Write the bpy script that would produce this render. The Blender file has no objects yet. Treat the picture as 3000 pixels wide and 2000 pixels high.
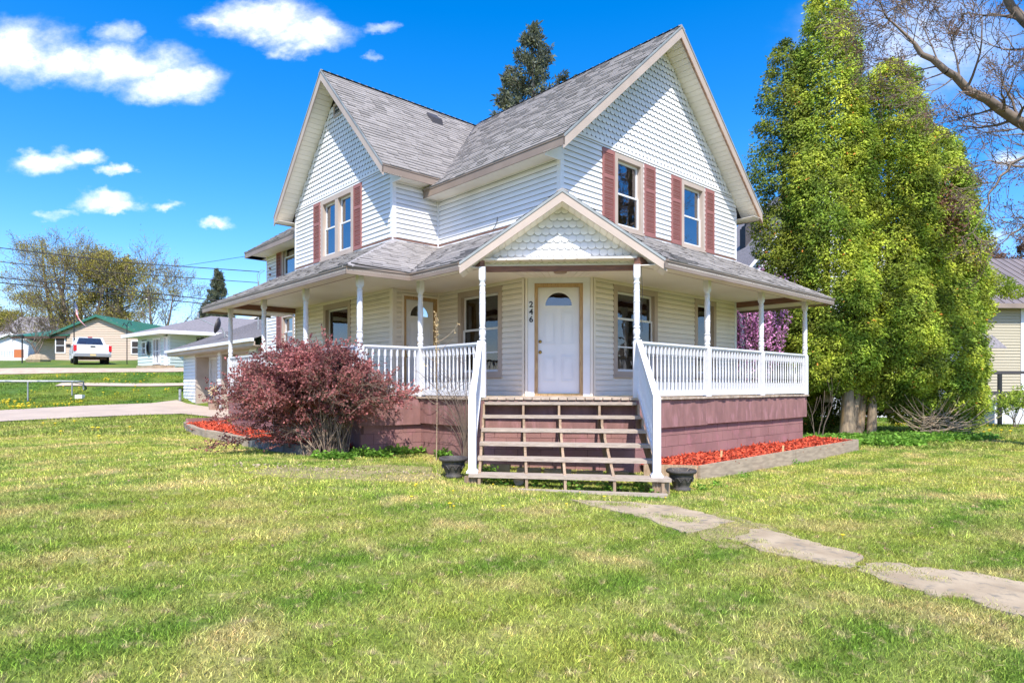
import bpy, math, random
import numpy as np
from mathutils import Vector, Matrix

C = bpy.context.scene.collection
sc = bpy.context.scene
# ---------------------------------------------------------------- camera
EYE = 1.43
cam = bpy.data.cameras.new("camera"); camo = bpy.data.objects.new("camera", cam); C.objects.link(camo)
cam.sensor_width = 36; cam.lens = 36 * 1845 / 3000; cam.shift_y = 131 / 3000
cam.clip_start = 0.1; cam.clip_end = 3000
camo.location = (0, 0, EYE); camo.rotation_euler = (math.radians(90), 0, 0)
sc.camera = camo
# ---------------------------------------------------------------- sky, sun, exposure
EXPOSURE = 0.95
SUN = 3.9
SKY = 0.15
FX, CY = 1845.0, 1131.0
world = bpy.data.worlds.new("World"); sc.world = world; world.use_nodes = True
nt = world.node_tree; N = nt.nodes; L = nt.links
for n in list(N): N.remove(n)
sky = N.new('ShaderNodeTexSky'); sky.sky_type = 'NISHITA'; sky.sun_disc = False
SUN_EL = math.radians(51)
sky.sun_elevation = SUN_EL; sky.sun_rotation = math.radians(176)
sky.air_density = 1.0; sky.dust_density = 0.7; sky.ozone_density = 3.0
hs = N.new('ShaderNodeHueSaturation'); hs.inputs['Saturation'].default_value = 1.46; hs.inputs['Value'].default_value = 1.0
L.new(sky.outputs[0], hs.inputs['Color'])
tint = N.new('ShaderNodeMixRGB'); tint.blend_type = 'MULTIPLY'; tint.inputs[0].default_value = 1; L.new(hs.outputs[0], tint.inputs[1]); tint.inputs[2].default_value = (1.0, .885, 1.02, 1)
tc = N.new('ShaderNodeTexCoord'); sep = N.new('ShaderNodeSeparateXYZ'); L.new(tc.outputs['Generated'], sep.inputs[0])
def mth(op, a, b=None, c=None, clamp=False):
    m = N.new('ShaderNodeMath'); m.operation = op; m.use_clamp = clamp
    for i, v in enumerate((a, b, c)):
        if v is None: continue
        if isinstance(v, (int, float)): m.inputs[i].default_value = v
        else: L.new(v, m.inputs[i])
    return m.outputs[0]
ysafe = mth('MAXIMUM', sep.outputs[1], 0.02)
u_ = mth('DIVIDE', sep.outputs[0], ysafe); v_ = mth('DIVIDE', sep.outputs[2], ysafe)
cmb = N.new('ShaderNodeCombineXYZ'); L.new(u_, cmb.inputs[0]); L.new(v_, cmb.inputs[1])
def noise_n(vec, scale, det, rough=.55, stretch=(1, 1, 1)):
    mp = N.new('ShaderNodeMapping'); mp.inputs['Scale'].default_value = stretch; L.new(vec, mp.inputs[0])
    n = N.new('ShaderNodeTexNoise'); n.inputs['Scale'].default_value = scale; n.inputs['Detail'].default_value = det
    n.inputs['Roughness'].default_value = rough; L.new(mp.outputs[0], n.inputs['Vector']); return n
nz = noise_n(cmb.outputs[0], 11, 10, .62, (1, 1.5, 1))
sub = N.new('ShaderNodeVectorMath'); sub.operation = 'SUBTRACT'; L.new(nz.outputs['Color'], sub.inputs[0]); sub.inputs[1].default_value = (.5, .5, .5)
scl = N.new('ShaderNodeVectorMath'); scl.operation = 'MULTIPLY'; L.new(sub.outputs[0], scl.inputs[0]); scl.inputs[1].default_value = (.13, .075, 0)
add = N.new('ShaderNodeVectorMath'); add.operation = 'ADD'; L.new(cmb.outputs[0], add.inputs[0]); L.new(scl.outputs[0], add.inputs[1])
CLOUDS = [  # pixel centre, radii, density
    (40, 150, 150, 85, 1), (200, 190, 130, 50, .9), (360, 200, 190, 62, 1), (520, 240, 120, 48, .95), (470, 262, 110, 36, .75),
    (345, 105, 75, 32, .5), (764, 60, 165, 52, 1), (900, 98, 120, 46, .95), (868, 140, 55, 26, .6), (640, 60, 60, 28, .7), (1116, 86, 55, 17, .45),
    (150, 472, 95, 34, 1), (240, 462, 60, 20, .9), (326, 500, 46, 18, .95), (298, 590, 92, 30, 1), (350, 612, 62, 16, .9),
    (492, 610, 48, 13, .65), (633, 652, 42, 15, .7), (170, 622, 40, 10, .3), (1105, 177, 22, 12, .3),
    (2700, 130, 330, 150, .42), (2950, 330, 150, 60, .2), (2960, 470, 80, 30, .6), (2900, 705, 70, 26, .45), (3400, 300, 260, 120, .5),
    (-500, 500, 260, 60, .9), (3900, 620, 200, 50, .8)]
acc = None
for (cx, cy, rx, ry, dn) in CLOUDS:
    s1 = N.new('ShaderNodeVectorMath'); s1.operation = 'SUBTRACT'; L.new(add.outputs[0], s1.inputs[0])
    s1.inputs[1].default_value = ((cx - 1500) / FX, (CY - cy) / FX, 0)
    s2 = N.new('ShaderNodeVectorMath'); s2.operation = 'MULTIPLY'; L.new(s1.outputs[0], s2.inputs[0])
    s2.inputs[1].default_value = (FX / rx, FX / ry, 0)
    ln = N.new('ShaderNodeVectorMath'); ln.operation = 'LENGTH'; L.new(s2.outputs[0], ln.inputs[0])
    mr = N.new('ShaderNodeMapRange'); mr.interpolation_type = 'SMOOTHSTEP'
    L.new(ln.outputs['Value'], mr.inputs[0]); mr.inputs[1].default_value = 1.42; mr.inputs[2].default_value = .1
    mr.inputs[3].default_value = 0; mr.inputs[4].default_value = dn
    acc = mr.outputs[0] if acc is None else mth('MAXIMUM', acc, mr.outputs[0])
nz2 = noise_n(cmb.outputs[0], 30, 8, .65, (1, 1.4, 1))
acc = mth('MULTIPLY', acc, mth('ADD', mth('MULTIPLY', nz2.outputs[0], 1.9), .0))
front = N.new('ShaderNodeMapRange'); L.new(sep.outputs[1], front.inputs[0]); front.inputs[1].default_value = .05; front.inputs[2].default_value = .3
acc = mth('MULTIPLY', acc, front.outputs[0], clamp=True)
# the rest of the sky keeps the same thin scattered cloud
nz3 = noise_n(tc.outputs['Generated'], 3.2, 6, .55, (1, 1, 2.5))
mr3 = N.new('ShaderNodeMapRange'); mr3.interpolation_type = 'SMOOTHSTEP'; L.new(nz3.outputs[0], mr3.inputs[0]); mr3.inputs[1].default_value = .6; mr3.inputs[2].default_value = .78
back = mth('MULTIPLY', mr3.outputs[0], mth('SUBTRACT', 1, front.outputs[0]), clamp=True)
acc = mth('MAXIMUM', acc, mth('MULTIPLY', back, .9))
mixc = N.new('ShaderNodeMixRGB'); L.new(acc, mixc.inputs[0]); L.new(tint.outputs[0], mixc.inputs[1]); nz4 = noise_n(cmb.outputs[0], 17, 6, .6); mc = N.new('ShaderNodeMixRGB'); mc.inputs[1].default_value = (3.6, 3.95, 4.5, 1); mc.inputs[2].default_value = (5.4, 5.5, 5.6, 1)
mrc = N.new('ShaderNodeMapRange'); L.new(nz4.outputs[0], mrc.inputs[0]); mrc.inputs[1].default_value = .3; mrc.inputs[2].default_value = .52; L.new(mrc.outputs[0], mc.inputs[0]); L.new(mc.outputs[0], mixc.inputs[2])
bg = N.new('ShaderNodeBackground'); bg.inputs[1].default_value = SKY; L.new(mixc.outputs[0], bg.inputs[0])
out = N.new('ShaderNodeOutputWorld'); L.new(bg.outputs[0], out.inputs[0])
sl = bpy.data.lights.new("sun", 'SUN'); sl.energy = SUN; sl.angle = math.radians(.53); sl.color = (1, .955, .89)
so = bpy.data.objects.new("sun", sl); C.objects.link(so)
so.rotation_euler = Vector((-.05, .68, -.85)).to_track_quat('-Z', 'Y').to_euler(); so.location = (0, -20, 40)
vs = sc.view_settings; vs.view_transform = 'Standard'; vs.look = 'None'; vs.exposure = EXPOSURE; vs.gamma = 1; vs.use_curve_mapping = False
cy_ = sc.cycles; cy_.max_bounces = 8; cy_.transparent_max_bounces = 12; cy_.diffuse_bounces = 6; cy_.glossy_bounces = 3
cy_.caustics_reflective = False; cy_.caustics_refractive = False; cy_.use_denoising = True

# ---------------------------------------------------------------- materials
def mat(name, c1, c2=None, scale=3, rough=.6, bump=0, bscale=None, det=4, stretch=(1, 1, 1), space='Object', lo=.35, hi=.65, spec=.4, rnd=0, transl=0, attr=None, metal=0, c3=None, s3=30):
    m = bpy.data.materials.new(name); m.use_nodes = True; t = m.node_tree; n = t.nodes; l = t.links
    p = n['Principled BSDF']; p.inputs['Roughness'].default_value = rough; p.inputs['Metallic'].default_value = metal
    p.inputs['Specular IOR Level'].default_value = spec
    co = None
    if c2 is not None or bump:
        if space == 'Object':
            tcn = n.new('ShaderNodeTexCoord'); vec = tcn.outputs['Object']
        else:
            g = n.new('ShaderNodeNewGeometry'); vec = g.outputs['Position']
        mp = n.new('ShaderNodeMapping'); mp.inputs['Scale'].default_value = stretch; l.new(vec, mp.inputs[0])
    if c2 is not None:
        nn = n.new('ShaderNodeTexNoise'); nn.inputs['Scale'].default_value = scale; nn.inputs['Detail'].default_value = det; l.new(mp.outputs[0], nn.inputs['Vector'])
        mr = n.new('ShaderNodeMapRange'); l.new(nn.outputs[0], mr.inputs[0]); mr.inputs[1].default_value = lo; mr.inputs[2].default_value = hi
        mx = n.new('ShaderNodeMixRGB'); mx.inputs[1].default_value = (*c1, 1); mx.inputs[2].default_value = (*c2, 1); l.new(mr.outputs[0], mx.inputs[0]); co = mx.outputs[0]
        if c3 is not None:
            n3 = n.new('ShaderNodeTexNoise'); n3.inputs['Scale'].default_value = s3; n3.inputs['Detail'].default_value = 3; l.new(mp.outputs[0], n3.inputs['Vector'])
            m3 = n.new('ShaderNodeMapRange'); l.new(n3.outputs[0], m3.inputs[0]); m3.inputs[1].default_value = .55; m3.inputs[2].default_value = .7
            x3 = n.new('ShaderNodeMixRGB'); l.new(co, x3.inputs[1]); x3.inputs[2].default_value = (*c3, 1); l.new(m3.outputs[0], x3.inputs[0]); co = x3.outputs[0]
    if attr:
        a = n.new('ShaderNodeAttribute'); a.attribute_name = attr
        mx = n.new('ShaderNodeMixRGB'); mx.blend_type = 'MULTIPLY'; mx.inputs[0].default_value = 1
        if co is not None: l.new(co, mx.inputs[1])
        else: mx.inputs[1].default_value = (*c1, 1)
        l.new(a.outputs['Color'], mx.inputs[2]); co = mx.outputs[0]
    if rnd:
        oi = n.new('ShaderNodeObjectInfo'); mr = n.new('ShaderNodeMapRange'); l.new(oi.outputs['Random'], mr.inputs[0]); mr.inputs[3].default_value = 1 - rnd; mr.inputs[4].default_value = 1 + rnd
        mx = n.new('ShaderNodeMixRGB'); mx.blend_type = 'MULTIPLY'; mx.inputs[0].default_value = 1
        if co is not None: l.new(co, mx.inputs[1])
        else: mx.inputs[1].default_value = (*c1, 1)
        l.new(mr.outputs[0], mx.inputs[2]); co = mx.outputs[0]
    if co is not None: l.new(co, p.inputs['Base Color'])
    else: p.inputs['Base Color'].default_value = (*c1, 1)
    if bump:
        nb = n.new('ShaderNodeTexNoise'); nb.inputs['Scale'].default_value = bscale or scale * 8; nb.inputs['Detail'].default_value = 4; l.new(mp.outputs[0], nb.inputs['Vector'])
        b = n.new('ShaderNodeBump'); b.inputs['Strength'].default_value = bump; b.inputs['Distance'].default_value = .02; l.new(nb.outputs[0], b.inputs['Height']); l.new(b.outputs[0], p.inputs['Normal'])
    if transl:
        tr = n.new('ShaderNodeBsdfTranslucent'); ms = n.new('ShaderNodeMixShader'); ms.inputs[0].default_value = transl
        if co is not None: l.new(co, tr.inputs[0])
        else: tr.inputs[0].default_value = (*c1, 1)
        l.new(p.outputs[0], ms.inputs[1]); l.new(tr.outputs[0], ms.inputs[2]); l.new(ms.outputs[0], n['Material Output'].inputs[0])
    return m
def glass_mat(name, tint=(.8, .85, .85), ior=1.5, extra=.0):
    m = bpy.data.materials.new(name); m.use_nodes = True; t = m.node_tree; n = t.nodes; l = t.links
    for x in list(n):
        if x.type == 'BSDF_PRINCIPLED': n.remove(x)
    tr = n.new('ShaderNodeBsdfTransparent'); tr.inputs[0].default_value = (*tint, 1)
    gl = n.new('ShaderNodeBsdfGlossy'); gl.inputs['Roughness'].default_value = .02; gl.inputs[0].default_value = (.9, .92, .95, 1)
    g = n.new('ShaderNodeNewGeometry'); nn = n.new('ShaderNodeTexNoise'); nn.inputs['Scale'].default_value = 2.2; l.new(g.outputs['Position'], nn.inputs['Vector'])
    b = n.new('ShaderNodeBump'); b.inputs['Strength'].default_value = .06; b.inputs['Distance'].default_value = .05; l.new(nn.outputs[0], b.inputs['Height']); l.new(b.outputs[0], gl.inputs['Normal'])
    fr = n.new('ShaderNodeFresnel'); fr.inputs[0].default_value = ior
    ad = n.new('ShaderNodeMath'); ad.operation = 'ADD'; ad.use_clamp = True; l.new(fr.outputs[0], ad.inputs[0]); ad.inputs[1].default_value = extra
    ms = n.new('ShaderNodeMixShader'); l.new(ad.outputs[0], ms.inputs[0]); l.new(tr.outputs[0], ms.inputs[1]); l.new(gl.outputs[0], ms.inputs[2]); l.new(ms.outputs[0], n['Material Output'].inputs[0])
    return m
M = {}
M['siding'] = mat('white_vinyl', (.75, .755, .76), (.61, .61, .585), .9, .45, rnd=.03, space='W', lo=.48, hi=.85, det=7)
M['cream'] = mat('warm_lit_vinyl', (.79, .735, .645), (.68, .61, .51), .9, .5, rnd=.04, space='W', lo=.42, hi=.75, det=6)  # warm light under the porch put into the siding colour
M['white'] = mat('white_paint', (.76, .77, .79), (.68, .69, .70), 2.5, .45)
M['white2'] = mat('white_paint_porch', (.66, .67, .69), (.54, .55, .57), 7, .5, lo=.5, hi=.8)
M['trim'] = mat('beige_trim', (.275, .215, .17), (.22, .17, .135), 1.2, .5, rnd=.03)
M['trimlt'] = mat('pale_trim', (.47, .385, .32), (.40, .325, .265), 1.5, .5)
M['soffit'] = mat('soffit_vinyl', (.80, .75, .66), (.70, .64, .55), 1.5, .55, rnd=.04)
M['ceil'] = mat('porch_ceiling_paint', (.84, .78, .68), (.76, .69, .58), .8, .6)
M['beam'] = mat('brown_beam', (.24, .115, .075), (.15, .07, .05), 4, .6, .2, stretch=(1, 1, 6))
M['worn'] = mat('worn_wood', (.42, .27, .18), (.25, .15, .1), 12, .8, .3)
M['shutter'] = mat('maroon_shutter', (.31, .13, .112), (.26, .108, .094), 5, .55)
M['shingle'] = mat('asphalt_shingle', (.33, .305, .285), (.26, .24, .225), 40, .95, .35, 120, attr='var', spec=.15)
M['shingle1'] = mat('asphalt_shingle_tab', (.33, .305, .285), (.26, .24, .225), 40, .95, .35, 120, rnd=.06, attr='var', spec=.15)
M['ridge'] = mat('ridge_shingle', (.38, .355, .35), (.30, .28, .27), 40, .95, .3, 120, spec=.15)
M['dripgrey'] = mat('grey_drip_edge', (.30, .32, .32), (.22, .24, .24), 3, .5)
M['deckroof'] = mat('roof_underlay', (.18, .16, .15), (.14, .13, .12), 20, .95)
M['maroon'] = mat('maroon_plywood', (.28, .145, .13), (.21, .108, .098), 6, .75, .25, 25, stretch=(1, 1, .35), c3=(.33, .17, .17), s3=9)
M['mblock'] = mat('maroon_block', (.30, .155, .14), (.24, .122, .11), 2.5, .8, .35, 60, rnd=.06, c3=(.32, .15, .15), s3=5)
M['mortar'] = mat('maroon_mortar', (.17, .085, .078), (.13, .065, .06), 8, .9, .3)
M['deck'] = mat('weathered_deck', (.50, .41, .32), (.36, .28, .21), 9, .8, .3, stretch=(1, 1, 1), rnd=.18)
M['lip_shade'] = mat('shaded_lip', (.17, .165, .16), (.10, .10, .10), 3, .8)  # shade under board and scale lips, painted as a dark colour
M['tread'] = mat('grey_brown_lumber', (.44, .365, .29), (.31, .25, .195), 5, .75, .25, 40, stretch=(.6, 12, 12), rnd=.08)
M['newwood'] = mat('fresh_pine', (.50, .34, .17), (.40, .25, .12), 6, .6, .15, 30, stretch=(6, 6, .8), c3=(.30, .17, .08), s3=7)
M['postwood'] = mat('stringer_lumber', (.40, .29, .19), (.28, .19, .12), 8, .8, .25, stretch=(5, 5, 1), rnd=.12)
M['door'] = mat('white_door', (.76, .77, .78), (.70, .71, .73), 1.6, .4)
M['brass'] = mat('brass', (.5, .36, .12), rough=.3, metal=1)
M['black'] = mat('black_metal', (.02, .02, .02), rough=.45)
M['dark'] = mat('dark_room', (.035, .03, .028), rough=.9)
M['curtain'] = mat('lace_curtain', (.55, .54, .52), (.36, .36, .35), 3, .9, stretch=(6, 6, .5))
M['card'] = mat('cardboard', (.36, .24, .15), rough=.8)
M['fixture'] = mat('amber_fixture', (.30, .20, .13), rough=.4)
M['vent'] = mat('roof_vent', (.06, .055, .055), rough=.5)
M['glass'] = glass_mat('window_glass', (.72, .78, .8), 1.5, .26)
M['glassp'] = glass_mat('porch_window_glass', (.75, .75, .7), 1.5, .08)
M['mulch'] = mat('red_mulch', (.40, .045, .022), (.26, .03, .016), 25, .9, .6, 80)
M['mulchc'] = mat('red_mulch_chip', (.66, .11, .045), (.52, .075, .032), 9, .85, attr='var')
M['timber'] = mat('bed_timber', (.40, .315, .225), (.27, .21, .15), 4, .85, .3, 30, stretch=(1, 1, 5), rnd=.1)
M['timberd'] = mat('dark_timber', (.16, .155, .15), (.08, .078, .075), 7, .85, .4, 30, stretch=(1, 1, .4), rnd=.1)
M['urn'] = mat('black_urn', (.045, .04, .038), (.09, .08, .07), 9, .6, .4)
M['soil'] = mat('potting_soil', (.16, .12, .08), (.08, .06, .04), 20, .95, .6)
M['concrete'] = mat('old_concrete', (.43, .34, .225), (.32, .245, .155), 3.5, .9, .3, 60, space='W', c3=(.22, .19, .14), s3=11)
M['drive'] = mat('concrete_drive', (.47, .375, .29), (.40, .32, .25), 1.2, .9, .2, 40, space='W')
M['gravel'] = mat('gravel_lane', (.52, .40, .29), (.40, .30, .22), 3, .95, .5, 30, space='W')
M['dirt'] = mat('bare_soil', (.33, .25, .13), (.20, .19, .07), 9, .95, .5, space='W')
M['terra'] = mat('clay_pot', (.40, .29, .21), (.33, .23, .17), 8, .8)
M['yellow'] = mat('yellow_petal', (.75, .55, .02), rough=.7)
M['tan'] = mat('straw_petal', (.60, .45, .22), rough=.8)
M['brown'] = mat('dark_brown', (.07, .04, .025), rough=.8)
def grass_mat(name, dark=1.0, ground=False):
    m = bpy.data.materials.new(name); m.use_nodes = True; t = m.node_tree; n = t.nodes; l = t.links
    p = n['Principled BSDF']; p.inputs['Roughness'].default_value = .75; p.inputs['Specular IOR Level'].default_value = .2
    g = n.new('ShaderNodeNewGeometry')
    def nz(scale, det, lo, hi, stretch=(1, 1, 1), rot=0):
        mp = n.new('ShaderNodeMapping'); mp.inputs['Scale'].default_value = stretch; mp.inputs['Rotation'].default_value = (0, 0, rot); l.new(g.outputs['Position'], mp.inputs[0])
        x = n.new('ShaderNodeTexNoise'); x.inputs['Scale'].default_value = scale; x.inputs['Detail'].default_value = det; l.new(mp.outputs[0], x.inputs['Vector'])
        mr = n.new('ShaderNodeMapRange'); l.new(x.outputs[0], mr.inputs[0]); mr.inputs[1].default_value = lo; mr.inputs[2].default_value = hi; return mr.outputs[0]
    def mix(f, a, b):
        x = n.new('ShaderNodeMixRGB'); l.new(f, x.inputs[0])
        for i, v in ((1, a), (2, b)):
            if isinstance(v, tuple): x.inputs[i].default_value = (*v, 1)
            else: l.new(v, x.inputs[i])
        return x.outputs[0]
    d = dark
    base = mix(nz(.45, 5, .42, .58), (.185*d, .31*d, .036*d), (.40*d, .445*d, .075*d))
    # mowing passes, wide and faint, running along the house front
    wv = n.new('ShaderNodeTexWave'); wv.inputs['Scale'].default_value = .42; wv.inputs['Distortion'].default_value = 1.1; wv.inputs['Detail'].default_value = 2
    mp = n.new('ShaderNodeMapping'); mp.inputs['Rotation'].default_value = (0, 0, math.radians(50)); l.new(g.outputs['Position'], mp.inputs[0]); l.new(mp.outputs[0], wv.inputs[0])
    mm = n.new('ShaderNodeMath'); mm.operation = 'MULTIPLY'; mm.inputs[1].default_value = .6; l.new(wv.outputs['Fac'], mm.inputs[0])
    base = mix(mm.outputs[0], base, (.48*d, .52*d, .12*d))
    base = mix(nz(1.1, 6, .52, .66), base, (.58*d, .51*d, .18*d))
    base = mix(nz(9, 3, .56, .72), base, (.60*d, .50*d, .24*d))
    # yards beyond the drive are greener and longer
    sp = n.new('ShaderNodeSeparateXYZ'); l.new(g.outputs['Position'], sp.inputs[0])
    fr = n.new('ShaderNodeMapRange'); l.new(sp.outputs[1], fr.inputs[0]); fr.inputs[1].default_value = 19; fr.inputs[2].default_value = 24; fr.inputs[4].default_value = .85
    base = mix(fr.outputs[0], base, mix(nz(.5, 4, .4, .65), (.11*d, .25*d, .03*d), (.30*d, .37*d, .04*d)))
    if not ground:
        oi = n.new('ShaderNodeObjectInfo'); mr = n.new('ShaderNodeMapRange'); l.new(oi.outputs['Random'], mr.inputs[0]); mr.inputs[3].default_value = .72; mr.inputs[4].default_value = 1.32
        x = n.new('ShaderNodeMixRGB'); x.blend_type = 'MULTIPLY'; x.inputs[0].default_value = 1; l.new(base, x.inputs[1]); l.new(mr.outputs[0], x.inputs[2]); base = x.outputs[0]
        a = n.new('ShaderNodeAttribute'); a.attribute_name = 'var'
        x = n.new('ShaderNodeMixRGB'); x.blend_type = 'MULTIPLY'; x.inputs[0].default_value = 1; l.new(base, x.inputs[1]); l.new(a.outputs['Color'], x.inputs[2]); base = x.outputs[0]
        tr = n.new('ShaderNodeBsdfTranslucent'); l.new(base, tr.inputs[0]); ms = n.new('ShaderNodeMixShader'); ms.inputs[0].default_value = .3
        l.new(p.outputs[0], ms.inputs[1]); l.new(tr.outputs[0], ms.inputs[2]); l.new(ms.outputs[0], n['Material Output'].inputs[0])
    else:
        nb = n.new('ShaderNodeTexNoise'); nb.inputs['Scale'].default_value = 22; nb.inputs['Detail'].default_value = 5; l.new(g.outputs['Position'], nb.inputs['Vector'])
        b = n.new('ShaderNodeBump'); b.inputs['Strength'].default_value = .8; b.inputs['Distance'].default_value = .04; l.new(nb.outputs[0], b.inputs['Height']); l.new(b.outputs[0], p.inputs['Normal'])
    l.new(base, p.inputs['Base Color'])
    return m
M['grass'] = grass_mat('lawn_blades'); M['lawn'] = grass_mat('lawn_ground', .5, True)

# ---------------------------------------------------------------- helpers
def at(X, Y, d): return Vector(((X - 1500) / FX * d, d, EYE + (CY - Y) / FX * d))
class MB:
    def __init__(s): s.v = []; s.f = []; s.c = None
    def poly(s, pts): k = len(s.v); s.v += [tuple(p) for p in pts]; s.f.append(tuple(range(k, k + len(pts))))
    def box(s, a, b, M_=None):
        k = len(s.v)
        vs = [(x, y, z) for z in (a[2], b[2]) for x, y in ((a[0], a[1]), (b[0], a[1]), (b[0], b[1]), (a[0], b[1]))]
        if M_ is not None: vs = [tuple(M_ @ Vector(v)) for v in vs]
        s.v += vs; s.f += [tuple(k + i for i in f) for f in ((0, 3, 2, 1), (4, 5, 6, 7), (0, 1, 5, 4), (1, 2, 6, 5), (2, 3, 7, 6), (3, 0, 4, 7))]
        return s
    def hexa(s, vs):   # 8 points: bottom four, top four
        k = len(s.v); s.v += [tuple(v) for v in vs]
        s.f += [tuple(k + i for i in f) for f in ((0, 3, 2, 1), (4, 5, 6, 7), (0, 1, 5, 4), (1, 2, 6, 5), (2, 3, 7, 6), (3, 0, 4, 7))]; return s
    def bar(s, a, b, w, h=None, up=(0, 0, 1)):   # rectangular bar from a to b
        a = Vector(a); b = Vector(b); h = h or w; d = (b - a).normalized(); u = Vector(up)
        x = d.cross(u)
        if x.length < 1e-4: x = d.cross(Vector((1, 0, 0)))
        x.normalize(); y = x.cross(d)
        vs = [p + x * i * w / 2 + y * j * h / 2 for p in (a, b) for i, j in ((-1, -1), (1, -1), (1, 1), (-1, 1))]
        return s.hexa(vs)
    def prism(s, poly, vec):   # extrude 3d polygon along vec
        vec = Vector(vec); k = len(s.v); n = len(poly); p = [Vector(q) for q in poly]
        s.v += [tuple(q) for q in p] + [tuple(q + vec) for q in p]
        s.f.append(tuple(k + n - 1 - i for i in range(n))); s.f.append(tuple(k + n + i for i in range(n)))
        for i in range(n): j = (i + 1) % n; s.f.append((k + i, k + j, k + n + j, k + n + i))
        return s
    def lathe(s, prof, c=(0, 0, 0), n=14, cap=True):
        k = len(s.v)
        for r, z in prof:
            for i in range(n): a = 2 * math.pi * i / n; s.v.append((c[0] + r * math.cos(a), c[1] + r * math.sin(a), c[2] + z))
        for j in range(len(prof) - 1):
            for i in range(n):
                a = k + j * n + i; b = k + j * n + (i + 1) % n; s.f.append((a, b, b + n, a + n))
        if cap: s.f.append(tuple(k + n - 1 - i for i in range(n))); s.f.append(tuple(k + (len(prof) - 1) * n + i for i in range(n)))
        return s
    def tube(s, pts, r, n=5):
        pts = [Vector(p) for p in pts]; rs = r if isinstance(r, (list, tuple)) else [r] * len(pts); k = len(s.v)
        for i, p in enumerate(pts):
            d = (pts[min(i + 1, len(pts) - 1)] - pts[max(i - 1, 0)]).normalized()
            x = d.cross(Vector((0, 0, 1)) if abs(d.z) < .95 else Vector((1, 0, 0))).normalized(); y = d.cross(x)
            for j in range(n): a = 2 * math.pi * j / n; s.v.append(tuple(p + (x * math.cos(a) + y * math.sin(a)) * rs[i]))
        for i in range(len(pts) - 1):
            for j in range(n): a = k + i * n + j; b = k + i * n + (j + 1) % n; s.f.append((a, b, b + n, a + n))
        s.f.append(tuple(k + j for j in range(n))); s.f.append(tuple(k + (len(pts) - 1) * n + n - 1 - j for j in range(n))); return s
    def mesh(s, name, m):
        me = bpy.data.meshes.new(name); me.from_pydata(s.v, [], s.f); me.materials.append(m); me.update(); return me
    def build(s, name, m, parent=None, **kw):
        return link(name, s.mesh(name, m), parent, **kw)
def link(name, me, parent=None, loc=None, rz=None, scale=None, kind=None, label=None, cat=None, group=None, smooth=False):
    o = bpy.data.objects.new(name, me); C.objects.link(o)
    if parent is not None: o.parent = parent
    if loc is not None: o.location = loc
    if rz is not None: o.rotation_euler = (0, 0, rz)
    if scale is not None: o.scale = scale
    if smooth:
        me.polygons.foreach_set('use_smooth', [True] * len(me.polygons))
    if kind: o['kind'] = kind
    if label: o['label'] = label
    if cat: o['category'] = cat
    if group: o['group'] = group
    return o
def thing(name, label, cat, loc=(0, 0, 0), rz=0, group=None):
    return link(name, None, None, loc, rz, None, None, label, cat, group)
def copy_tree(o, parent=None, **kw):
    c = o.copy(); C.objects.link(c); c.parent = parent
    for ch in list(o.children): copy_tree(ch, c)
    for k, v in kw.items():
        if k in ('label', 'group'): c[k] = v
        else: setattr(c, k, v)
    return c
def np_mesh(name, verts, faces, m, var=None):   # verts (n,3), faces (k,4) or (k,3)
    me = bpy.data.meshes.new(name); nv = len(verts); nf, w = faces.shape
    me.vertices.add(nv); me.vertices.foreach_set('co', np.asarray(verts, np.float32).ravel())
    me.loops.add(nf * w); me.loops.foreach_set('vertex_index', faces.astype(np.int32).ravel())
    me.polygons.add(nf); me.polygons.foreach_set('loop_start', np.arange(0, nf * w, w, dtype=np.int32)); me.polygons.foreach_set('loop_total', np.full(nf, w, np.int32))
    if var is not None:
        a = me.color_attributes.new('var', 'FLOAT_COLOR', 'POINT'); a.data.foreach_set('color', np.asarray(var, np.float32).ravel())
    me.materials.append(m); me.update(); me.validate(); return me
def rgba(v, n):   # per item grey or rgb value repeated n vertices
    v = np.asarray(v, float)
    if v.ndim == 1: v = np.stack([v, v, v], 1)
    v = np.repeat(v, n, 0); return np.concatenate([v, np.ones((len(v), 1))], 1)

# ---------------------------------------------------------------- terrain
def gz(x, y):
    x = np.asarray(x, float); y = np.asarray(y, float)
    z = .05 - .045 * np.clip(x, -4, 3.5)
    rise = np.interp(y, [14, 20, 23.5, 27.5, 29.5, 31, 34, 40, 55, 90, 400], [0, .2, .42, .62, .98, 1.42, 2.25, 2.75, 3.65, 4.9, 9])
    t = np.clip((-x - 2 - np.clip(y - 24, 0, 100) * 0.0) / 7, 0, 1); t = t * t * (3 - 2 * t)
    z = z * (1 - .8 * t * np.clip((y - 14) / 6, 0, 1)) + rise * t
    z = z + .03 * np.sin(x * .7 + 1.3) * np.sin(y * .55) * np.clip((y - 1) / 4, 0, 1)
    return z
def gzf(x, y): return float(gz(x, y))
def grid(name, xs, ys, m, off=0, kind='structure'):
    X, Y = np.meshgrid(xs, ys); Z = gz(X, Y) + off; n, k = X.shape
    v = np.stack([X.ravel(), Y.ravel(), Z.ravel()], 1); i = np.arange(n * k).reshape(n, k)
    f = np.stack([i[:-1, :-1].ravel(), i[:-1, 1:].ravel(), i[1:, 1:].ravel(), i[1:, :-1].ravel()], 1)
    me = np_mesh(name, v, f, m); return link(name, me, None, kind=kind, smooth=True)
xs = np.concatenate([[-900, -500, -250, -140, -90, -70], np.arange(-55, 40, .5), [40, 55, 80, 120, 200, 400, 900]])
ys = np.concatenate([[-300, -60, -20, -8], np.arange(-2, 60, .5), [60, 70, 90, 130, 200, 400, 1200]])
grid('ground', xs, ys, M['lawn'])
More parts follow.
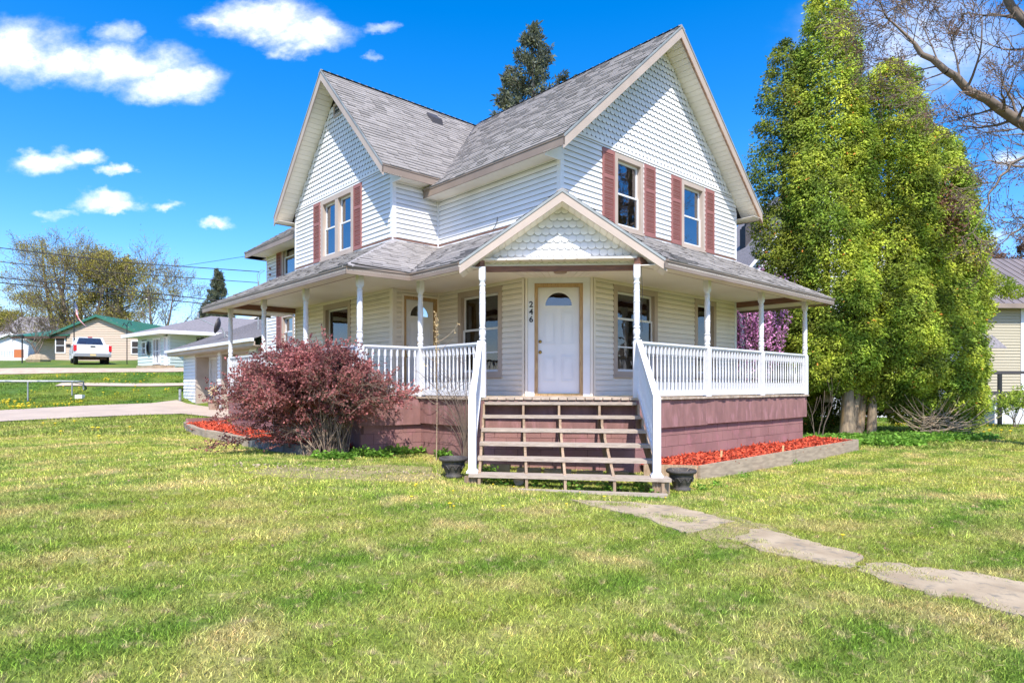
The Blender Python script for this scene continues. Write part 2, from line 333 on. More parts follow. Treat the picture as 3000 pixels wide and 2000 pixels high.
def strip(name, pts, m, off=.012, kind='structure', n=24, th=.0):   # quad strip over terrain: pts = list of (near, far) edge pairs
    v = []; f = []
    P = []
    for (a, b), (c, d) in zip(pts[:-1], pts[1:]):
        for i in range(n):
            t = i / n; P.append((Vector(a).lerp(Vector(c), t), Vector(b).lerp(Vector(d), t)))
    P.append((Vector(pts[-1][0]), Vector(pts[-1][1])))
    w = 6
    for a, b in P:
        for j in range(w + 1):
            q = a.lerp(b, j / w); v.append((q.x, q.y, gzf(q.x, q.y) + off))
    for i in range(len(P) - 1):
        for j in range(w): k = i * (w + 1) + j; f.append((k, k + 1, k + w + 2, k + w + 1))
    mb = MB(); mb.v = v; mb.f = f; return mb.build(name, m, kind=kind, smooth=True)

# ---------------------------------------------------------------- house frame
XC, YC, ANG = .922, 12.0, math.radians(42.5)
ca, sa = math.cos(ANG), math.sin(ANG)
def W(p, q): return XC + p * ca - q * sa, YC + p * sa + q * ca
def PQ(x, y): x = x - XC; y = y - YC; return x * ca + y * sa, -x * sa + y * ca
house = thing('house', 'white two-storey clapboard house with twin gables and wraparound porch on the lawn', 'house', (XC, YC, 0), ANG)
camL = Vector((*PQ(0, 0), EYE))
class Fr:
    def __init__(s, o, e):
        s.o = Vector(o); d = Vector(e) - s.o; s.L = d.length; s.t = d / s.L; s.n = Vector((s.t.y, -s.t.x)); s.a = math.atan2(s.t.y, s.t.x)
        s.M = Matrix(((s.t.x, -s.n.x, 0, s.o.x), (s.t.y, -s.n.y, 0, s.o.y), (0, 0, 1, 0), (0, 0, 0, 1)))
    def pt(s, a, out, z): q = s.o + s.t * a + s.n * out; return Vector((q.x, q.y, z))
    def box(s, mb, s0, s1, o0, o1, z0, z1): return mb.box((s0, -o1, z0), (s1, -o0, z1), s.M)
# local -y is outward in s.M
CO = .11
def board_mesh(m):
    mb = MB(); pr = [(0, 0), (-.026, 0), (-.020, .066), (-.008, .086), (-.005, .113), (0, .113)]
    k = [(0, y, z) for y, z in pr] + [(1, y, z) for y, z in pr]; mb.v = k
    for i in range(5): mb.f.append((i, i + 6, i + 7, i + 1))
    mb.f.append((0, 1, 2, 3, 4, 5)[::-1]); mb.f.append(tuple(range(6, 12))); mb.f = [tuple(reversed(f)) for f in mb.f]
    me = mb.mesh('siding_board', m); me.materials.append(M['lip_shade']); me.polygons[0].material_index = 1; return me
BM = {k: board_mesh(M[k]) for k in ('siding', 'cream')}
def intervals(L0, L1, z0, z1, ops):
    iv = [(L0, L1)]
    for (a, b, c, d) in ops:
        if d - z0 > .03 and z1 - c > .03:
            nv = []
            for (x, y) in iv:
                if b <= x or a >= y: nv.append((x, y)); continue
                if a > x + .02: nv.append((x, a))
                if b < y - .02: nv.append((b, y))
            iv = nv
    return iv
def wall(fr, z0, z1, ops=(), mk='siding', clip=None, parent=None, co=CO, boards=True, name='wall'):
    parent = parent or house; mb = MB(); bd = []; z = z0
    while z < z1 - .02:
        h = min(co, z1 - z); a, b = 0, fr.L
        if clip: a, b = clip(z)
        if b - a > .05:
            for (x, y) in intervals(a, b, z, z + h, ops):
                fr.box(mb, x, y, -.02, 0, z, z + h); bd.append((x, y, z, h))
            for (p_, q_, c_, d_) in ops:   # closes the part of a cut course beyond the opening
                if z < d_ < z + h: fr.box(mb, p_, q_, -.02, .003, d_ - .02, z + h)
                if z < c_ < z + h: fr.box(mb, p_, q_, -.02, .003, z, c_ + .02)
        z += co
    w = mb.build(name, M[mk], parent)
    if boards:
        for (x, y, z, h) in bd:
            link('siding_board', BM[mk], w, fr.pt(x, 0.001, z), fr.a, (y - x, 1, h / CO))
    return w
def framebox(mb, fr, s0, s1, z0, z1, w, o0, o1, wb=None, wt=None):
    wb = w if wb is None else wb; wt = w if wt is None else wt
    fr.box(mb, s0, s0 + w, o0, o1, z0, z1); fr.box(mb, s1 - w, s1, o0, o1, z0, z1)
    fr.box(mb, s0 + w, s1 - w, o0, o1, z0, z0 + wb); fr.box(mb, s0 + w, s1 - w, o0, o1, z1 - wt, z1)
def window(fr, s0, s1, z0, z1, parent, cas='trimlt', casw=.1, rail=.5, gl='glass', n=1, mull=0, label=None, curtain=True, deep=.06, sash='white', lowrail=None, room=True, cw=.3):
    mb = MB(); framebox(mb, fr, s0, s1, z0, z1, casw, -deep - .02, .035)
    if n == 2: c = (s0 + s1) / 2; fr.box(mb, c - mull / 2, c + mull / 2, -deep - .02, .03, z0 + casw, z1 - casw)
    w = mb.build('window', M[cas], parent, label=label)
    mb = MB(); fr.box(mb, s0 - .02, s1 + .02, .036, .06, z0 - .012, z0 + .03); mb.build('sill', M[cas], w)
    spans = [(s0 + casw, s1 - casw)] if n == 1 else [(s0 + casw, (s0 + s1) / 2 - mull / 2), ((s0 + s1) / 2 + mull / 2, s1 - casw)]
    za, zb = z0 + casw, z1 - casw; zr = za + (zb - za) * rail
    for (a, b) in spans:
        mb = MB(); framebox(mb, fr, a, b, za, zr + .02, .045, -deep, -deep + .03, .05, .035); mb.build('sash', M[sash], w)
        mb = MB(); framebox(mb, fr, a, b, zr - .0, zb, .045, -deep - .03, -deep - .002, .035, .045); mb.build('sash', M[sash], w)
        if lowrail:
            mb = MB(); fr.box(mb, a + .045, b - .045, -deep + .002, -deep + .026, lowrail - .015, lowrail + .015); mb.build('screen_rail', M[sash], w)
        mb = MB(); fr.box(mb, a + .045, b - .045, -deep + .01, -deep + .014, za + .05, zr - .015); mb.build('pane', M[gl], w)
        mb = MB(); fr.box(mb, a + .045, b - .045, -deep - .02, -deep - .016, zr + .035, zb - .045); mb.build('pane', M[gl], w)
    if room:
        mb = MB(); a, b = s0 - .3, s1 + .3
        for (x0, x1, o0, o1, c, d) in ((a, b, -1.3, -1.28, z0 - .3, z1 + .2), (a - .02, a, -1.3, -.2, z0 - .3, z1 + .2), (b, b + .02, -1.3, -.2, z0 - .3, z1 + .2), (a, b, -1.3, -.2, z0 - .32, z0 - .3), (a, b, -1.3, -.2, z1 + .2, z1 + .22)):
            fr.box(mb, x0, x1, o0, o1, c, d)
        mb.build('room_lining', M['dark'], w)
    if curtain:
        mb = MB()
        for (a, b, side) in [(spans[0][0], spans[0][0] + cw * (spans[0][1] - spans[0][0]), 0), (spans[-1][1] - cw * (spans[-1][1] - spans[-1][0]), spans[-1][1], 1)]:
            k = 16
            for i in range(k):
                x0 = a + (b - a) * i / k; x1 = a + (b - a) * (i + 1) / k; d = .03 * (i % 2); e = .03 * ((i + 1) % 2)
                mb.poly([fr.pt(x0, -.2 - d, za), fr.pt(x1, -.2 - e, za), fr.pt(x1, -.2 - e, zb), fr.pt(x0, -.2 - d, zb)])
        mb.build('curtain', M['curtain'], w)
    return w
def shutter_mesh(w, h):
    mb = MB(); t = .03; s = .045
    mb.box((0, -t, 0), (s, 0, h)); mb.box((w - s, -t, 0), (w, 0, h))
    for (a, b) in ((0, .08), (h * .62, h * .62 + .07), (h - .08, h)): mb.box((s, -t, a), (w - s, 0, b))
    for (a, b) in ((.08, h * .62), (h * .62 + .07, h - .08)):
        n = int((b - a) / .036); st = (b - a) / n
        for i in range(n):
            z = a + i * st; mb.hexa([(s, -t + .003, z), (w - s, -t + .003, z), (w - s, -t + .009, z), (s, -t + .009, z), (s, -.008, z + st * 1.05), (w - s, -.008, z + st * 1.05), (w - s, -.002, z + st * 1.05), (s, -.002, z + st * 1.05)])
    mb.box((s, -.002, .08), (w - s, 0, h - .08))
    return mb.mesh('shutter', M['shutter'])
SH = shutter_mesh(.385, 1.55)
def shutter(fr, s0, z0, w=.385, h=1.55): return link('shutter', SH, house, fr.pt(s0, .018, z0), fr.a, (w / .385, 1, h / 1.55))

# ---- roof surfaces (top plane heights, local frame)
LB, WA, WB, PA = 3.94, 5.12, 6.70, 1.25
zB = lambda p: 9.38 - .897 * abs(p - 3.35)
zA = lambda q: 9.28 - 1.05 * abs(q - 6.5)
DECK, CEIL = 1.235, 3.62
FB = Fr((0, 0), (WB, 0)); FA = Fr((-PA, LB + WA), (-PA, LB)); FSB = Fr((0, LB), (0, 0)); FSA = Fr((-PA, LB), (0, LB))
FRZ = 6.42
cB = lambda z: (max(0, 3.35 - (9.14 - z) / .897), min(WB, 3.35 + (9.14 - z) / .897))
cA = lambda z: (max(0, 2.56 - (9.02 - z) / 1.05), min(WA, 2.56 + (9.02 - z) / 1.05))
opsB = [(1.62, 2.61, 4.70, 6.28), (4.12, 5.13, 4.70, 6.28)]; opsA = [(1.62, 3.37, 4.70, 6.30)]
wall(FB, 4.55, FRZ - .06, opsB, clip=lambda z: (.0 if z < 5.9 else cB(z)[0], WB if z < 5.9 else cB(z)[1]))
wall(FA, 4.55, FRZ - .06, opsA, clip=lambda z: (.0 if z < 6.1 else cA(z)[0], WA if z < 6.1 else cA(z)[1]))
wall(FSB, 4.55, 5.86); wall(FSA, 4.55, 6.12)
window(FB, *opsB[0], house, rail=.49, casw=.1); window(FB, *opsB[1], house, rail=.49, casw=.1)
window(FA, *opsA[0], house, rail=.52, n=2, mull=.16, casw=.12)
for s, w in ((1.215, .39), (2.65, .40), (3.69, .40), (5.17, .40)): shutter(FB, s, 4.72, w, 1.565)
for s, w in ((1.21, .38), (3.40, .38)): shutter(FA, s, 4.72, w, 1.57)
def trimboard(name, fr, s0, s1, o0, o1, z0, z1, m='white', parent=None):
    mb = MB(); fr.box(mb, s0, s1, o0, o1, z0, z1); return mb.build(name, M[m], parent or house)
trimboard('frieze_board', FB, .05, WB - .05, .018, .032, FRZ - .06, FRZ, 'siding'); trimboard('frieze_board', FA, .05, WA - .05, .018, .032, FRZ - .06, FRZ, 'siding')
def corner_post(p, q, z0, z1, sx, sy, m='white', w=.075, nm='corner_post'):   # L-shaped corner trim
    mb = MB(); t = .024
    mb.box((min(p, p - sx * w), min(q - sy * -t, q), z0), (max(p, p - sx * w), max(q + sy * t, q), z1))
    mb.box((min(p, p + sx * t), min(q + sy * t, q - sy * w), z0), (max(p, p + sx * t), max(q + sy * t, q - sy * w), z1))
    mb.build(nm, M[m], house)
corner_post(0, 0, 4.55, 5.97, -1, -1); corner_post(-PA, LB, 4.55, 6.2, -1, -1); corner_post(WB, 0, 4.55, 5.97, 1, -1)
mb = MB(); mb.box((-PA - .024, LB + WA - .07, 4.55), (-PA, LB + WA + .02, 6.1)); mb.build('corner_post', M['white'], house)
mb = MB(); mb.box((-.05, LB - .05, 4.55), (0, LB, 5.86)); mb.build('corner_post', M['white'], house)

# ---- fish-scale siding
SW, SHH = .134, .125
def scale_pts(c=SW, h=SHH):
    pts = [(-c / 2, h * 1.25), (-c / 2, .05)]
    for i in range(1, 8): a = math.pi + math.pi * i / 8; pts.append((c / 2 * math.cos(a), .05 + .05 * math.sin(a)))
    pts += [(c / 2, .05), (c / 2, h * 1.25)]; return pts
SPT = scale_pts()
def scale_mesh():
    mb = MB(); f = [(x * .975, -(.030 if z < .1 else .004), z) for x, z in SPT]; b = [(x * .975, -.001, z) for x, z in SPT]; n = len(f)
    mb.v = f + b; mb.f.append(tuple(range(n)))
    for i in range(n): j = (i + 1) % n; mb.f.append((i, i + n, j + n, j))
    return mb
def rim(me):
    me.materials.append(M['lip_shade'])
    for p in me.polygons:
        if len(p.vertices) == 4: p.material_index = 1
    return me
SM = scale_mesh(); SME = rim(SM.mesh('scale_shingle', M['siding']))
scales = []
def fish(fr, z0, clip, parent, ztop, wmat='siding', pitch=SHH):
    mb = MB(); z = z0
    while z < ztop:
        a, b = clip(z)
        if b > a: fr.box(mb, a, b, -.02, 0, z, min(z + .06, ztop))
        z += .06
    w = mb.build('gable_face', M[wmat], parent)
    r = 0; z = z0
    while z < ztop - .06:
        a, b = clip(z + .08); off = (r % 2) * SW / 2; i0 = math.ceil((a + .03 - off) / SW)
        s = i0 * SW + off
        while s < b - .03:
            P = fr.pt(s, 0, z); scales.append(((P - camL).length, P, fr, w)); s += SW
        z += pitch; r += 1
    return w
fish(FB, FRZ, lambda z: (3.35 - (9.14 - z) / .897, 3.35 + (9.14 - z) / .897), house, 9.1)
fish(FA, FRZ, lambda z: (2.56 - (9.02 - z) / 1.05, 2.56 + (9.02 - z) / 1.05), house, 8.6)
# attic vent under the left gable peak
mb = MB(); framebox(mb, FA, 2.36, 2.76, 8.25, 8.6, .06, .0, .05); GV = mb.build('gable_vent', M['trimlt'], house)
for i in range(6): mb = MB(); FA.box(mb, 2.42, 2.70, .012, .04, 8.30 + i * .04, 8.315 + i * .04); mb.build('vent_slat', M['vent'], GV)

# ---- shingles
tabs = []
def roof_plane(poly, part, seed, course=.135, tab=(.17, .36), thick=.012):
    rng = np.random.default_rng(seed); P = [Vector(p) for p in poly]
    n = Vector((0, 0, 0))
    for i in range(len(P)):
        a, b = P[i], P[(i + 1) % len(P)]; n += Vector(((a.y - b.y) * (a.z + b.z), (a.z - b.z) * (a.x + b.x), (a.x - b.x) * (a.y + b.y)))
    n.normalize()
    if n.z < 0: n = -n
    e = Vector((0, 0, 1)).cross(n).normalized(); up = n.cross(e).normalized(); o = min(P, key=lambda v: v.z)
    uv = [((p - o).dot(e), (p - o).dot(up)) for p in P]
    def span(v):
        xs_ = []
        for i in range(len(uv)):
            (a, b), (c, d) = uv[i], uv[(i + 1) % len(uv)]
            if (b - v) * (d - v) <= 0 and abs(d - b) > 1e-9: xs_.append(a + (c - a) * (v - b) / (d - b))
        return (min(xs_), max(xs_)) if len(xs_) >= 2 else None
    vmax = max(v for _, v in uv); v = .002; row = 0
    while v < vmax - .02:
        v1 = min(v + course, vmax - .002); b0 = span(v); t0 = span(v1)
        if b0 and t0:
            s = min(b0[0], t0[0]) - rng.uniform(0, .25); end = max(b0[1], t0[1])
            while s < end:
                w = rng.uniform(*tab); a, b = s, s + w
                la, lb = max(a, b0[0]), min(b, b0[1]); ua, ub = max(a, t0[0]), min(b, t0[1])
                if lb > la or ub > ua:
                    la2, lb2 = min(max(a, b0[0]), b0[1]), max(min(b, b0[1]), b0[0]); ua2, ub2 = min(max(a, t0[0]), t0[1]), max(min(b, t0[1]), t0[0])
                    if lb2 - la2 + ub2 - ua2 > .03:
                        up_ = thick * (1.9 if rng.random() < .45 else 1.0)
                        vs_ = [o + e * la2 + up * (v - .02) + n * up_, o + e * lb2 + up * (v - .02) + n * up_, o + e * ub2 + up * v1 + n * .003, o + e * ua2 + up * v1 + n * .003,
                               o + e * la2 + up * (v - .02), o + e * lb2 + up * (v - .02)]
                        g = rng.choice([.78, .9, .98, 1.06, 1.14], p=[.08, .22, .34, .24, .12]) * rng.uniform(.95, 1.05)
                        cen = (vs_[0] + vs_[2]) / 2
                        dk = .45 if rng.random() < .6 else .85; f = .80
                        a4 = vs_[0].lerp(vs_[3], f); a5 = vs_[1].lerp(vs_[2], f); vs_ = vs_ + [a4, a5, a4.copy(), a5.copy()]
                        tabs.append(((cen - camL).length, vs_, g, part, dk))
                s += w
        v += course; row += 1
    # deck under the shingles
    mb = MB(); mb.prism([p - n * .035 for p in P], n * .032); mb.build('roof_deck', M['deckroof'], part)
roof = link('roof', None, house); proof = link('porch_roof', None, house)
KA, KB = .483, .52
eB = -.46; zeB = zB(eB)
roof_plane([(eB, -KB, zeB), (3.35, -KB, 9.38), (3.35, 6.45, 9.38), (3.24, 6.49, 9.28), (-.165, 3.57, zB(-.165)), (-.165, 3.9, zB(-.165)), (eB, 3.9, zeB)], roof, 1)
roof_plane([(WB + .46, -KB, zeB), (WB + .46, 9.3, zeB), (3.35, 9.3, 9.38), (3.35, -KB, 9.38)], roof, 2, tab=(.4, .7))
zeA = zA(3.57)
roof_plane([(-PA - KA, 3.57, zeA), (-.165, 3.57, zeA), (3.24, 6.5, 9.28), (-PA - KA, 6.5, 9.28)], roof, 3)
roof_plane([(-PA - KA, 9.43, zA(9.43)), (-PA - KA, 6.5, 9.28), (3.24, 6.5, 9.28), (3.24, 9.43, zA(9.43))], roof, 4, tab=(.4, .7))
# ridge caps
def caps(a, b, part, w=.13, step=.2):
    a = Vector(a); b = Vector(b); d = (b - a); Lg = d.length; d.normalize(); x = d.cross(Vector((0, 0, 1))).normalized(); mb = MB(); n = int(Lg / step)
    for i in range(n):
        p = a + d * (i * Lg / n); q = a + d * ((i + 1.15) * Lg / n); lift = Vector((0, 0, .022)); l2 = Vector((0, 0, .012)); dr = Vector((0, 0, -w * .55))
        for s in (-1, 1):
            mb.poly([p + lift, q + l2, q + l2 + x * s * w + dr, p + lift + x * s * w + dr])
        mb.poly([p + lift, p + lift + x * w + dr, p + x * w + dr, p]); mb.poly([p + lift, p + lift - x * w + dr, p - x * w + dr, p])
    mb.build('ridge_cap', M['ridge'], part)
caps((3.35, -KB, 9.375), (3.35, 6.4, 9.375), roof); caps((-PA - KA, 6.5, 9.275), (3.2, 6.5, 9.275), roof)
# valley flashing
mb = MB(); mb.bar((-.165, 3.57, zeA + .012), (3.22, 6.48, 9.285), .05, .008); mb.build('valley', M['vent'], roof)
# rakes: fascia, drip edge, soffit boards
def rake(apex, foot, outv, depth, part, vis=True, brown=False, fh=.21):   # apex/foot: top-surface points in the gable's outer plane; outv: outward unit
    a = Vector(apex); f = Vector(foot); d = (f - a); Lg = d.length; d.normalize(); o = Vector(outv); dn = Vector((0, 0, -1))
    off = dn * .045
    mb = MB(); mb.prism([a + off, f + off, f + off + dn * fh, a + off + dn * (fh * 1.05)], -o * .028); mb.build('rake_board', M['trimlt'], part)
    mb = MB(); mb.prism([a + dn * .0, f, f + dn * .05, a + dn * .05], o * .012); mb.build('drip_edge', M['dripgrey'], part)
    if brown:
        mb = MB(); mb.prism([a + off + dn * fh * 1.06, f + off + dn * fh * 1.01, f + off + dn * (fh * 1.01 + .03), a + off + dn * (fh * 1.06 + .03)], -o * .045); mb.build('rake_edge', M['worn'], part)
    so_ = dn * .20
    mb = MB(); mb.prism([a + so_ + dn * -.02 - o * .03, f + so_ - dn * .02 - o * .03, f + so_ - dn * .02 - o * depth, a + so_ - dn * .02 - o * depth], dn * .01); mb.build('soffit_backing', M['soffit'], part)
    if vis:
        n = int(Lg / .127); st = Lg / n
        mb = MB()
        for dd, hh in ((.004, 0),):
            A = Vector((0, 0, 0)); mb.prism([A, d * (st - .012), d * (st - .012) - o * (depth - .03), -o * (depth - .03)], dn * .014)
        me = mb.mesh('soffit_board', M['soffit'])
        for i in range(n): link('soffit_board', me, part, a + so_ - o * .03 + d * (i * st) + dn * -.01)
rake((3.35, -KB, 9.38), (WB + .46, -KB, zeB), (0, -1, 0), KB, roof, True, True)
rake((3.35, -KB, 9.38), (eB, -KB, zeB), (0, -1, 0), KB, roof, False)
rake((-PA - KA, 6.5, 9.28), (-PA - KA, 9.43, zA(9.43)), (-1, 0, 0), KA, roof, True)
rake((-PA - KA, 6.5, 9.28), (-PA - KA, 3.57, zeA), (-1, 0, 0), KA, roof, False)
# eaves: fascia and soffit
def eave(a, b, inw, depth, part, fh=.165, m='trim', sz=None, bds=False, drop=.03, cut=(0, 0)):
    a = Vector(a); b = Vector(b); i = Vector(inw); dn = Vector((0, 0, -1))
    mb = MB(); mb.prism([a + dn * drop, b + dn * drop, b + dn * (drop + fh), a + dn * (drop + fh)], i * .025); mb.build('fascia', M[m], part)
    mb = MB(); mb.prism([a - i * .012 + dn * (drop - .025), b - i * .012 + dn * (drop - .025), b - i * .012 + dn * (drop + .012), a - i * .012 + dn * (drop + .012)], i * .012); mb.build('drip_edge', M['trim'], part)
    if depth:
        du = (b - a).normalized(); a = a + du * cut[0]; b = b - du * cut[1]
        mb = MB(); z = dn * (drop + fh - .02); mb.prism([a + z + i * .026, b + z + i * .026, b + z + i * depth, a + z + i * depth], dn * -.01); s = mb.build('soffit', M['soffit'], part)
        if bds:
            Lg = (b - a).length; d = (b - a).normalized(); n = int(Lg / .15); st = Lg / n
            mb = MB(); mb.prism([Vector((0, 0, 0)), d * (st - .014), d * (st - .014) + i * (depth - .03), i * (depth - .03)], dn * .01); me = mb.mesh('soffit_board', M['soffit'])
            for k in range(n): link('soffit_board', me, s, a + z + i * .027 + d * (k * st) + dn * .001)
eave((eB, -KB, zeB), (eB, 3.9, zeB), (1, 0, 0), .46, roof, cut=(KB - .02, 0))
eave((WB + .46, -KB, zeB), (WB + .46, 9.3, zeB), (-1, 0, 0), .46, roof, bds=False)
eave((-PA - KA, 3.57, zeA), (-.2, 3.57, zeA), (0, 1, 0), .37, roof, cut=(KA - .02, 0))
eave((-PA - KA, 9.43, zA(9.43)), (1, 9.43, zA(9.43)), (0, -1, 0), .37, roof)
mb = MB(); mb.prism([(eB + .03, -.03, zeB - .24), (0, -.03, zeB - .24), (0, -.03, zB(0) - .22), (eB + .03, -.03, zeB - .05)], (0, .02, 0)); mb.build('eave_return', M['siding'], roof)
mb = MB(); mb.prism([(-PA - .03, 3.6, zeA - .24), (-PA - .03, 3.94, zeA - .24), (-PA - .03, 3.94, zA(3.94) - .22), (-PA - .03, 3.6, zeA - .05)], (.02, 0, 0)); mb.build('eave_return', M['siding'], roof)
# roof vent on the left wing
mb = MB(); p, q = 1.16, 6.02; z = zA(q)
mb.hexa([(p, q - .2, zA(q - .2)), (p + .36, q - .2, zA(q - .2)), (p + .36, q + .12, zA(q + .12)), (p, q + .12, zA(q + .12)), (p + .03, q - .2, zA(q - .2) + .17), (p + .33, q - .2, zA(q - .2) + .17), (p + .33, q + .08, zA(q + .1) + .07), (p + .03, q + .08, zA(q + .1) + .07)])
mb.build('roof_vent', M['vent'], roof)
# ---------------------------------------------------------------- ground floor
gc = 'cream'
G1 = Fr((-PA, LB + WA), (-PA, LB)); G2 = Fr((-PA, LB), (0, LB)); G3 = Fr((0, LB), (0, .969)); G4 = Fr((0, .969), (.948, 0)); G5 = Fr((.948, 0), (WB, 0))
wz = (1.62, 3.54)
o1 = [(1.77, 3.22, *wz)]; o2 = [(.26, 1.25, DECK, 3.52)]; o3 = [(.79, 2.29, *wz)]; o5 = [(.64, 2.20, *wz), (3.75, 4.73, *wz)]
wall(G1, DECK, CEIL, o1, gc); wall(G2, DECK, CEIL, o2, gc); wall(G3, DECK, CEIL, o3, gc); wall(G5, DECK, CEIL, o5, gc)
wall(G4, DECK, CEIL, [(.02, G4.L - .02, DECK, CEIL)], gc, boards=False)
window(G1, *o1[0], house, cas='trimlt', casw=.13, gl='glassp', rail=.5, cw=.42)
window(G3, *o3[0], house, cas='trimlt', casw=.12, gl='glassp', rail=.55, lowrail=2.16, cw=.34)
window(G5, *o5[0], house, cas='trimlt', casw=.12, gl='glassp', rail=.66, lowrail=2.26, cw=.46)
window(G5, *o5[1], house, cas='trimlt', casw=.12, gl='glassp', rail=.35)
# cardboard leaning inside the left window
mb = MB(); G3.box(mb, 1.55, 2.15, -.3, -.27, 1.75, 2.6); mb.build('cardboard_sheet', M['card'], house)
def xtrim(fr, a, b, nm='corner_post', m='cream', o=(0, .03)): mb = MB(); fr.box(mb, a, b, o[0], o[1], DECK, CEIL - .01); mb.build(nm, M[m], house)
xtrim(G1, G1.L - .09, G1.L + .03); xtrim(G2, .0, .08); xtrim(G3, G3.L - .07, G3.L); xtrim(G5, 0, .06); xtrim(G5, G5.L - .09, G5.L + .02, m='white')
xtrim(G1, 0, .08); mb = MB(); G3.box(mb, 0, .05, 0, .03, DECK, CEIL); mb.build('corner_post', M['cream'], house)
def door(fr, s0, w, ztop, zb, parent, casings=True, knob_left=True, label=None):   # s0: left edge of the slab
    h = ztop - zb; o = -.05
    d = MB(); cx = s0 + w / 2; zf = zb + h * .825; R = w * .335
    # slab with a half-round hole, built as strips
    def hx(z):
        if z < zf or z > zf + R: return 0
        return math.sqrt(max(0, R * R - (z - zf) ** 2))
    zs = [zb, zf] + [zf + R * math.sin(math.pi / 2 * i / 10) for i in range(1, 11)] + [ztop]
    for a, b in zip(zs[:-1], zs[1:]):
        ra, rb = hx(a + 1e-5), hx(b - 1e-5)
        if ra < .002 and rb < .002: fr.box(d, s0, s0 + w, o - .04, o, a, b); continue
        for (p0, p1, p2, p3) in ((s0, cx - ra, cx - rb, s0), (cx + ra, s0 + w, s0 + w, cx + rb)):
            d.hexa([fr.pt(p0, o, a), fr.pt(p1, o, a), fr.pt(p1, o - .04, a), fr.pt(p0, o - .04, a), fr.pt(p3, o, b), fr.pt(p2, o, b), fr.pt(p2, o - .04, b), fr.pt(p3, o - .04, b)])
    D = d.build('door', M['door'], parent, label=label)
    f = MB(); n = 14
    for i in range(n):
        a0, a1 = math.pi * i / n, math.pi * (i + 1) / n; ri, ro = R - .012, R + .03
        f.hexa([fr.pt(cx + r * math.cos(a), oo, zf + r * math.sin(a)) for a in (a0, a1) for r, oo in ((ri, o - .001), (ro, o - .001), (ro, o + .014), (ri, o + .014))])
    fr.box(f, cx - R - .03, cx + R + .03, o - .001, o + .015, zf - .035, zf + .005); f.build('fanlight_frame', M['door'], D)
    g = MB(); g.poly([fr.pt(cx + R * math.cos(math.pi * i / 12), o - .02, zf + R * math.sin(math.pi * i / 12)) for i in range(13)][::-1]); g.build('fanlight_pane', M['glassp'], D)
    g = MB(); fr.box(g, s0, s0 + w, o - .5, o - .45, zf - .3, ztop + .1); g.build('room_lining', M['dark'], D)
    for (a, b) in ((.135, .43), (.57, .865)):
        for (c, e, nm) in ((.115, .35, 'p'), (.465, .765, 'p')):
            m = MB(); x0, x1, z0, z1 = s0 + w * a, s0 + w * b, zb + h * c, zb + h * e; t = .02
            for (u0, u1, v0, v1) in ((x0, x1, z0, z0 + t), (x0, x1, z1 - t, z1), (x0, x0 + t, z0 + t, z1 - t), (x1 - t, x1, z0 + t, z1 - t)): fr.box(m, u0, u1, o, o + .016, v0, v1)
            fr.box(m, x0 + .05, x1 - .05, o, o + .012, z0 + .05, z1 - .05)
            m.build('door_panel', M['door'], D)
    kx = s0 + (.045 if knob_left else w - .045)
    for z in (zb + h * .39, zb + h * .49):
        k = MB(); k.lathe([(.0, .0), (.034, .0), (.034, .008), (.015, .012), (.015, .03), (.026, .036), (.026, .05), (.0, .056)], n=12, cap=False)
        R_ = Matrix.Rotation(math.pi / 2, 4, 'X'); T = fr.M @ Matrix.Translation((kx, -o, z)) @ R_
        k.v = [tuple(T @ Vector(v)) for v in k.v]; k.build('knob' if z < zb + h * .45 else 'deadbolt', M['brass'], D, smooth=True)
    return D
dd = G4.L
door(G4, .255, .835, 3.425, 1.285, house)
mb = MB(); framebox(mb, G4, .185, 1.16, DECK + .0, 3.495, .068, -.07, .02, wb=.045); mb.build('door_frame', M['newwood'], house)
mb = MB(); G4.box(mb, .055, .185, 0, .035, DECK, 3.50); G4.box(mb, 1.16, 1.30, 0, .035, DECK, 3.50); G4.box(mb, .055, 1.30, 0, .033, 3.502, CEIL - .01); mb.build('door_casing', M['white'], house)
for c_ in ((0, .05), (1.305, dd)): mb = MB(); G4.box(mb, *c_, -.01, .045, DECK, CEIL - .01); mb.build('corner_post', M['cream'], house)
door(G2, .345, .80, 3.41, 1.29, house)
mb = MB(); framebox(mb, G2, .275, 1.20, DECK, 3.48, .068, -.07, .02, wb=.05); mb.build('door_frame', M['newwood'], house)
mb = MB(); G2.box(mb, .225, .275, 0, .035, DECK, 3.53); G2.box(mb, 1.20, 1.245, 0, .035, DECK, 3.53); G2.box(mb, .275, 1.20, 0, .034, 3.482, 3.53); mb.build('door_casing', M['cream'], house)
# house number 246, one digit above the other on the left casing
for i, ch in enumerate('246'):
    cu = bpy.data.curves.new('house_number', 'FONT'); cu.body = ch; cu.size = .165; cu.extrude = .004; cu.offset = .0035; cu.align_x = 'CENTER'; cu.materials.append(M['black'])
    o = bpy.data.objects.new('house_number_text', cu); C.objects.link(o); me = bpy.data.meshes.new_from_object(o); bpy.data.objects.remove(o); o = link('house_number', me, house); o.location = G4.pt(.12, .042, 3.02 - i * .15); o.rotation_euler = (math.pi / 2, 0, G4.a)
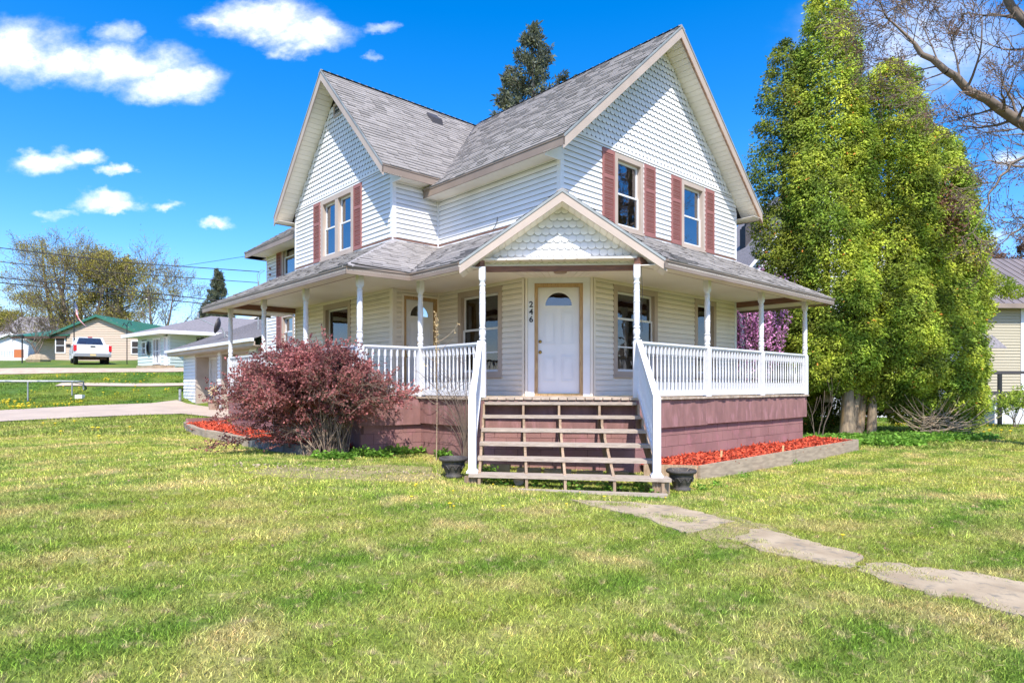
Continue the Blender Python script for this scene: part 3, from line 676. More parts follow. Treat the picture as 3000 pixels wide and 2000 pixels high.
# ---------------------------------------------------------------- porch outline
PO = [(6.75, .0), (6.75, -1.77), (.0, -1.77), (-1.79, .17), (-1.79, 2.06), (-3.03, 2.2), (-3.03, 9.06)]
EV = [(7.42, .25), (7.42, -2.20), (.29, -2.20), (-2.19, .33), (-2.20, 1.80), (-3.46, 1.90), (-3.46, 10.0), (-1.6, 10.0)]
SLO = 1.11 / 2.1
ZE = 3.555
def flat(name, pts, z0, z1, m, parent=house): mb = MB(); mb.prism([(x, y, z0) for x, y in pts], (0, 0, z1 - z0)); return mb.build(name, M[m], parent)
inner = [(-PA, LB + WA), (-PA, LB), (0, LB), (0, .969), (.948, 0), (WB, 0)]
flat('porch_ceiling', PO + inner, CEIL, CEIL + .02, 'ceil')
# bead-board under the little gable, by the door
mb = MB()
nv = Vector((-1.79, .17)) - Vector((0, -1.77)); nv.normalize(); ninv = Vector((nv.y, -nv.x)) * -1
for i in range(13):
    a = Vector((0, -1.77)) * (1 - (i + .0) / 13) + Vector((-1.79, .17)) * ((i + .0) / 13); b = Vector((0, -1.77)) * (1 - (i + .93) / 13) + Vector((-1.79, .17)) * ((i + .93) / 13)
    c = Vector((.948, 0)) * (1 - i / 13) + Vector((0, .969)) * (i / 13); e = Vector((.948, 0)) * (1 - (i + .93) / 13) + Vector((0, .969)) * ((i + .93) / 13)
    m = MB(); m.prism([(a.x, a.y, CEIL - .012), (b.x, b.y, CEIL - .012), (e.x, e.y, CEIL - .012), (c.x, c.y, CEIL - .012)], (0, 0, .01)); m.build('ceiling_plank', M['soffit'], house)
# beams along the post line
def seg_off(pts, d):   # offset open polyline outward
    out = []
    for i, p in enumerate(pts):
        p = Vector(p); ds = []
        if i > 0: ds.append((p - Vector(pts[i - 1])).normalized())
        if i < len(pts) - 1: ds.append((Vector(pts[i + 1]) - p).normalized())
        ns = [Vector((-x.y, x.x)) for x in ds]   # outward given our ordering
        n = sum(ns, Vector((0, 0))); n /= n.length; k = 1 / max(.4, n.dot(ns[0])); out.append(p + n * d * k)
    return out
OUTS = -1
def ring_seg(name, a, b, w, z0, z1, m, parent=house):
    a = Vector(a); b = Vector(b); d = (b - a).normalized(); n = Vector((d.y, -d.x)); mb = MB()
    mb.prism([(*(a + n * w / 2), z0), (*(b + n * w / 2), z0), (*(b - n * w / 2), z0), (*(a - n * w / 2), z0)], (0, 0, z1 - z0)); return mb.build(name, M[m], parent)
for i, (a, b) in enumerate(zip(PO[:-1], PO[1:])): i == 2 or ring_seg('porch_beam', a, b, .10 + .001 * i, 3.485 - .0005 * i + (.05 if i == 2 else 0), CEIL - .001, 'beam')
ring_seg('porch_beam', PO[-1], (-PA, 9.06), .10, 3.484, CEIL - .002, 'beam')
# soffit strip and fascia outside the beam
for i, (a, b, c, d) in enumerate(zip(PO[:-1], PO[1:], EV[:-1], EV[1:])):
    if i == 2: continue
    mb = MB(); mb.prism([(*a, 3.475), (*b, 3.475), (*d, 3.475), (*c, 3.475)], (0, 0, .012)); mb.build('porch_soffit', M['soffit'], proof)
mb = MB(); mb.prism([(-3.03, 9.06, 3.475), (-1.25, 9.06, 3.475), (-1.25, 10, 3.475), (-3.46, 10, 3.475)], (0, 0, .012)); mb.build('porch_soffit', M['soffit'], proof)
for i, (a, b) in enumerate(zip(EV[:-1], EV[1:])):
    if i == 2: continue
    A = Vector(a); B = Vector(b); d = (B - A).normalized(); n = Vector((d.y, -d.x)) * -1
    if i == 1: A = Vector((7.42, -2.2)); B = Vector((.22, -2.2))
    inw = Vector((-d.y, d.x)); inw = inw if True else -inw
    # inward normal = towards the house centre
    mid = (A + B) / 2; cen = Vector((2, 3)); inw = inw if (cen - mid).dot(inw) > 0 else -inw
    if i == 4: inw = Vector((0, 1)) if True else inw
    eave((*A, ZE), (*B, ZE), (*inw, 0), 0, proof, fh=.125, drop=.02)
# boards of the end soffits
for (x0, x1, y0, y1, ax) in ((6.79, 7.39, -2.0, .2, 1), ):
    n = 15
    me = MB().box((0, 0, 0), (x1 - x0, (y1 - y0) / n - .015, .008)).mesh('soffit_board', M['soffit'])
    for i in range(n): link('soffit_board', me, proof, (x0, y0 + i * (y1 - y0) / n, 3.462))
me = MB().box((0, 0, 0), (2.0 / 13 - .015, .85, .008)).mesh('soffit_board', M['soffit'])
for i in range(13): link('soffit_board', me, proof, (-3.3 + i * 2.0 / 13, 9.12, 3.462))
ZW = 4.69
ra, rb_ = (6.7, 0, ZW), (0, 0, ZW)
roof_plane([(7.42, -2.2, ZE), (6.7, 0, ZW), (0, 0, ZW), (.29, -2.2, ZE)], proof, 5)
roof_plane([(7.42, -2.2, ZE), (7.42, .25, ZE), (6.7, .02, ZW)], proof, 6)
roof_plane([(-2.19, .33, ZE), (0, 0, ZW), (0, LB, ZW), (-2.20, 1.80, ZE)], proof, 7)
roof_plane([(-2.20, 1.80, ZE), (0, LB, ZW), (-PA, LB, ZW), (-3.46, 1.86, ZE)], proof, 8)
roof_plane([(-3.46, 1.86, ZE), (-PA, LB, ZW), (-PA, 9.06, ZW), (-3.46, 10.0, ZE)], proof, 9)
roof_plane([(-3.46, 10.0, ZE), (-PA, 9.06, ZW), (-PA + .3, 10.0, ZE)], proof, 10)
def small_caps(a, b): caps(a, b, proof, .10, .17)
small_caps((-3.42, 1.92, ZE + .03), (-PA, LB, ZW + .01)); small_caps((7.40, -2.14, ZE + .03), (6.7, 0, ZW + .01))
mb = MB(); mb.bar((0, LB, ZW + .015), (-2.2, 1.82, ZE + .02), .04, .006); mb.build('valley', M['vent'], proof)
for (a, b) in (((0, LB, ZW + .03), (0, 0, ZW + .03)), ((0, 0, ZW + .03), (6.7, 0, ZW + .03)), ((-PA, LB, ZW + .03), (0, LB, ZW + .03)), ((-PA, 9.06, ZW + .03), (-PA, LB, ZW + .03))):
    a, b = Vector(a), Vector(b); dd_ = (b - a).normalized(); nn = Vector((dd_.y, -dd_.x, 0)); mb = MB(); mb.prism([a + nn * .0, b + nn * .0, b + nn * .03, a + nn * .03], (0, 0, .03)); mb.build('flashing', M['beam'], proof)
# the little gable over the steps
GF = Fr((-2.17, .33), (.28, -2.19)); gL = GF.L; AZ = 4.775
gm = gL / 2; gsl = (AZ - ZE) / gm
ap = GF.pt(gm, 0, AZ); tl = GF.pt(0, 0, ZE); tr_ = GF.pt(gL, 0, ZE); bk = Vector((.02, .02, AZ + .0)); bk2 = Vector((.05, .05, ZW + .02))
vl = Vector((-.02, .9, ZW)); vr = Vector((.9, -.02, ZW))
roof_plane([tl, ap, Vector((.0, .06, AZ))], proof, 11)
roof_plane([ap, tr_, Vector((.06, .0, AZ))], proof, 12)
caps(ap, (.03, .03, AZ), proof, .1, .17)
GI = Fr(GF.pt(0, -.40, 0).xy, GF.pt(gL, -.40, 0).xy)
gtop = AZ - .16
for (a, b) in ((ap, tl), (ap, tr_)):
    on = (*GF.n, 0); rake(a, b, on, .40, proof, True, False, fh=.155)
gb = 3.545
cG = lambda z: (gm - (gtop - z) / gsl, gm + (gtop - z) / gsl)
gface = fish(GI, gb + .03, cG, house, gtop - .02)
mb = MB(); GI.box(mb, cG(gb)[0], cG(gb)[1], -.001, .02, gb - .0, gb + .035); GI.box(mb, cG(gb)[0], cG(gb)[1], -.001, .012, gb + .035, gb + .15); mb.build('frieze_board', M['siding'], house)
mb = MB(); GI.box(mb, .42, gL - .42, -.06, .03, 3.455, 3.544); mb.build('porch_beam', M['beam'], house)
# small dark gaps along the foot of every fish-scale field
def gaps(fr, z, a, b):
    mb = MB(); s = a
    while s < b: mb.prism([fr.pt(s - .012, .021 + .001, z), fr.pt(s + .012, .022, z), fr.pt(s, .022, z + .03)], (fr.n.x * .004, fr.n.y * .004, 0)); s += SW
    mb.build('scale_gap', M['vent'], house)
gaps(GI, gb + .075, cG(gb + .1)[0] + .06, cG(gb + .1)[1])
# porch light
pl = GF.pt(gm - .02, -.75, 3.50)
mb = MB().lathe([(.11, 0), (.125, .02), (.125, .05), (.12, .055), (.12, .085), (.125, .09), (.125, .115), (.09, .12)], tuple(pl - Vector((0, 0, .02))), 18)
PL = mb.build('porch_light', M['fixture'], house, smooth=False)
mb = MB(); mb.lathe([(.128, 0), (.132, .005), (.128, .01)], tuple(pl + Vector((0, 0, .01))), 18, False); mb.lathe([(.128, 0), (.132, .005), (.128, .01)], tuple(pl + Vector((0, 0, .06))), 18, False); mb.build('light_band', M['brown'], PL)
# ---- write fish scales
scales.sort(key=lambda t: t[0])
for _, P, fr, w in scales[:300]: link('scale_shingle', SME, w, P, fr.a)
rest = {}
for _, P, fr, w in scales[300:]: rest.setdefault(w.name, [w, []])[1].append((P, fr))
for nm, (w, Ls) in rest.items():
    mb = MB()
    for P, fr in Ls:
        k = len(mb.v); Mx = Matrix.Translation(P) @ Matrix.Rotation(fr.a, 4, 'Z'); mb.v += [tuple(Mx @ Vector(v)) for v in SM.v]; mb.f += [tuple(k + i for i in f) for f in SM.f]
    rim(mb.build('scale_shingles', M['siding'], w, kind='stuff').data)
gaps(FB, FRZ + .0, .2, WB - .2); gaps(FA, FRZ + .0, .2, WA - .2)

# ---------------------------------------------------------------- porch deck, skirt, foundation
deck = flat('porch_deck', [(6.72, -.01), (6.72, -1.74), (.02, -1.74), (-1.76, .19), (-1.76, 2.09), (-3.0, 2.23), (-3.0, 9.04)] + inner, DECK - .16, DECK - .045, 'postwood')
rg = random.Random(4)
def dboard(a, b, w, z1=DECK):
    a = Vector(a); b = Vector(b); mb = MB(); mb.bar((*a, z1 - .02 - rg.uniform(0, .004)), (*b, z1 - .02 - rg.uniform(0, .004)), w, .036); mb.build('deck_board', M['deck'], deck)
n = 47
for i in range(n): x = .22 + (6.78 - .22) * (i + .5) / n; dboard((x, -1.83 - rg.uniform(0, .03)), (x, -.01 if x > .95 else -.01 - (.95 - x)), (6.56 / n) - .008)
n = 14
for i in range(n): y = .3 + (2.1 - .3) * (i + .5) / n; dboard((-1.85 - rg.uniform(0, .03), y), (-.01 if y > .97 else -.01 - (.97 - y) * .6, y), 1.8 / n - .008)
n = 48
for i in range(n): y = 2.15 + (9.06 - 2.15) * (i + .5) / n; dboard((-3.09 - rg.uniform(0, .03), y), (-1.26 if y > 3.94 else -.01, y), 6.91 / n - .008)
S0, S1 = Vector((-1.81, .20)), Vector((.01, -1.80)); sd = (S1 - S0).normalized(); so_n = Vector((sd.y, -sd.x)); sL = (S1 - S0).length
c0, c1 = Vector((0, .969)), Vector((.948, 0))
n = 18
for i in range(n):
    t = (i + .5) / n; a = S0 + (S1 - S0) * t + so_n * .06; b = c0 + (c1 - c0) * t; dboard(a, b - (b - a).normalized() * .04, sL / n - .012, DECK + .003)
FP = [(6.71, .0), (6.71, -1.73), (.0, -1.73), (-1.75, .18), (-1.75, 2.09), (-3.0, 2.23), (-3.0, 9.04)]
skirts = {0: 1, 1: 3, 2: 2, 3: 1, 4: 1, 5: 3}
found = link('foundation', None, house)
for i, (a, b) in enumerate(zip(FP[:-1], FP[1:])):
    A, B = Vector(a), Vector(b); d = (B - A).normalized(); nn = Vector((d.y, -d.x)); mid = (A + B) / 2
    if (mid - Vector((2, 4))).dot(nn) < 0: nn = -nn
    if i == 4: nn = Vector((0, -1))
    Lg = (B - A).length
    m = MB(); m.prism([(*A, -.35), (*B, -.35), (*(B - nn * .2), -.35), (*(A - nn * .2), -.35)], (0, 0, 1.4)); m.build('block_core', M['mortar'], found)
    # blocks, recessed joints
    z = -.26; row = 0
    while z < .78:
        s = -(.2 if row % 2 else 0)
        while s < Lg:
            s0, s1 = max(0, s) + .004, min(Lg, s + .4) - .004
            if s1 - s0 > .05:
                o = .008 + rg.uniform(-.002, .003); p = A + d * s0; q = A + d * s1
                m = MB(); m.prism([(*(p + nn * o), z + .004), (*(q + nn * o), z + .004), (*(q - nn * .01), z + .004), (*(p - nn * .01), z + .004)], (0, 0, .192)); m.build('block', M['mblock'], found)
            s += .4
        z += .2; row += 1
    k = skirts[i]
    for j in range(k):
        p = A + d * (Lg * j / k + .003) ; q = A + d * (Lg * (j + 1) / k - .003)
        o = .07 + rg.uniform(-.004, .004)
        if j == 0: p -= d * .07
        if j == k - 1 and i != 3: q += d * .07
        m = MB(); zb = .70 + rg.uniform(-.02, .015)
        m.prism([(*(p + nn * o), zb), (*(q + nn * o), zb + rg.uniform(-.01, .01)), (*(q + nn * (o - .018)), zb), (*(p + nn * (o - .018)), zb)], (0, 0, DECK - .055 - zb)); m.build('skirt_panel', M['maroon'], house)
# ---------------------------------------------------------------- posts, railings
def post_mesh():
    mb = MB(); h = .054
    mb.box((-.06, -.06, 0), (.06, .06, .93))
    ch = [(.06, .93), (.052, .955)]
    mb.lathe([(.066, .925), (.066, .945), (.05, .965), (.05, 1.0), (.060, 1.005), (.060, 1.02), (.047, 1.03), (.050, 1.05), (.060, 1.09), (.061, 1.13), (.052, 1.17), (.046, 1.18), (.058, 1.19), (.058, 1.21), (.045, 1.22),
              (.050, 1.26), (.053, 1.36), (.055, 1.44), (.059, 1.445), (.059, 1.455), (.054, 1.46), (.054, 1.62), (.059, 1.625), (.059, 1.637), (.053, 1.642), (.052, 1.80), (.057, 1.805), (.057, 1.818), (.050, 1.825), (.049, 1.93), (.058, 1.94), (.058, 1.955), (.045, 1.965), (.045, 1.99), (.060, 2.03)], n=16)
    mb.hexa([(-.05, -.05, 2.03), (.05, -.05, 2.03), (.05, .05, 2.03), (-.05, .05, 2.03), (-h, -h, 2.07), (h, -h, 2.07), (h, h, 2.07), (-h, h, 2.07)])
    mb.box((-h, -h, 2.07), (h, h, 2.255))
    return mb.mesh('porch_post', M['white2'])
PM = post_mesh()
posts = [(0, -1.77, -48), (2.27, -1.77, 0), (4.5, -1.77, 0), (6.75, -1.77, 0), (-1.79, .17, -48), (-1.79, 2.06, 0), (-3.03, 2.2, 0), (-3.03, 4.48, 0), (-3.03, 6.77, 0), (-3.03, 9.06, 0)]
for p, q, a in posts: link('porch_post', PM, house, (p, q, DECK), math.radians(a * .0 + (a if a else 0)))
def bal_mesh(h):
    mb = MB(); r = .018
    mb.box((-r, -r, 0), (r, r, h * .20)); mb.box((-r, -r, h * .80), (r, r, h))
    k = h / .84
    mb.lathe([(.012, .168 * k), (.019, .178 * k), (.012, .19 * k), (.018, .20 * k), (.012, .215 * k), (.016, .27 * k), (.018, .36 * k), (.013, .58 * k), (.011, .62 * k), (.018, .63 * k), (.012, .642 * k), (.019, .655 * k), (.013, .672 * k)], n=8)
    return mb.mesh('baluster', M['white2'])
BL = bal_mesh(.82)
def railing(a, b, n, parent=house, zt=2.20, zb=1.36):
    a = Vector(a); b = Vector(b); d = (b - a).normalized(); A = a + d * .062; B = b - d * .062; an = math.atan2(d.y, d.x)
    mb = MB(); mb.bar((*A, zt - .022), (*B, zt - .022), .085, .035); mb.bar((*A, zt - .052), (*B, zt - .052), .05, .03)
    R = mb.build('railing', M['white2'], parent)
    mb = MB(); mb.bar((*A, zb - .05), (*B, zb - .05), .05, .10); mb.build('bottom_rail', M['white2'], R)
    Lg = (B - A).length
    for i in range(n): p = A + d * Lg * (i + .5) / n; link('baluster', BL, R, (p.x, p.y, zb - .02), an)
railing((0, -1.77), (2.27, -1.77), 18); railing((2.27, -1.77), (4.5, -1.77), 18); railing((4.5, -1.77), (6.75, -1.77), 18)
railing((6.75, -1.77), (6.75, 0), 14)
railing((-1.79, 2.06), (-1.79, .17), 15); railing((-3.03, 2.2), (-1.79, 2.06), 9)
for a, b in ((9.06, 6.77), (6.77, 4.48), (4.48, 2.2)): railing((-3.03, a), (-3.03, b), 18)
# cable stapled down the post right of the steps
P0 = Vector((.02, -1.83)); mb = MB(); mb.tube([(P0.x + .045 + .008 * math.sin(z * 9), P0.y + .0 + .006 * math.cos(z * 7), z) for z in np.linspace(3.47, 2.35, 14)], .005, 5); mb.build('cable', M['black'], house)
# wire hanging on the upper wall
mb = MB(); mb.tube([FSB.pt(2.15, .03, 5.0), FSB.pt(2.15, .04, 4.9), FSB.pt(2.12, .05, 4.83), FSB.pt(2.05, .06, 4.76)], .008, 5); mb.build('cable', M['vent'], house)

# ---------------------------------------------------------------- wooden steps
wS = lambda a, out, z: Vector((*W(*(S0 + sd * a + so_n * out)), z))
steps = thing('wooden_steps', 'open weathered wooden steps with white handrails leading up to the porch door', 'steps')
TZ = [1.165, .955, .76, .575, .395, .20]
TO = [.13 + .375 * i for i in range(6)]
skew = .035
def sp(a, o, z): return wS(a + o * .062 + (.035 * o if a < sL * .3 else 0), o + (a - sL / 2) * skew * (o / 2), z)
for i, (z, o) in enumerate(zip(TZ, TO)):
    a0, a1 = (.06, sL - .06) if i < 5 else (-.04, sL + .03)
    a0 += .02 - i * .012; a1 += -.02 + i * .012
    mb = MB(); dz = -.015 * (i / 5)
    if i == 0: mb.hexa([sp(a0, .03, z - .07), sp(a1, .03, z - .07), sp(a1, .07, z - .07), sp(a0, .07, z - .07), sp(a0, .03, z), sp(a1, .03, z), sp(a1, .07, z), sp(a0, .07, z)])
    mb.hexa([sp(a0, o + .14, z - .046), sp(a1, o + .14, z - .046 + dz), sp(a1, o - .14, z - .046 + dz), sp(a0, o - .14, z - .046), sp(a0, o + .14, z), sp(a1, o + .14, z + dz), sp(a1, o - .14, z + dz), sp(a0, o - .14, z)])
    mb.build('tread', M['tread'], steps)
for k, a in enumerate((.05, .72, 1.33, 2.0, sL - .06)):
    mb = MB(); w = .038
    # sloping stringer
    pts = [(.05, 1.05), (.05, .78), (1.95, -.12), (2.13, -.12), (2.13, .15)]
    mb.prism([sp(a, o, z) for o, z in pts], (sp(a + w, 0, 0) - sp(a, 0, 0)))
    for (z, o) in list(zip(TZ, TO))[:5]:   # notches read as blocks below each tread
        mb.prism([sp(a, o + .13, z - .04), sp(a, o - .12, z - .04), sp(a, o - .12, z - .16), sp(a, o + .13, z - .235)], (sp(a + w * .98, 0, 0) - sp(a, 0, 0)))
    mb.build('stringer', M['postwood'], steps)
for a in (.72, 1.33, 2.0):
    for (o, zt) in ((2.0, .165),): mb = MB(); mb.bar(sp(a + .02, o + .08, -.12), sp(a + .02, o + .08, zt), .04, .06, up=(0, 1, 0)); mb.build('leg', M['postwood'], steps)
mb = MB(); mb.bar(sp(.4, 2.22, -.01), sp(sL + .0, 2.22, -.04), .09, .07); mb.build('sill_board', M['tread'], steps)
for a, z in ((-.02, .165), (sL - .05, .15)):
    for j in range(4):
        mb = MB(); x = a - .06 + j * .042 ; mb.bar(sp(x, 2.03, -.15), sp(x, 2.03, z - .001), .04, .14, up=(so_n.x, so_n.y, 0)); mb.build('foot_block', M['postwood'], steps)
for s, a in ((0, .0), (1, sL)):
    top = wS(a, .06, 2.19) ; base_o = 2.0; bx = -.03 if s == 0 else sL - .10
    nb = sp(bx, base_o, .2 - .012 * s)
    ntp = nb + Vector((0, 0, 1.09))
    mb = MB(); u = Vector((*[x for x in (Vector(W(*sd)) - Vector(W(0, 0)))], 0)).normalized(); 
    mb.bar(nb, ntp, .105, .105, up=tuple(u)); NP = mb.build('newel_post', M['white'], steps)
    mb = MB(); c = nb; mb.bar(c + Vector((0, 0, .0)), c + Vector((0, 0, .03)), .16, .16, up=tuple(u)); mb.bar(c + Vector((0, 0, .03)), c + Vector((0, 0, .05)), .13, .13, up=tuple(u)); mb.build('post_base', M['white'], NP)
    mb = MB(); hr0 = wS(a, .05, 2.19); hr1 = ntp + Vector((0, 0, -.01)); mb.bar(hr0, hr1 + (hr1 - hr0).normalized() * .03, .09, .05); HR = mb.build('handrail', M['white'], steps)
    mb = MB(); lo0 = wS(a, .05, 1.33); lo1 = nb + Vector((0, 0, .22)); mb.bar(lo0, lo1, .05, .08); mb.build('bottom_rail', M['white'], HR)
    for i in range(15):
        t = (i + .6) / 15.4; p = lo0.lerp(lo1, t); q = hr0.lerp(hr1, t); h = q.z - p.z
        link('baluster', BL, HR, tuple(p), ANG + math.atan2(sd.y, sd.x), (1, 1, h / .82))
# ---------------------------------------------------------------- rear wing of the house
RP = -.5; RZ = zeB - .02
R1 = Fr((RP, 13.07), (RP, 9.06))
ro = [(1.27, 2.35, 4.9, 6.2)]; rg_o = [(1.27, 2.2, 2.6, 3.72)]
wall(R1, 4.2, RZ - .12, ro); wall(R1, .3, 4.19, rg_o)
window(R1, *ro[0], house, casw=.09); window(R1, *rg_o[0], house, casw=.09)
shutter(R1, .87, 4.95, .38, 1.25); shutter(R1, .87, 2.65, .38, 1.1)
mb = MB(); R1.box(mb, -.01, .05, 0, .025, .3, RZ - .2); mb.build('corner_post', M['white'], house)
RE = Fr((3, 13.07), (RP, 13.07)); wall(RE, .3, RZ - .2, (), boards=False)
roof_plane([(RP - .56, 13.6, RZ), (RP - .56, 8.9, RZ), (2.6, 8.9, RZ + 3.16 * .83), (2.6, 10.44, RZ + 3.16 * .83)], roof_r := link('rear_roof', None, house), 20)
n0 = len(tabs)
eave((RP - .56, 13.6, RZ), (RP - .56, 8.9, RZ), (1, 0, 0), .56, roof_r)
eave((RP - .56, 13.6, RZ), (4, 13.6, RZ), (0, -1, 0), .5, roof_r)
for k in range(3):   # insulators by the rear window
    z = 5.35 - k * .21; mb = MB(); c = R1.pt(.37, .06, z); mb.lathe([(.02, -.04), (.035, -.02), (.025, 0), (.035, .02), (.02, .04)], tuple(c), 8); mb.build('insulator', M['shutter'], house)
# ---- write shingles: the 300 that show largest as pieces, the rest joined
tabs.sort(key=lambda t: t[0])
near = tabs[:300]
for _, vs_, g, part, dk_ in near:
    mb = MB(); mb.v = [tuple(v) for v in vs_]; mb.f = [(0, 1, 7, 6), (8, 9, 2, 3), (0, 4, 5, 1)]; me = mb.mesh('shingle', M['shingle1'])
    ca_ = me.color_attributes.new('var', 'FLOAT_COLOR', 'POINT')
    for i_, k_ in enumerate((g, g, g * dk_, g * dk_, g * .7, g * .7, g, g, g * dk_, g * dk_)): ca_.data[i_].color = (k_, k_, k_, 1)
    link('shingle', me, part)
for part, nm in ((roof, 'roof_shingles'), (proof, 'porch_shingles'), (roof_r, 'rear_shingles')):
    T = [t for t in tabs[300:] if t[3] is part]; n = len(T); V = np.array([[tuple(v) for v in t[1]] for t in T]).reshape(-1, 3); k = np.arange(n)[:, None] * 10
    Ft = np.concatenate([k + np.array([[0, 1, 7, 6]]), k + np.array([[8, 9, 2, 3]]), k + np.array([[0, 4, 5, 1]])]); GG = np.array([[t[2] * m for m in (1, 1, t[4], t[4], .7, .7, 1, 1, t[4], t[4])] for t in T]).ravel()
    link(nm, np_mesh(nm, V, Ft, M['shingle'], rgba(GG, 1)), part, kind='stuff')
# ---------------------------------------------------------------- random vegetation helpers
def cards(C_, D, size, rng, aspect=.5, droop=0, up=None):   # leaf quads: centres C_, directions D
    n = len(C_); D = D / (np.linalg.norm(D, axis=1, keepdims=True) + 1e-9); R = rng.normal(size=(n, 3)) if up is None else up + rng.normal(size=(n, 3)) * .28
    X = np.cross(D, R); X /= (np.linalg.norm(X, axis=1, keepdims=True) + 1e-9); s = (size * rng.uniform(.7, 1.3, n))[:, None] if np.isscalar(size) else size[:, None]
    a = C_ - X * s * aspect * .25; b = C_ + X * s * aspect * .25
    m1 = C_ + D * s * .55 + X * s * aspect * .5; m0 = C_ + D * s * .55 - X * s * aspect * .5; t = C_ + D * s; t[:, 2] -= droop * s[:, 0]
    V = np.stack([C_, m1, t, m0], 1).reshape(-1, 3); k = np.arange(n)[:, None] * 4; F = k + np.array([[0, 1, 2, 3]]); return V, F
def seg_tubes(S, n=3):   # S: array (k,8): a xyz ra b xyz rb
    S = np.asarray(S, float); a = S[:, 0:3]; ra = S[:, 3]; b = S[:, 4:7]; rb = S[:, 7]; d = b - a; d /= (np.linalg.norm(d, axis=1, keepdims=True) + 1e-9)
    ref = np.where(np.abs(d[:, 2:3]) > .9, np.array([[1., 0, 0]]), np.array([[0, 0, 1.]])); x = np.cross(d, ref); x /= np.linalg.norm(x, axis=1, keepdims=True); y = np.cross(d, x)
    V = []
    for c, r in ((a, ra), (b, rb)):
        for j in range(n): t = 2 * math.pi * j / n; V.append(c + (x * math.cos(t) + y * math.sin(t)) * r[:, None])
    V = np.stack(V, 1).reshape(-1, 3); k = np.arange(len(S))[:, None] * 2 * n; F = np.concatenate([k + np.array([[j, (j + 1) % n, n + (j + 1) % n, n + j]]) for j in range(n)]); return V, F
def grow(rng, a, d, ln, r, depth, S, tips, spread=.55, upw=.15, ratio=.72, nseg=4, kids=(2, 4), wob=.16, rmin=.004, dense=1.0):
    a = np.array(a, float); d = np.array(d, float); d /= np.linalg.norm(d); st = ln / nseg; r1 = r
    for i in range(nseg):
        d = d + rng.normal(size=3) * wob; d[2] += upw * .3; d /= np.linalg.norm(d); b = a + d * st; r2 = max(rmin, r1 * (.86 if depth else .7))
        S.append((*a, r1, *b, r2)); a = b; r1 = r2
        if depth > 0 and i >= (1 if depth < 9 else 0):
            for _ in range(rng.integers(kids[0], kids[1] + 1) if i == nseg - 1 else (1 if rng.random() < .75 * dense else 0)):
                v = rng.normal(size=3); v -= d * v.dot(d); v /= np.linalg.norm(v); nd = d * math.cos(spread) + v * math.sin(spread * rng.uniform(.7, 1.4)); nd[2] += upw
                grow(rng, a, nd, ln * ratio * rng.uniform(.8, 1.15), max(rmin, r1 * .62), depth - 1, S, tips, spread, upw, ratio, nseg, kids, wob, rmin, dense)
        if depth == 0: tips.append((*a, *d))
def leafmat(name, c1, c2, **k): return mat(name, c1, c2, 1.2, .6, space='W', attr='var', transl=.4, spec=.25, **k)
M['cedar'] = leafmat('cedar_foliage', (.42, .50, .065), (.21, .33, .045))
M['bark'] = mat('cedar_bark', (.37, .28, .18), (.22, .165, .11), 7, .9, .6, 25, stretch=(4, 4, .5), c3=(.36, .22, .09), s3=1.2)
M['twig'] = mat('grey_twig', (.20, .15, .11), (.13, .10, .08), 6, .85)
M['deadtwig'] = mat('tan_dead_twig', (.42, .33, .22), (.30, .22, .15), 6, .85)
M['barberry'] = leafmat('barberry_leaf', (.50, .19, .175), (.34, .125, .115))
M['bstem'] = mat('barberry_stem', (.27, .20, .14), (.15, .10, .075), 9, .85)
M['spruce'] = leafmat('spruce_needles', (.17, .20, .11), (.11, .14, .10))
M['budleaf'] = leafmat('spring_leaf', (.44, .40, .07), (.34, .28, .07))
M['bud'] = leafmat('brown_bud', (.26, .13, .07), (.16, .085, .05))
M['pink'] = leafmat('redbud_blossom', (.92, .46, .80), (.80, .34, .66))
M['green'] = leafmat('ground_cover_leaf', (.22, .40, .05), (.15, .30, .04))
M['daylily'] = leafmat('green_blade', (.17, .28, .05), (.10, .2, .03))
def plant_obj(name, V, F, m, parent, var=None, kind=None):
    me = np_mesh(name, V, F, m, None if var is None else var); return link(name, me, parent, kind=kind)
# ---------------------------------------------------------------- path slabs
def blob(name, pts, z, m, parent=None, seed=0, th=.05, sub=5, jit=.035):
    r = random.Random(seed); P = []
    for i in range(len(pts)):
        a, b = Vector(pts[i]), Vector(pts[(i + 1) % len(pts)])
        for j in range(sub): q = a.lerp(b, j / sub); P.append((q.x + r.uniform(-jit, jit), q.y + r.uniform(-jit, jit)))
    mb = MB(); k = len(P); mb.v = [(x, y, gzf(x, y) + z) for x, y in P] + [(x, y, gzf(x, y) + z - th) for x, y in P]; mb.f = [tuple(range(k))]
    for i in range(k): j = (i + 1) % k; mb.f.append((i, i + k, j + k, j))
    return mb.build(name, m, parent)
def onz(X, Y, z): t = (z - EYE) / ((CY - Y) / FX); return ((X - 1500) / FX * t, t)
def px_ground(X, Y):
    z = 0
    for _ in range(12): x, y = onz(X, Y, z); z = gzf(x, y)
    return x, y
SL = [[(260, 418), (420, 425), (560, 432), (760, 452), (900, 485), (1015, 520), (930, 545), (810, 572), (700, 545), (600, 500), (430, 462)],
      [(1000, 600), (1060, 580), (1140, 545), (1280, 585), (1400, 622), (1620, 680), (1560, 738), (1440, 715), (1250, 680), (1120, 650)],
      [(1615, 715), (1740, 708), (1850, 730), (2000, 742), (2150, 765), (2352, 805), (2480, 830), (2500, 1010), (2352, 962), (2200, 922), (2080, 868), (1950, 868), (1800, 818), (1575, 748)]]
path = link('path', None, kind='structure'); slabs = []
blob('worn_soil', [px_ground(1500 + a / 1.568, 1200 + b / 1.568) for a, b in ((820, 470), (1000, 490), (1200, 540), (1330, 585), (1250, 610), (1000, 640), (860, 590))], .012, M['dirt'], path, 9, .03, jit=.06)
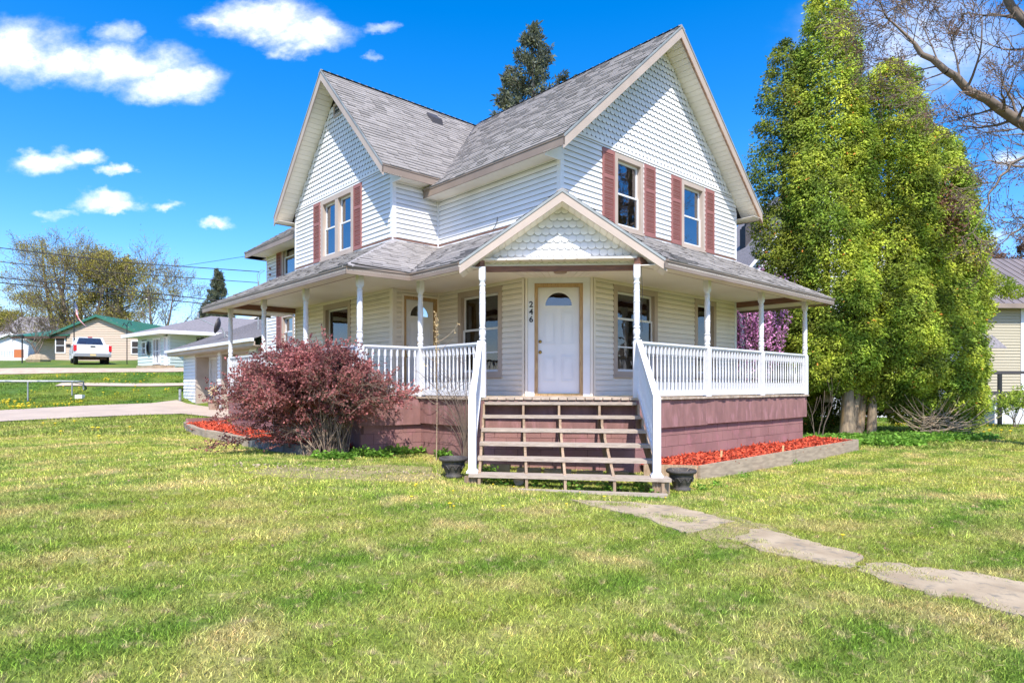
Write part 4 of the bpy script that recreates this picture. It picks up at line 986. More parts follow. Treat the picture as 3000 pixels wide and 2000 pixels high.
for i, s in enumerate(SL):
    P = [px_ground(1500 + a / 1.568, 1200 + b / 1.568) for a, b in s]; slabs.append(P)
    blob('slab', P, .022, M['concrete'], path, i)
def inpoly(x, y, P):
    x = np.asarray(x); y = np.asarray(y); c = np.zeros(x.shape, bool); n = len(P)
    for i in range(n):
        (x1, y1), (x2, y2) = P[i], P[i - 1]; m = ((y1 > y) != (y2 > y)); with_ = (x2 - x1) * (y - y1) / (y2 - y1 + 1e-12) + x1; c ^= m & (x < with_)
    return c
# ---------------------------------------------------------------- drive and lane
drv = [((-60, 17.0, 0), (-62, 20, 0)), ((-30, 19.2, 0), (-32, 22.3, 0)), ((-16.7, 20.6, 0), (-19.5, 23.9, 0)), ((-11.9, 22.7, 0), (-15.0, 28.2, 0)), ((-8.6, 20.6, 0), (-11.0, 24.6, 0)), ((-6.2, 18.4, 0), (-7.9, 21.5, 0))]
strip('driveway', drv, M['drive'], .03)
strip('gravel_lane', [((-80, 31.5, 0), (-82, 34.0, 0)), ((-29, 33.0, 0), (-31, 35.2, 0)), ((-18, 33.6, 0), (-19, 36, 0)), ((-6, 34.4, 0), (-6, 37.4, 0))], M['gravel'], .03)
strip('sidewalk', [((-22.3, 30.7, 0), (-22.3, 31.2, 0)), ((-13, 31.0, 0), (-13, 31.5, 0))], M['drive'], .05)
strip('side_lane', [((13, 26.0, 0), (13, 27.0, 0)), ((40, 25.0, 0), (40, 26.2, 0))], M['dirt'], .02)
# ---------------------------------------------------------------- grass
def tuft(name, nb, rad, h, w, seed):
    rng = np.random.default_rng(seed); a = rng.uniform(0, 6.28, nb); r = rad * np.sqrt(rng.uniform(0, 1, nb)); B = np.stack([r * np.cos(a), r * np.sin(a), np.full(nb, -.01)], 1)
    d = rng.normal(size=(nb, 3)) * .62; d[:, 2] = 1; d /= np.linalg.norm(d, axis=1, keepdims=True); hh = h * rng.uniform(.5, 1.2, nb)[:, None]
    s = rng.normal(size=(nb, 3)); s[:, 2] = 0; s /= np.linalg.norm(s, axis=1, keepdims=True); s *= w / 2
    bend = rng.normal(size=(nb, 3)) * .2; bend[:, 2] = -.08; m = B + d * hh * .55; t = B + d * hh + bend * hh
    V = np.stack([B - s, B + s, m + s * .8, m - s * .8, t], 1).reshape(-1, 3); k = np.arange(nb)[:, None] * 5
    F = np.concatenate([k + np.array([[0, 1, 2]]), k + np.array([[0, 2, 3]]), k + np.array([[3, 2, 4]])])
    g = rng.choice([.35, .6, .9, 1.2, 1.55], nb) * rng.uniform(.85, 1.15, nb); br = rng.random(nb) < .10; col = np.stack([g * np.where(br, 1.6, 1), g * np.where(br, 1.25, 1), g * np.where(br, 1.5, 1)], 1)
    return np_mesh(name, V, F, M['grass'], rgba(col, 5))
def scatter(name, pts, meshes, smin, smax, seed, mats=None, label=None, tilt=0):
    rng = np.random.default_rng(seed); coll = bpy.data.collections.new(name + '_kinds')
    for me in meshes: o = bpy.data.objects.new(me.name, me); coll.objects.link(o)
    n = len(pts); me = bpy.data.meshes.new(name); me.vertices.add(n); me.vertices.foreach_set('co', np.asarray(pts, np.float32).ravel())
    a = me.attributes.new('rz', 'FLOAT_VECTOR', 'POINT'); R = np.zeros((n, 3)); R[:, 2] = rng.uniform(0, 6.28, n); R[:, :2] = rng.normal(size=(n, 2)) * tilt; a.data.foreach_set('vector', R.astype(np.float32).ravel())
    a = me.attributes.new('sc', 'FLOAT', 'POINT'); a.data.foreach_set('value', rng.uniform(smin, smax, n).astype(np.float32))
    o = link(name, me, None, kind='stuff', label=label)
    g = bpy.data.node_groups.new(name, 'GeometryNodeTree'); g.interface.new_socket('Geometry', in_out='INPUT', socket_type='NodeSocketGeometry'); g.interface.new_socket('Geometry', in_out='OUTPUT', socket_type='NodeSocketGeometry')
    n_ = g.nodes; l = g.links; gi = n_.new('NodeGroupInput'); go = n_.new('NodeGroupOutput'); ip = n_.new('GeometryNodeInstanceOnPoints'); ci = n_.new('GeometryNodeCollectionInfo')
    ci.inputs['Collection'].default_value = coll; ci.inputs['Separate Children'].default_value = True; ci.inputs['Reset Children'].default_value = True
    ip.inputs['Pick Instance'].default_value = True; l.new(gi.outputs[0], ip.inputs['Points']); l.new(ci.outputs[0], ip.inputs['Instance'])
    na = n_.new('GeometryNodeInputNamedAttribute'); na.data_type = 'FLOAT_VECTOR'; na.inputs['Name'].default_value = 'rz'; l.new(na.outputs['Attribute'], ip.inputs['Rotation'])
    nb = n_.new('GeometryNodeInputNamedAttribute'); nb.data_type = 'FLOAT'; nb.inputs['Name'].default_value = 'sc'; l.new(nb.outputs['Attribute'], ip.inputs['Scale'])
    l.new(ip.outputs[0], go.inputs[0]); md = o.modifiers.new('scatter', 'NODES'); md.node_group = g; return o
bed_r = [(.25, -1.6), (.25, -2.8), (7.4, -2.8), (7.4, -1.6)]
bed_l = [(-3.0, 2.6), (-4.2, 2.3), (-4.15, 8.9), (-3.4, 12.0), (-2.0, 12.0), (-3.0, 9)]
def mask_free(x, y, pad=0):
    p, q = PQ(x, y); ok = np.ones(x.shape, bool)
    ok &= ~((p > -3.15) & (p < 7.2) & (q > -1.85) & (q < 14) & ~((p < -1.9) & (q < 2.0)) & ~((p + q < -1.75) & (q < 1.0)))
    for P in slabs: ok &= ~inpoly(x, y, P)
    for P in (bed_r, bed_l): ok &= ~inpoly(p, q, P)
    ok &= ~((p > -1.2) & (p < 7) & (q > 13.2) & (q < 24))
    dn = np.interp(x, [-60, -30, -16.7, -11.9, -8.6, -6.2], [17, 19.2, 20.6, 22.7, 20.6, 18.4]); df = np.interp(x, [-62, -32, -19.5, -15.0, -11.0, -7.9], [20, 22.3, 23.9, 28.2, 24.6, 21.5]); ok &= ~((y > dn) & (y < df) & (x < -6.2))
    ln = np.interp(x, [-80, -29, -18, -6], [31.5, 33, 33.6, 34.4]); lf = np.interp(x, [-82, -31, -19, -6], [34, 35.2, 36, 37.4]); ok &= ~((y > ln) & (y < lf) & (x < -6))
    ok &= ~((np.abs(y - np.interp(x, [-22.3, -13], [30.95, 31.25])) < .3) & (x > -22.3) & (x < -13))
    return ok
def lawn_pts(d0, d1, dens, seed, pad=1.1):
    rng = np.random.default_rng(seed); out = []
    n = int(dens * (d1 * .86 * 2 + 4.8) * (d1 - d0)); y = rng.uniform(d0, d1, n); x = rng.uniform(-1, 1, n) * (d1 * .86 + 2.4); k = np.abs(x) < y * .84 + pad + 1.4; x, y = x[k], y[k]
    k = mask_free(x, y); x, y = x[k], y[k]
    # a little thinner where the soil shows by the bush
    p, q = PQ(x, y); thin = ((p > -5.4) & (p < -1.8) & (q > -.6) & (q < 2.4)); k = ~thin | (rng.random(len(x)) < .7); x, y = x[k], y[k]
    return np.stack([x, y, gz(x, y)], 1)
T1 = [tuft('grass_tuft', 40, .085, .044, .0036, i) for i in range(5)]
T2 = [tuft('grass_tuft', 40, .14, .052, .0058, 10 + i) for i in range(5)]
T3 = [tuft('grass_tuft', 34, .28, .085, .014, 20 + i) for i in range(5)]
scatter('near_grass', lawn_pts(1.6, 7.2, 300, 1), T1, .8, 1.35, 2, label='short mown lawn grass in front of the camera')
scatter('lawn_grass', lawn_pts(7.2, 15, 105, 3), T2, .8, 1.3, 4, label='mown lawn grass before the house')
scatter('far_grass', lawn_pts(15, 34, 22, 5, 3), T3, .8, 1.3, 6, label='longer grass of the yards behind')
T4 = [tuft('weed_clump', 46, .07, .10, .006, 40 + i) for i in range(3)]
wp = lawn_pts(3, 14, .9, 77); scatter('weed_clumps', wp, T4, .6, 1.2, 78, label='longer grass clumps standing up in the lawn')
# fringe along the slab edges
rng = np.random.default_rng(9); fp = []
for P in slabs:
    for i in range(len(P)):
        a, b = Vector(P[i]), Vector(P[(i + 1) % len(P)])
        for _ in range(int((b - a).length * 34)): q = a.lerp(b, rng.random()); x, y = q.x + rng.normal() * .045, q.y + rng.normal() * .045; fp.append((x, y, gzf(x, y) + .01))
for (cx_, cy_2, r) in ((1500 + 700 / 1.568, 1200 + 500 / 1.568, .12), (1500 + 790 / 1.568, 1200 + 517 / 1.568, .07), (1500 + 500 / 1.568, 1200 + 445 / 1.568, .13), (1500 + 1230 / 1.568, 1200 + 662 / 1.568, .06), (1500 + 1750 / 1.568, 1200 + 745 / 1.568, .12), (1500 + 1940 / 1.568, 1200 + 790 / 1.568, .04), (1500 + 1040 / 1.568, 1200 + 615 / 1.568, .08)):
    x0, y0 = px_ground(cx_, cy_2)
    for _ in range(int(r * 260)): x, y = x0 + rng.normal() * r * 1.5, y0 + rng.normal() * r * .6; fp.append((x, y, gzf(x, y) + .02))
scatter('path_edge_grass', fp, T1, .55, 1.1, 11, label='grass creeping over the path edges')
# dandelions
def dandelion(seed):
    mb = MB(); mb.lathe([(.004, 0), (.004, .07)], n=4); mb.lathe([(.0, .068), (.022, .07), (.03, .078), (.022, .086), (.0, .09)], n=8, cap=False); me = mb.mesh('dandelion', M['yellow']); return me
rng = np.random.default_rng(5); dp = []
def dan(X0, X1, Y0, Y1, n):
    for _ in range(n):
        x, y = px_ground(rng.uniform(X0, X1), rng.uniform(Y0, Y1))
        if mask_free(np.array([x]), np.array([y]))[0]: dp.append((x, y, gzf(x, y)))
dan(0, 540, 1140, 1195, 0)
def danw(x0, x1, y0, y1, n, cl=1):
    for _ in range(n):
        x, y = rng.uniform(x0, x1), rng.uniform(y0, y1)
        for _ in range(rng.integers(1, 1 + cl)):
            a, b = x + rng.normal() * .18, y + rng.normal() * .15
            if mask_free(np.array([a]), np.array([b]))[0]: dp.append((a, b, gzf(a, b)))
danw(-24, -13, 27.5, 33, 38, 4); danw(-24, -14, 24.5, 28.5, 20, 8); danw(-14, -7, 14, 19, 12, 1)
dan(1200, 1700, 1420, 1500, 14); danw(13, 22, 19, 24.5, 45, 4); dan(1500, 2000, 1450, 1500, 5); dan(2400, 2500, 1560, 1660, 3)
dpn = [p for p in dp if p[1] < 12]; dpf = [p for p in dp if p[1] >= 12]
scatter('near_dandelions', dpn, [dandelion(0)], .4, .75, 14, label='few small yellow dandelions before the steps')
scatter('dandelions', dpf, [dandelion(0)], 1.0, 1.8, 13, label='yellow dandelions dotted over the lawns')
# ---------------------------------------------------------------- barberry bush
def base(x, y): return np.array([x, y, gzf(x, y)])
def curve_segs(p0, p1, p2, r0, r1, n, S):
    prev = None
    for i in range(n + 1):
        t = i / n; q = (1 - t) ** 2 * p0 + 2 * t * (1 - t) * p1 + t * t * p2; r = r0 + (r1 - r0) * t
        if prev is not None: S.append((*prev[0], prev[1], *q, r))
        prev = (q, r)
rng = np.random.default_rng(21)
bb = base(-3.25, 11.15); bush = thing('barberry_bush', 'large wine-red barberry bush spreading in front of the porch corner', 'bush', tuple(bb))
S = []; LC = []; LD = []
def rel(p): return p - bb
for i in range(230):
    # shape: ellipsoid leaning left; targets over the outline seen
    th = rng.uniform(0, 2 * math.pi); u = rng.uniform(0, 1) ** .55
    ex = math.cos(th) * u * 1.78 ; ey = math.sin(th) * u * 1.05
    cx_ = -.22 + ex; top = 2.0 * math.sqrt(max(.02, 1 - (ex / 2.15) ** 2 * .86 - (ey / 1.4) ** 2 * .75))
    if ex > .9: top *= .92
    z = top * rng.uniform(.62, 1.0)
    if rng.random() < .22 and ex < -.2: z = rng.uniform(.12, .7) * top
    if ex > .6: z = max(z, 1.05 * rng.uniform(.9, 1.15))
    p0 = np.array([rng.normal() * .17 - .0, rng.normal() * .13, -.03]); p2 = np.array([cx_, ey * .95 - .15, z]); p1 = p0 * .4 + p2 * .35 + np.array([0, 0, z * .42 + .35])
    curve_segs(p0, p1, p2, rng.uniform(.008, .016), .003, 9, S)
    # side twigs along the outer part
    for t in rng.uniform(.32, 1.0, 23):
        q = (1 - t) ** 2 * p0 + 2 * t * (1 - t) * p1 + t * t * p2; d = 2 * (1 - t) * (p1 - p0) + 2 * t * (p2 - p1); d /= np.linalg.norm(d)
        d = d * .5 + rng.normal(size=3) * .6 + np.array([ex * .25, ey * .1 - .1, .05]); d /= np.linalg.norm(d); ln = rng.uniform(.14, .40); e1 = q + d * ln * .5 + rng.normal(size=3) * .02; e2 = q + d * ln + np.array([0, 0, -.06 * ln]) + rng.normal(size=3) * .03
        S.append((*q, .003, *e1, .0025)); S.append((*e1, .0025, *e2, .0015))
        bare = (ex > .05 and ex < 1.6 and z < 1.5 and rng.random() < .75) or (q[2] < .55 and ex > -.9)
        if bare: continue
        m = rng.integers(16, 28)
        for w in rng.uniform(.1, 1.05, m): c = q + (e2 - q) * w + rng.normal(size=3) * .012; LC.append(c); LD.append(d * .5 + rng.normal(size=3))
    if rng.random() < .5:
        pass
V, F = seg_tubes(S, 4); plant_obj('stems', V, F, M['bstem'], bush)
LC = np.array(LC); LD = np.array(LD); keep = LC[:, 2] > .1; LC, LD = LC[keep], LD[keep]
V, F = cards(LC, LD, .040, rng, .75); g = rng.uniform(.55, 1.5, len(LC)) * (.85 + .3 * np.sin(LC[:, 0] * 5) * np.sin(LC[:, 2] * 6 + 1)); o = plant_obj('leaves', V, F, M['barberry'], bush, rgba(g, 4), kind='stuff')
print('bush leaves', len(LC))
# ---------------------------------------------------------------- left bed with timbers and mulch
def L2W(p, q): x, y = W(p, q); return x, y
bed = thing('timber_bed', 'low curved bed edged with weathered timbers and filled with red mulch beside the left porch', 'flower bed', (XC, YC, 0), ANG)
edge = [(-3.15, 2.45), (-4.0, 2.35), (-4.15, 3.4), (-4.12, 4.6), (-4.10, 5.9), (-4.15, 7.2), (-4.05, 8.6), (-3.75, 10.2), (-3.40, 11.7)]
rr = random.Random(3)
for i, (a, b) in enumerate(zip(edge[:-1], edge[1:])):
    z0 = gzf(*W(*a)); z1 = gzf(*W(*b)); mb = MB(); A = Vector((*a, z0 + .05)); B = Vector((*b, z1 + .05)); d = (B - A).normalized()
    mb.bar(A + d * .015, B - d * .015, .13, .26 - .02 * (i % 2)); mb.build('timber', M['timberd'] if i in (1, 2) else M['timber'], bed)
mb = MB(); A = Vector((*edge[-1], gzf(*W(*edge[-1])) + .12)); mb.bar(A, A + Vector((1.1, -.1, .0)), .05, .30); mb.build('timber', M['maroon'], bed, label='reddish board closing the far end')
poly = edge + [(-2.3, 11.6), (-3.02, 9.0), (-3.02, 2.45)]
def mulch(name, poly, zf, parent, n, seed, color=M['mulch']):
    r = np.random.default_rng(seed); xs_ = [p[0] for p in poly]; ys_ = [p[1] for p in poly]; Vs = []; Fs = []; k = 0; pts = []
    gx = np.arange(min(xs_), max(xs_) + .1, .12); gy = np.arange(min(ys_), max(ys_) + .1, .12)
    X, Y = np.meshgrid(gx, gy); ok = inpoly(X, Y, poly) ; idx = np.full(X.shape, -1); vv = []
    ok = ok.astype(int); Z = np.vectorize(zf)(X, Y) + r.normal(size=X.shape) * .008
    idx = np.arange(X.size).reshape(X.shape); f = []
    for i in range(X.shape[0] - 1):
        for j in range(X.shape[1] - 1):
            if ok[i, j] + ok[i + 1, j] + ok[i, j + 1] + ok[i + 1, j + 1] >= 2: f.append((idx[i, j], idx[i, j + 1], idx[i + 1, j + 1], idx[i + 1, j]))
    me = np_mesh(name + '_base', np.stack([X.ravel(), Y.ravel(), Z.ravel()], 1), np.array(f), color); b = link(name, me, parent, smooth=True)
    P = []
    while len(P) < n: x, y = r.uniform(min(xs_), max(xs_)), r.uniform(min(ys_), max(ys_)); P.append((x, y)) if inpoly(np.array([x]), np.array([y]), poly)[0] else None
    P = np.array([(x, y, zf(x, y) + r.uniform(0, .022)) for x, y in P]); D = r.normal(size=(n, 3)); D[:, 2] *= .35
    V, F = cards(P, D, .075, r, .35); link('mulch_chips', np_mesh('mulch_chips', V, F, M['mulchc'], rgba(r.choice([.35, .7, 1, 1.25], n), 4)), b, kind='stuff'); return b
mulch('mulch', poly, lambda p, q: gzf(*W(p, q)) + .13 + .05 * math.sin(p * 3) * math.sin(q * 2), bed, 7000, 3)
mb = MB(); x, y = W(-3.55, 4.2); z = gzf(x, y); mb.lathe([(.26, 0), (.27, .1), (.27, .42), (.24, .45), (0, .45)], n=11); lg = mb.build('tree_stump', M['timberd'], None, loc=(x, y, z + .1), label='dark weathered stump standing in the mulch behind the red bush', cat='stump')
# ---------------------------------------------------------------- right planter bed
pb = thing('raised_planter', 'long grey plank bed of bright red mulch along the right porch wall', 'planter', (XC, YC, 0), ANG)
zt0, zt1 = .145, .17
q0 = -2.75
for (a, b, lab) in (((.34, q0), (3.9, q0), None), ((3.93, q0), (7.35, q0), None), ((7.35, q0 + .03), (7.30, -1.55), None), ((.34, q0 + .03), (-.15, -2.02), 'brown plank at the near end')):
    za = zt0 + (a[0] - .34) / 7 * .025; zb = zt0 + (b[0] - .34) / 7 * .025; mb = MB(); mb.bar((*a, za - .17), (*b, zb - .17), .045, .34); mb.build('plank', M['timber'] if lab is None else M['postwood'], pb, label=lab)
mulch('mulch', [(.1, -2.3), (.36, -2.72), (7.32, -2.72), (7.28, -1.74), (.15, -1.74)], lambda p, q: .075 + (p - .34) * .004 + .05 * max(0, q + 2.72) + .02 * math.sin(p * 2.3 + q), pb, 9000, 4)
for (p, q) in ((1.75, -2.35), (3.6, -2.65)):
    mb = MB(); mb.bar((p, q, .1), (p + .02, q, .26), .035, .008); mb.build('plant_tag', M['tan'], pb)
# ---------------------------------------------------------------- pots
def urn(name, x, y, s, label):
    z = gzf(x, y); t = thing(name, label, 'plant pot', (x, y, z), 0, None)
    mb = MB().lathe([(.13, 0), (.15, .01), (.15, .05), (.125, .07), (.15, .12), (.185, .20), (.20, .27), (.20, .29), (.235, .30), (.25, .32), (.25, .345), (.235, .36), (.21, .355), (.20, .31), (.0, .305)], n=28, cap=False)
    mb.v = [tuple(np.array(v) * s) for v in mb.v]; mb.build('urn_body', M['urn'], t, smooth=True)
    for k in range(10):   # embossed garland round the body
        a = 2 * math.pi * k / 10; m = MB(); pts = []
        for j in range(9): b = a + (j - 4) * .07; zz = .2 + .03 * math.cos((j - 4) * .8) * -1; r = .186 + (zz - .2) * .15 + .006; pts.append((r * math.cos(b) * s, r * math.sin(b) * s, zz * s))
        m.tube(pts, .008 * s, 4)
        if k % 1 == 0: m.build('garland', M['urn'], t)
    m = MB().lathe([(0, .315), (.1, .32), (.2, .312)], n=16, cap=False); m.v = [tuple(np.array(v) * s) for v in m.v]; m.build('soil', M['soil'], t)
    return t
urn('garden_urn', -.87, 9.35, .86, 'black embossed urn at the left foot of the wooden steps')
u2 = urn('garden_urn', 2.42, 9.0, .86, 'black urn with dry soil between the right stair foot and the plank bed')
m = MB(); r = random.Random(2)
for i in range(5): m = MB(); a = r.uniform(0, 6.28); x0, y0 = .1 * math.cos(a), .1 * math.sin(a); m.tube([(x0, y0, .27), (x0 * 1.3 + r.uniform(-.05, .05), y0 * 1.3, .33), (x0 * 1.6 + r.uniform(-.1, .1), y0 * 1.5, .36)], .003, 4); m.build('dry_stalk', M['deadtwig'], u2)
# clay pot with sunflower ornament by the garage
x, y = W(-.75, 17.9); z = gzf(x, y); x, y = -11.6, 24.5; z = gzf(x, y) + .03
t = thing('clay_pot', 'clay pot with a straw sunflower before the garage door', 'plant pot', (x, y, z))
MB().lathe([(.17, 0), (.22, .28), (.26, .285), (.26, .36), (.23, .36), (.22, .32), (0, .32)], n=16, cap=False).build('pot', M['terra'], t)
fl = MB(); 
for k in range(12): a = 2 * math.pi * k / 12; fl.hexa([(math.cos(a + s) * rr_, -.02 - dy, .72 + math.sin(a + s) * rr_) for dy in (0, .012) for s, rr_ in ((-.2, .07), (.2, .07), (.09, .22), (-.09, .22))])
fl.tube([(0, 0, .3), (0, 0, .7)], .012, 5); fl.build('straw_flower', M['tan'], t)
m = MB(); m.lathe([(0, 0), (.07, 0), (.06, .02), (0, .03)], n=10, cap=False); m.v = [(v[0], -.03 - v[2], .72 + v[1]) for v in m.v]; m.build('flower_centre', M['brown'], t)
# ---------------------------------------------------------------- ground cover
def leafpatch(name, label, centres, n, h, size, seed, m='green'):
    r = np.random.default_rng(seed); P = []; D = []
    for (x, y, rx, ry, k) in centres:
        for _ in range(int(n * k)):
            a = r.uniform(0, 6.28); u = math.sqrt(r.random()); px_, py_ = x + rx * u * math.cos(a), y + ry * u * math.sin(a)
            hh = h * r.uniform(.15, 1) * (1 - .5 * u)
            for _ in range(4): P.append((px_ + r.normal() * .03, py_ + r.normal() * .03, gzf(px_, py_) + hh + r.normal() * .02)); D.append((r.normal(), r.normal(), r.uniform(-.2, .7)))
    P = np.array(P); V, F = cards(P, np.array(D), size, r, .6, .15); g = r.uniform(.6, 1.5, len(P)); return link(name, np_mesh(name, V, F, M[m], rgba(g, 4)), None, kind='stuff', label=label)
cs = []
for (X, Y, w, hh, k) in ((980, 1345, .35, .14, 1), (1080, 1338, .4, .12, 1.1), (1170, 1330, .35, .14, 1), (1250, 1325, .35, .18, 1.4), (1320, 1340, .3, .16, .9)): x, y = px_ground(X, Y); cs.append((x, y, w, hh, k))
leafpatch('ground_cover', 'low bright green weeds along the foot of the maroon porch wall', cs, 110, .17, .07, 31)
cs = []
for (a, o, k) in ((.3, 1.3, .8), (.6, 1.9, .5), (1.1, 2.0, .35), (1.6, 2.05, .35), (2.1, 2.0, .5), (2.5, 1.9, .5), (.25, 1.8, .6)): w_ = wS(a, o, 0); cs.append((w_.x, w_.y, .16, .12, k))
leafpatch('step_weeds', 'green weeds growing under the open wooden steps', cs, 45, .18, .06, 32)
leafpatch('tree_ground_cover', 'lush green ground cover below the tall cedars beside the plank bed', [(9.0, 17.2, 1.5, .9, 2.2), (10.8, 17.8, 1.8, 1.0, 2.2), (12.6, 18.2, 1.4, .8, 1.2), (8.3, 16.2, .5, .8, .8), (9.6, 16.1, .9, .5, 1)], 330, .26, .11, 33)
cs = []
for (X, Y) in ((1930, 1450), (2060, 1435), (2100, 1425), (2180, 1400), (2330, 1360)): x, y = px_ground(X, Y); cs.append((x, y, .12, .06, .3))
leafpatch('edge_weeds', 'small weeds at the foot of the plank bed', cs, 40, .1, .05, 34)
# bare soil and litter along the bush front
P = [px_ground(*p) for p in ((700, 1385), (820, 1368), (960, 1372), (1120, 1362), (1260, 1370), (1290, 1400), (1200, 1412), (1000, 1405), (820, 1400))]
blob('soil_patch', P, .012, M['dirt'], None, 5, .03, jit=.06)['kind'] = 'structure'
mb = MB(); r = np.random.default_rng(8); P_ = []
for (X, Y, w, n_) in ((1000, 1380, .9, 110), (800, 1370, .5, 50), (1180, 1385, .6, 60)):
    x, y = px_ground(X, Y)
    for _ in range(n_): a, b = x + r.normal() * w, y + r.normal() * .12; P_.append((a, b, gzf(a, b) + .03))
P_ = np.array(P_); D = r.normal(size=P_.shape); D[:, 2] *= .2; V, F = cards(P_, D, .04, r, .6); link('leaf_litter', np_mesh('leaf_litter', V, F, M['deadtwig']), None, kind='stuff', label='dry brown leaf litter in front of the red bush')
# stones and log below the steps
for i, (a, o, w, h, d_) in enumerate(((.45, 1.55, .30, .16, .12), (.9, 1.5, .38, .13, .12), (1.35, 1.52, .42, .14, .12), (1.85, 1.5, .40, .13, .12), (2.3, 1.55, .28, .15, .12))):
    P = wS(a, o - .6, 0); z = gzf(P.x, P.y); mb = MB(); mb.box((-w / 2, -d_ / 2, 0), (w / 2, d_ / 2, h)); mb.v = [(v[0] + r.uniform(-.015, .015), v[1] + r.uniform(-.015, .015), v[2] + r.uniform(-.012, .012)) for v in mb.v]
    mb.build('stone_block', M['concrete'], None, loc=(P.x, P.y, z), rz=ANG + math.atan2(sd.y, sd.x), label='%s pale stone block lying under the open steps' % ('first', 'second', 'middle', 'fourth', 'fifth')[i] + ' from the left', cat='stone', group='stone blocks under the steps')
P = wS(.82, 1.95, 0); mb = MB(); mb.lathe([(.075, 0), (.08, .01), (.08, .29), (.075, .3)], n=12); mb.v = [(v[0], v[2], v[1] + .08) for v in mb.v]
mb.build('cut_log', M['tread'], None, loc=(P.x, P.y, gzf(P.x, P.y) + .0), rz=-.25, label='short round cut log under the steps near the left side', cat='log')
# landscape cloth under the steps
# ---------------------------------------------------------------- sapling and twiggy shrub by the left rail
def woody(name, label, cat, x, y, spec, seed, bark='deadtwig', leaf=None, lsize=.05, ln=6):
    r = np.random.default_rng(seed); t = thing(name, label, cat, (x, y, gzf(x, y))); S = []; tips = []
    for (d, L_, r0, dep, kw) in spec: grow(r, (r.normal() * .03, r.normal() * .03, -.05), d, L_, r0, dep, S, tips, **kw)
    V, F = seg_tubes(S, 5); plant_obj('stems', V, F, M[bark], t)
    if leaf:
        T = np.array(tips); k = np.repeat(np.arange(len(T)), ln); c = T[k, :3] + r.normal(size=(len(k), 3)) * .03; V, F = cards(c, r.normal(size=(len(k), 3)) + T[k, 3:], lsize, r, .5); plant_obj('leaves', V, F, M[leaf], t, rgba(r.uniform(.6, 1.4, len(k)), 4), kind='stuff')
    return t
sx, sy = px_ground(1278, 1350)
t = thing('sapling', 'thin young sapling with a few yellow buds before the left porch rail', 'sapling', (sx, sy, gzf(sx, sy))); r = np.random.default_rng(4); S = []; T = []
curve_segs(np.array([0, 0, -.05]), np.array([.03, 0, 1.2]), np.array([0, 0, 2.62]), .011, .004, 14, S)
for z in (1.0, 1.25, 1.5, 1.75, 1.95, 2.1):
    s = 1 if r.random() < .5 else -1; L_ = r.uniform(.15, .38); p0 = np.array([.01, 0, z]); p2 = p0 + np.array([s * L_, r.normal() * .1, L_ * .9]); curve_segs(p0, p0 + np.array([s * L_ * .6, 0, L_ * .2]), p2, .005, .002, 5, S); T.append(p2)
for z in np.linspace(1.9, 2.62, 34): T.append(np.array([r.normal() * .012, r.normal() * .012, z]))
V, F = seg_tubes(S, 5); plant_obj('stem', V, F, M['deadtwig'], t); T = np.repeat(np.array(T), 3, 0) + r.normal(size=(len(T) * 3, 3)) * .012; V, F = cards(T, r.normal(size=T.shape) + [0, 0, .6], .04, r, .4); plant_obj('buds', V, F, M['tan'], t)
sx, sy = px_ground(1368, 1372)
t = thing('twiggy_shrub', 'bare twiggy shrub climbing beside the left handrail of the steps', 'shrub', (sx - .1, sy + .55, gzf(sx, sy))); S = []
for i in range(22):
    a = r.uniform(-1, 1); e = np.array([-.35 + a * .5, r.normal() * .12, r.uniform(1.1, 1.95)]); curve_segs(np.array([r.normal() * .05, r.normal() * .04, -.05]), np.array([.08, 0, e[2] * .55]), e, .008, .002, 9, S)
    for _ in range(3): q = e * r.uniform(.5, 1); curve_segs(q, q + np.array([r.normal() * .15, 0, .05]), q + np.array([r.normal() * .3, r.normal() * .1, .15]), .003, .0015, 4, S)
V, F = seg_tubes(S, 4); plant_obj('stems', V, F, M['twig'], t)
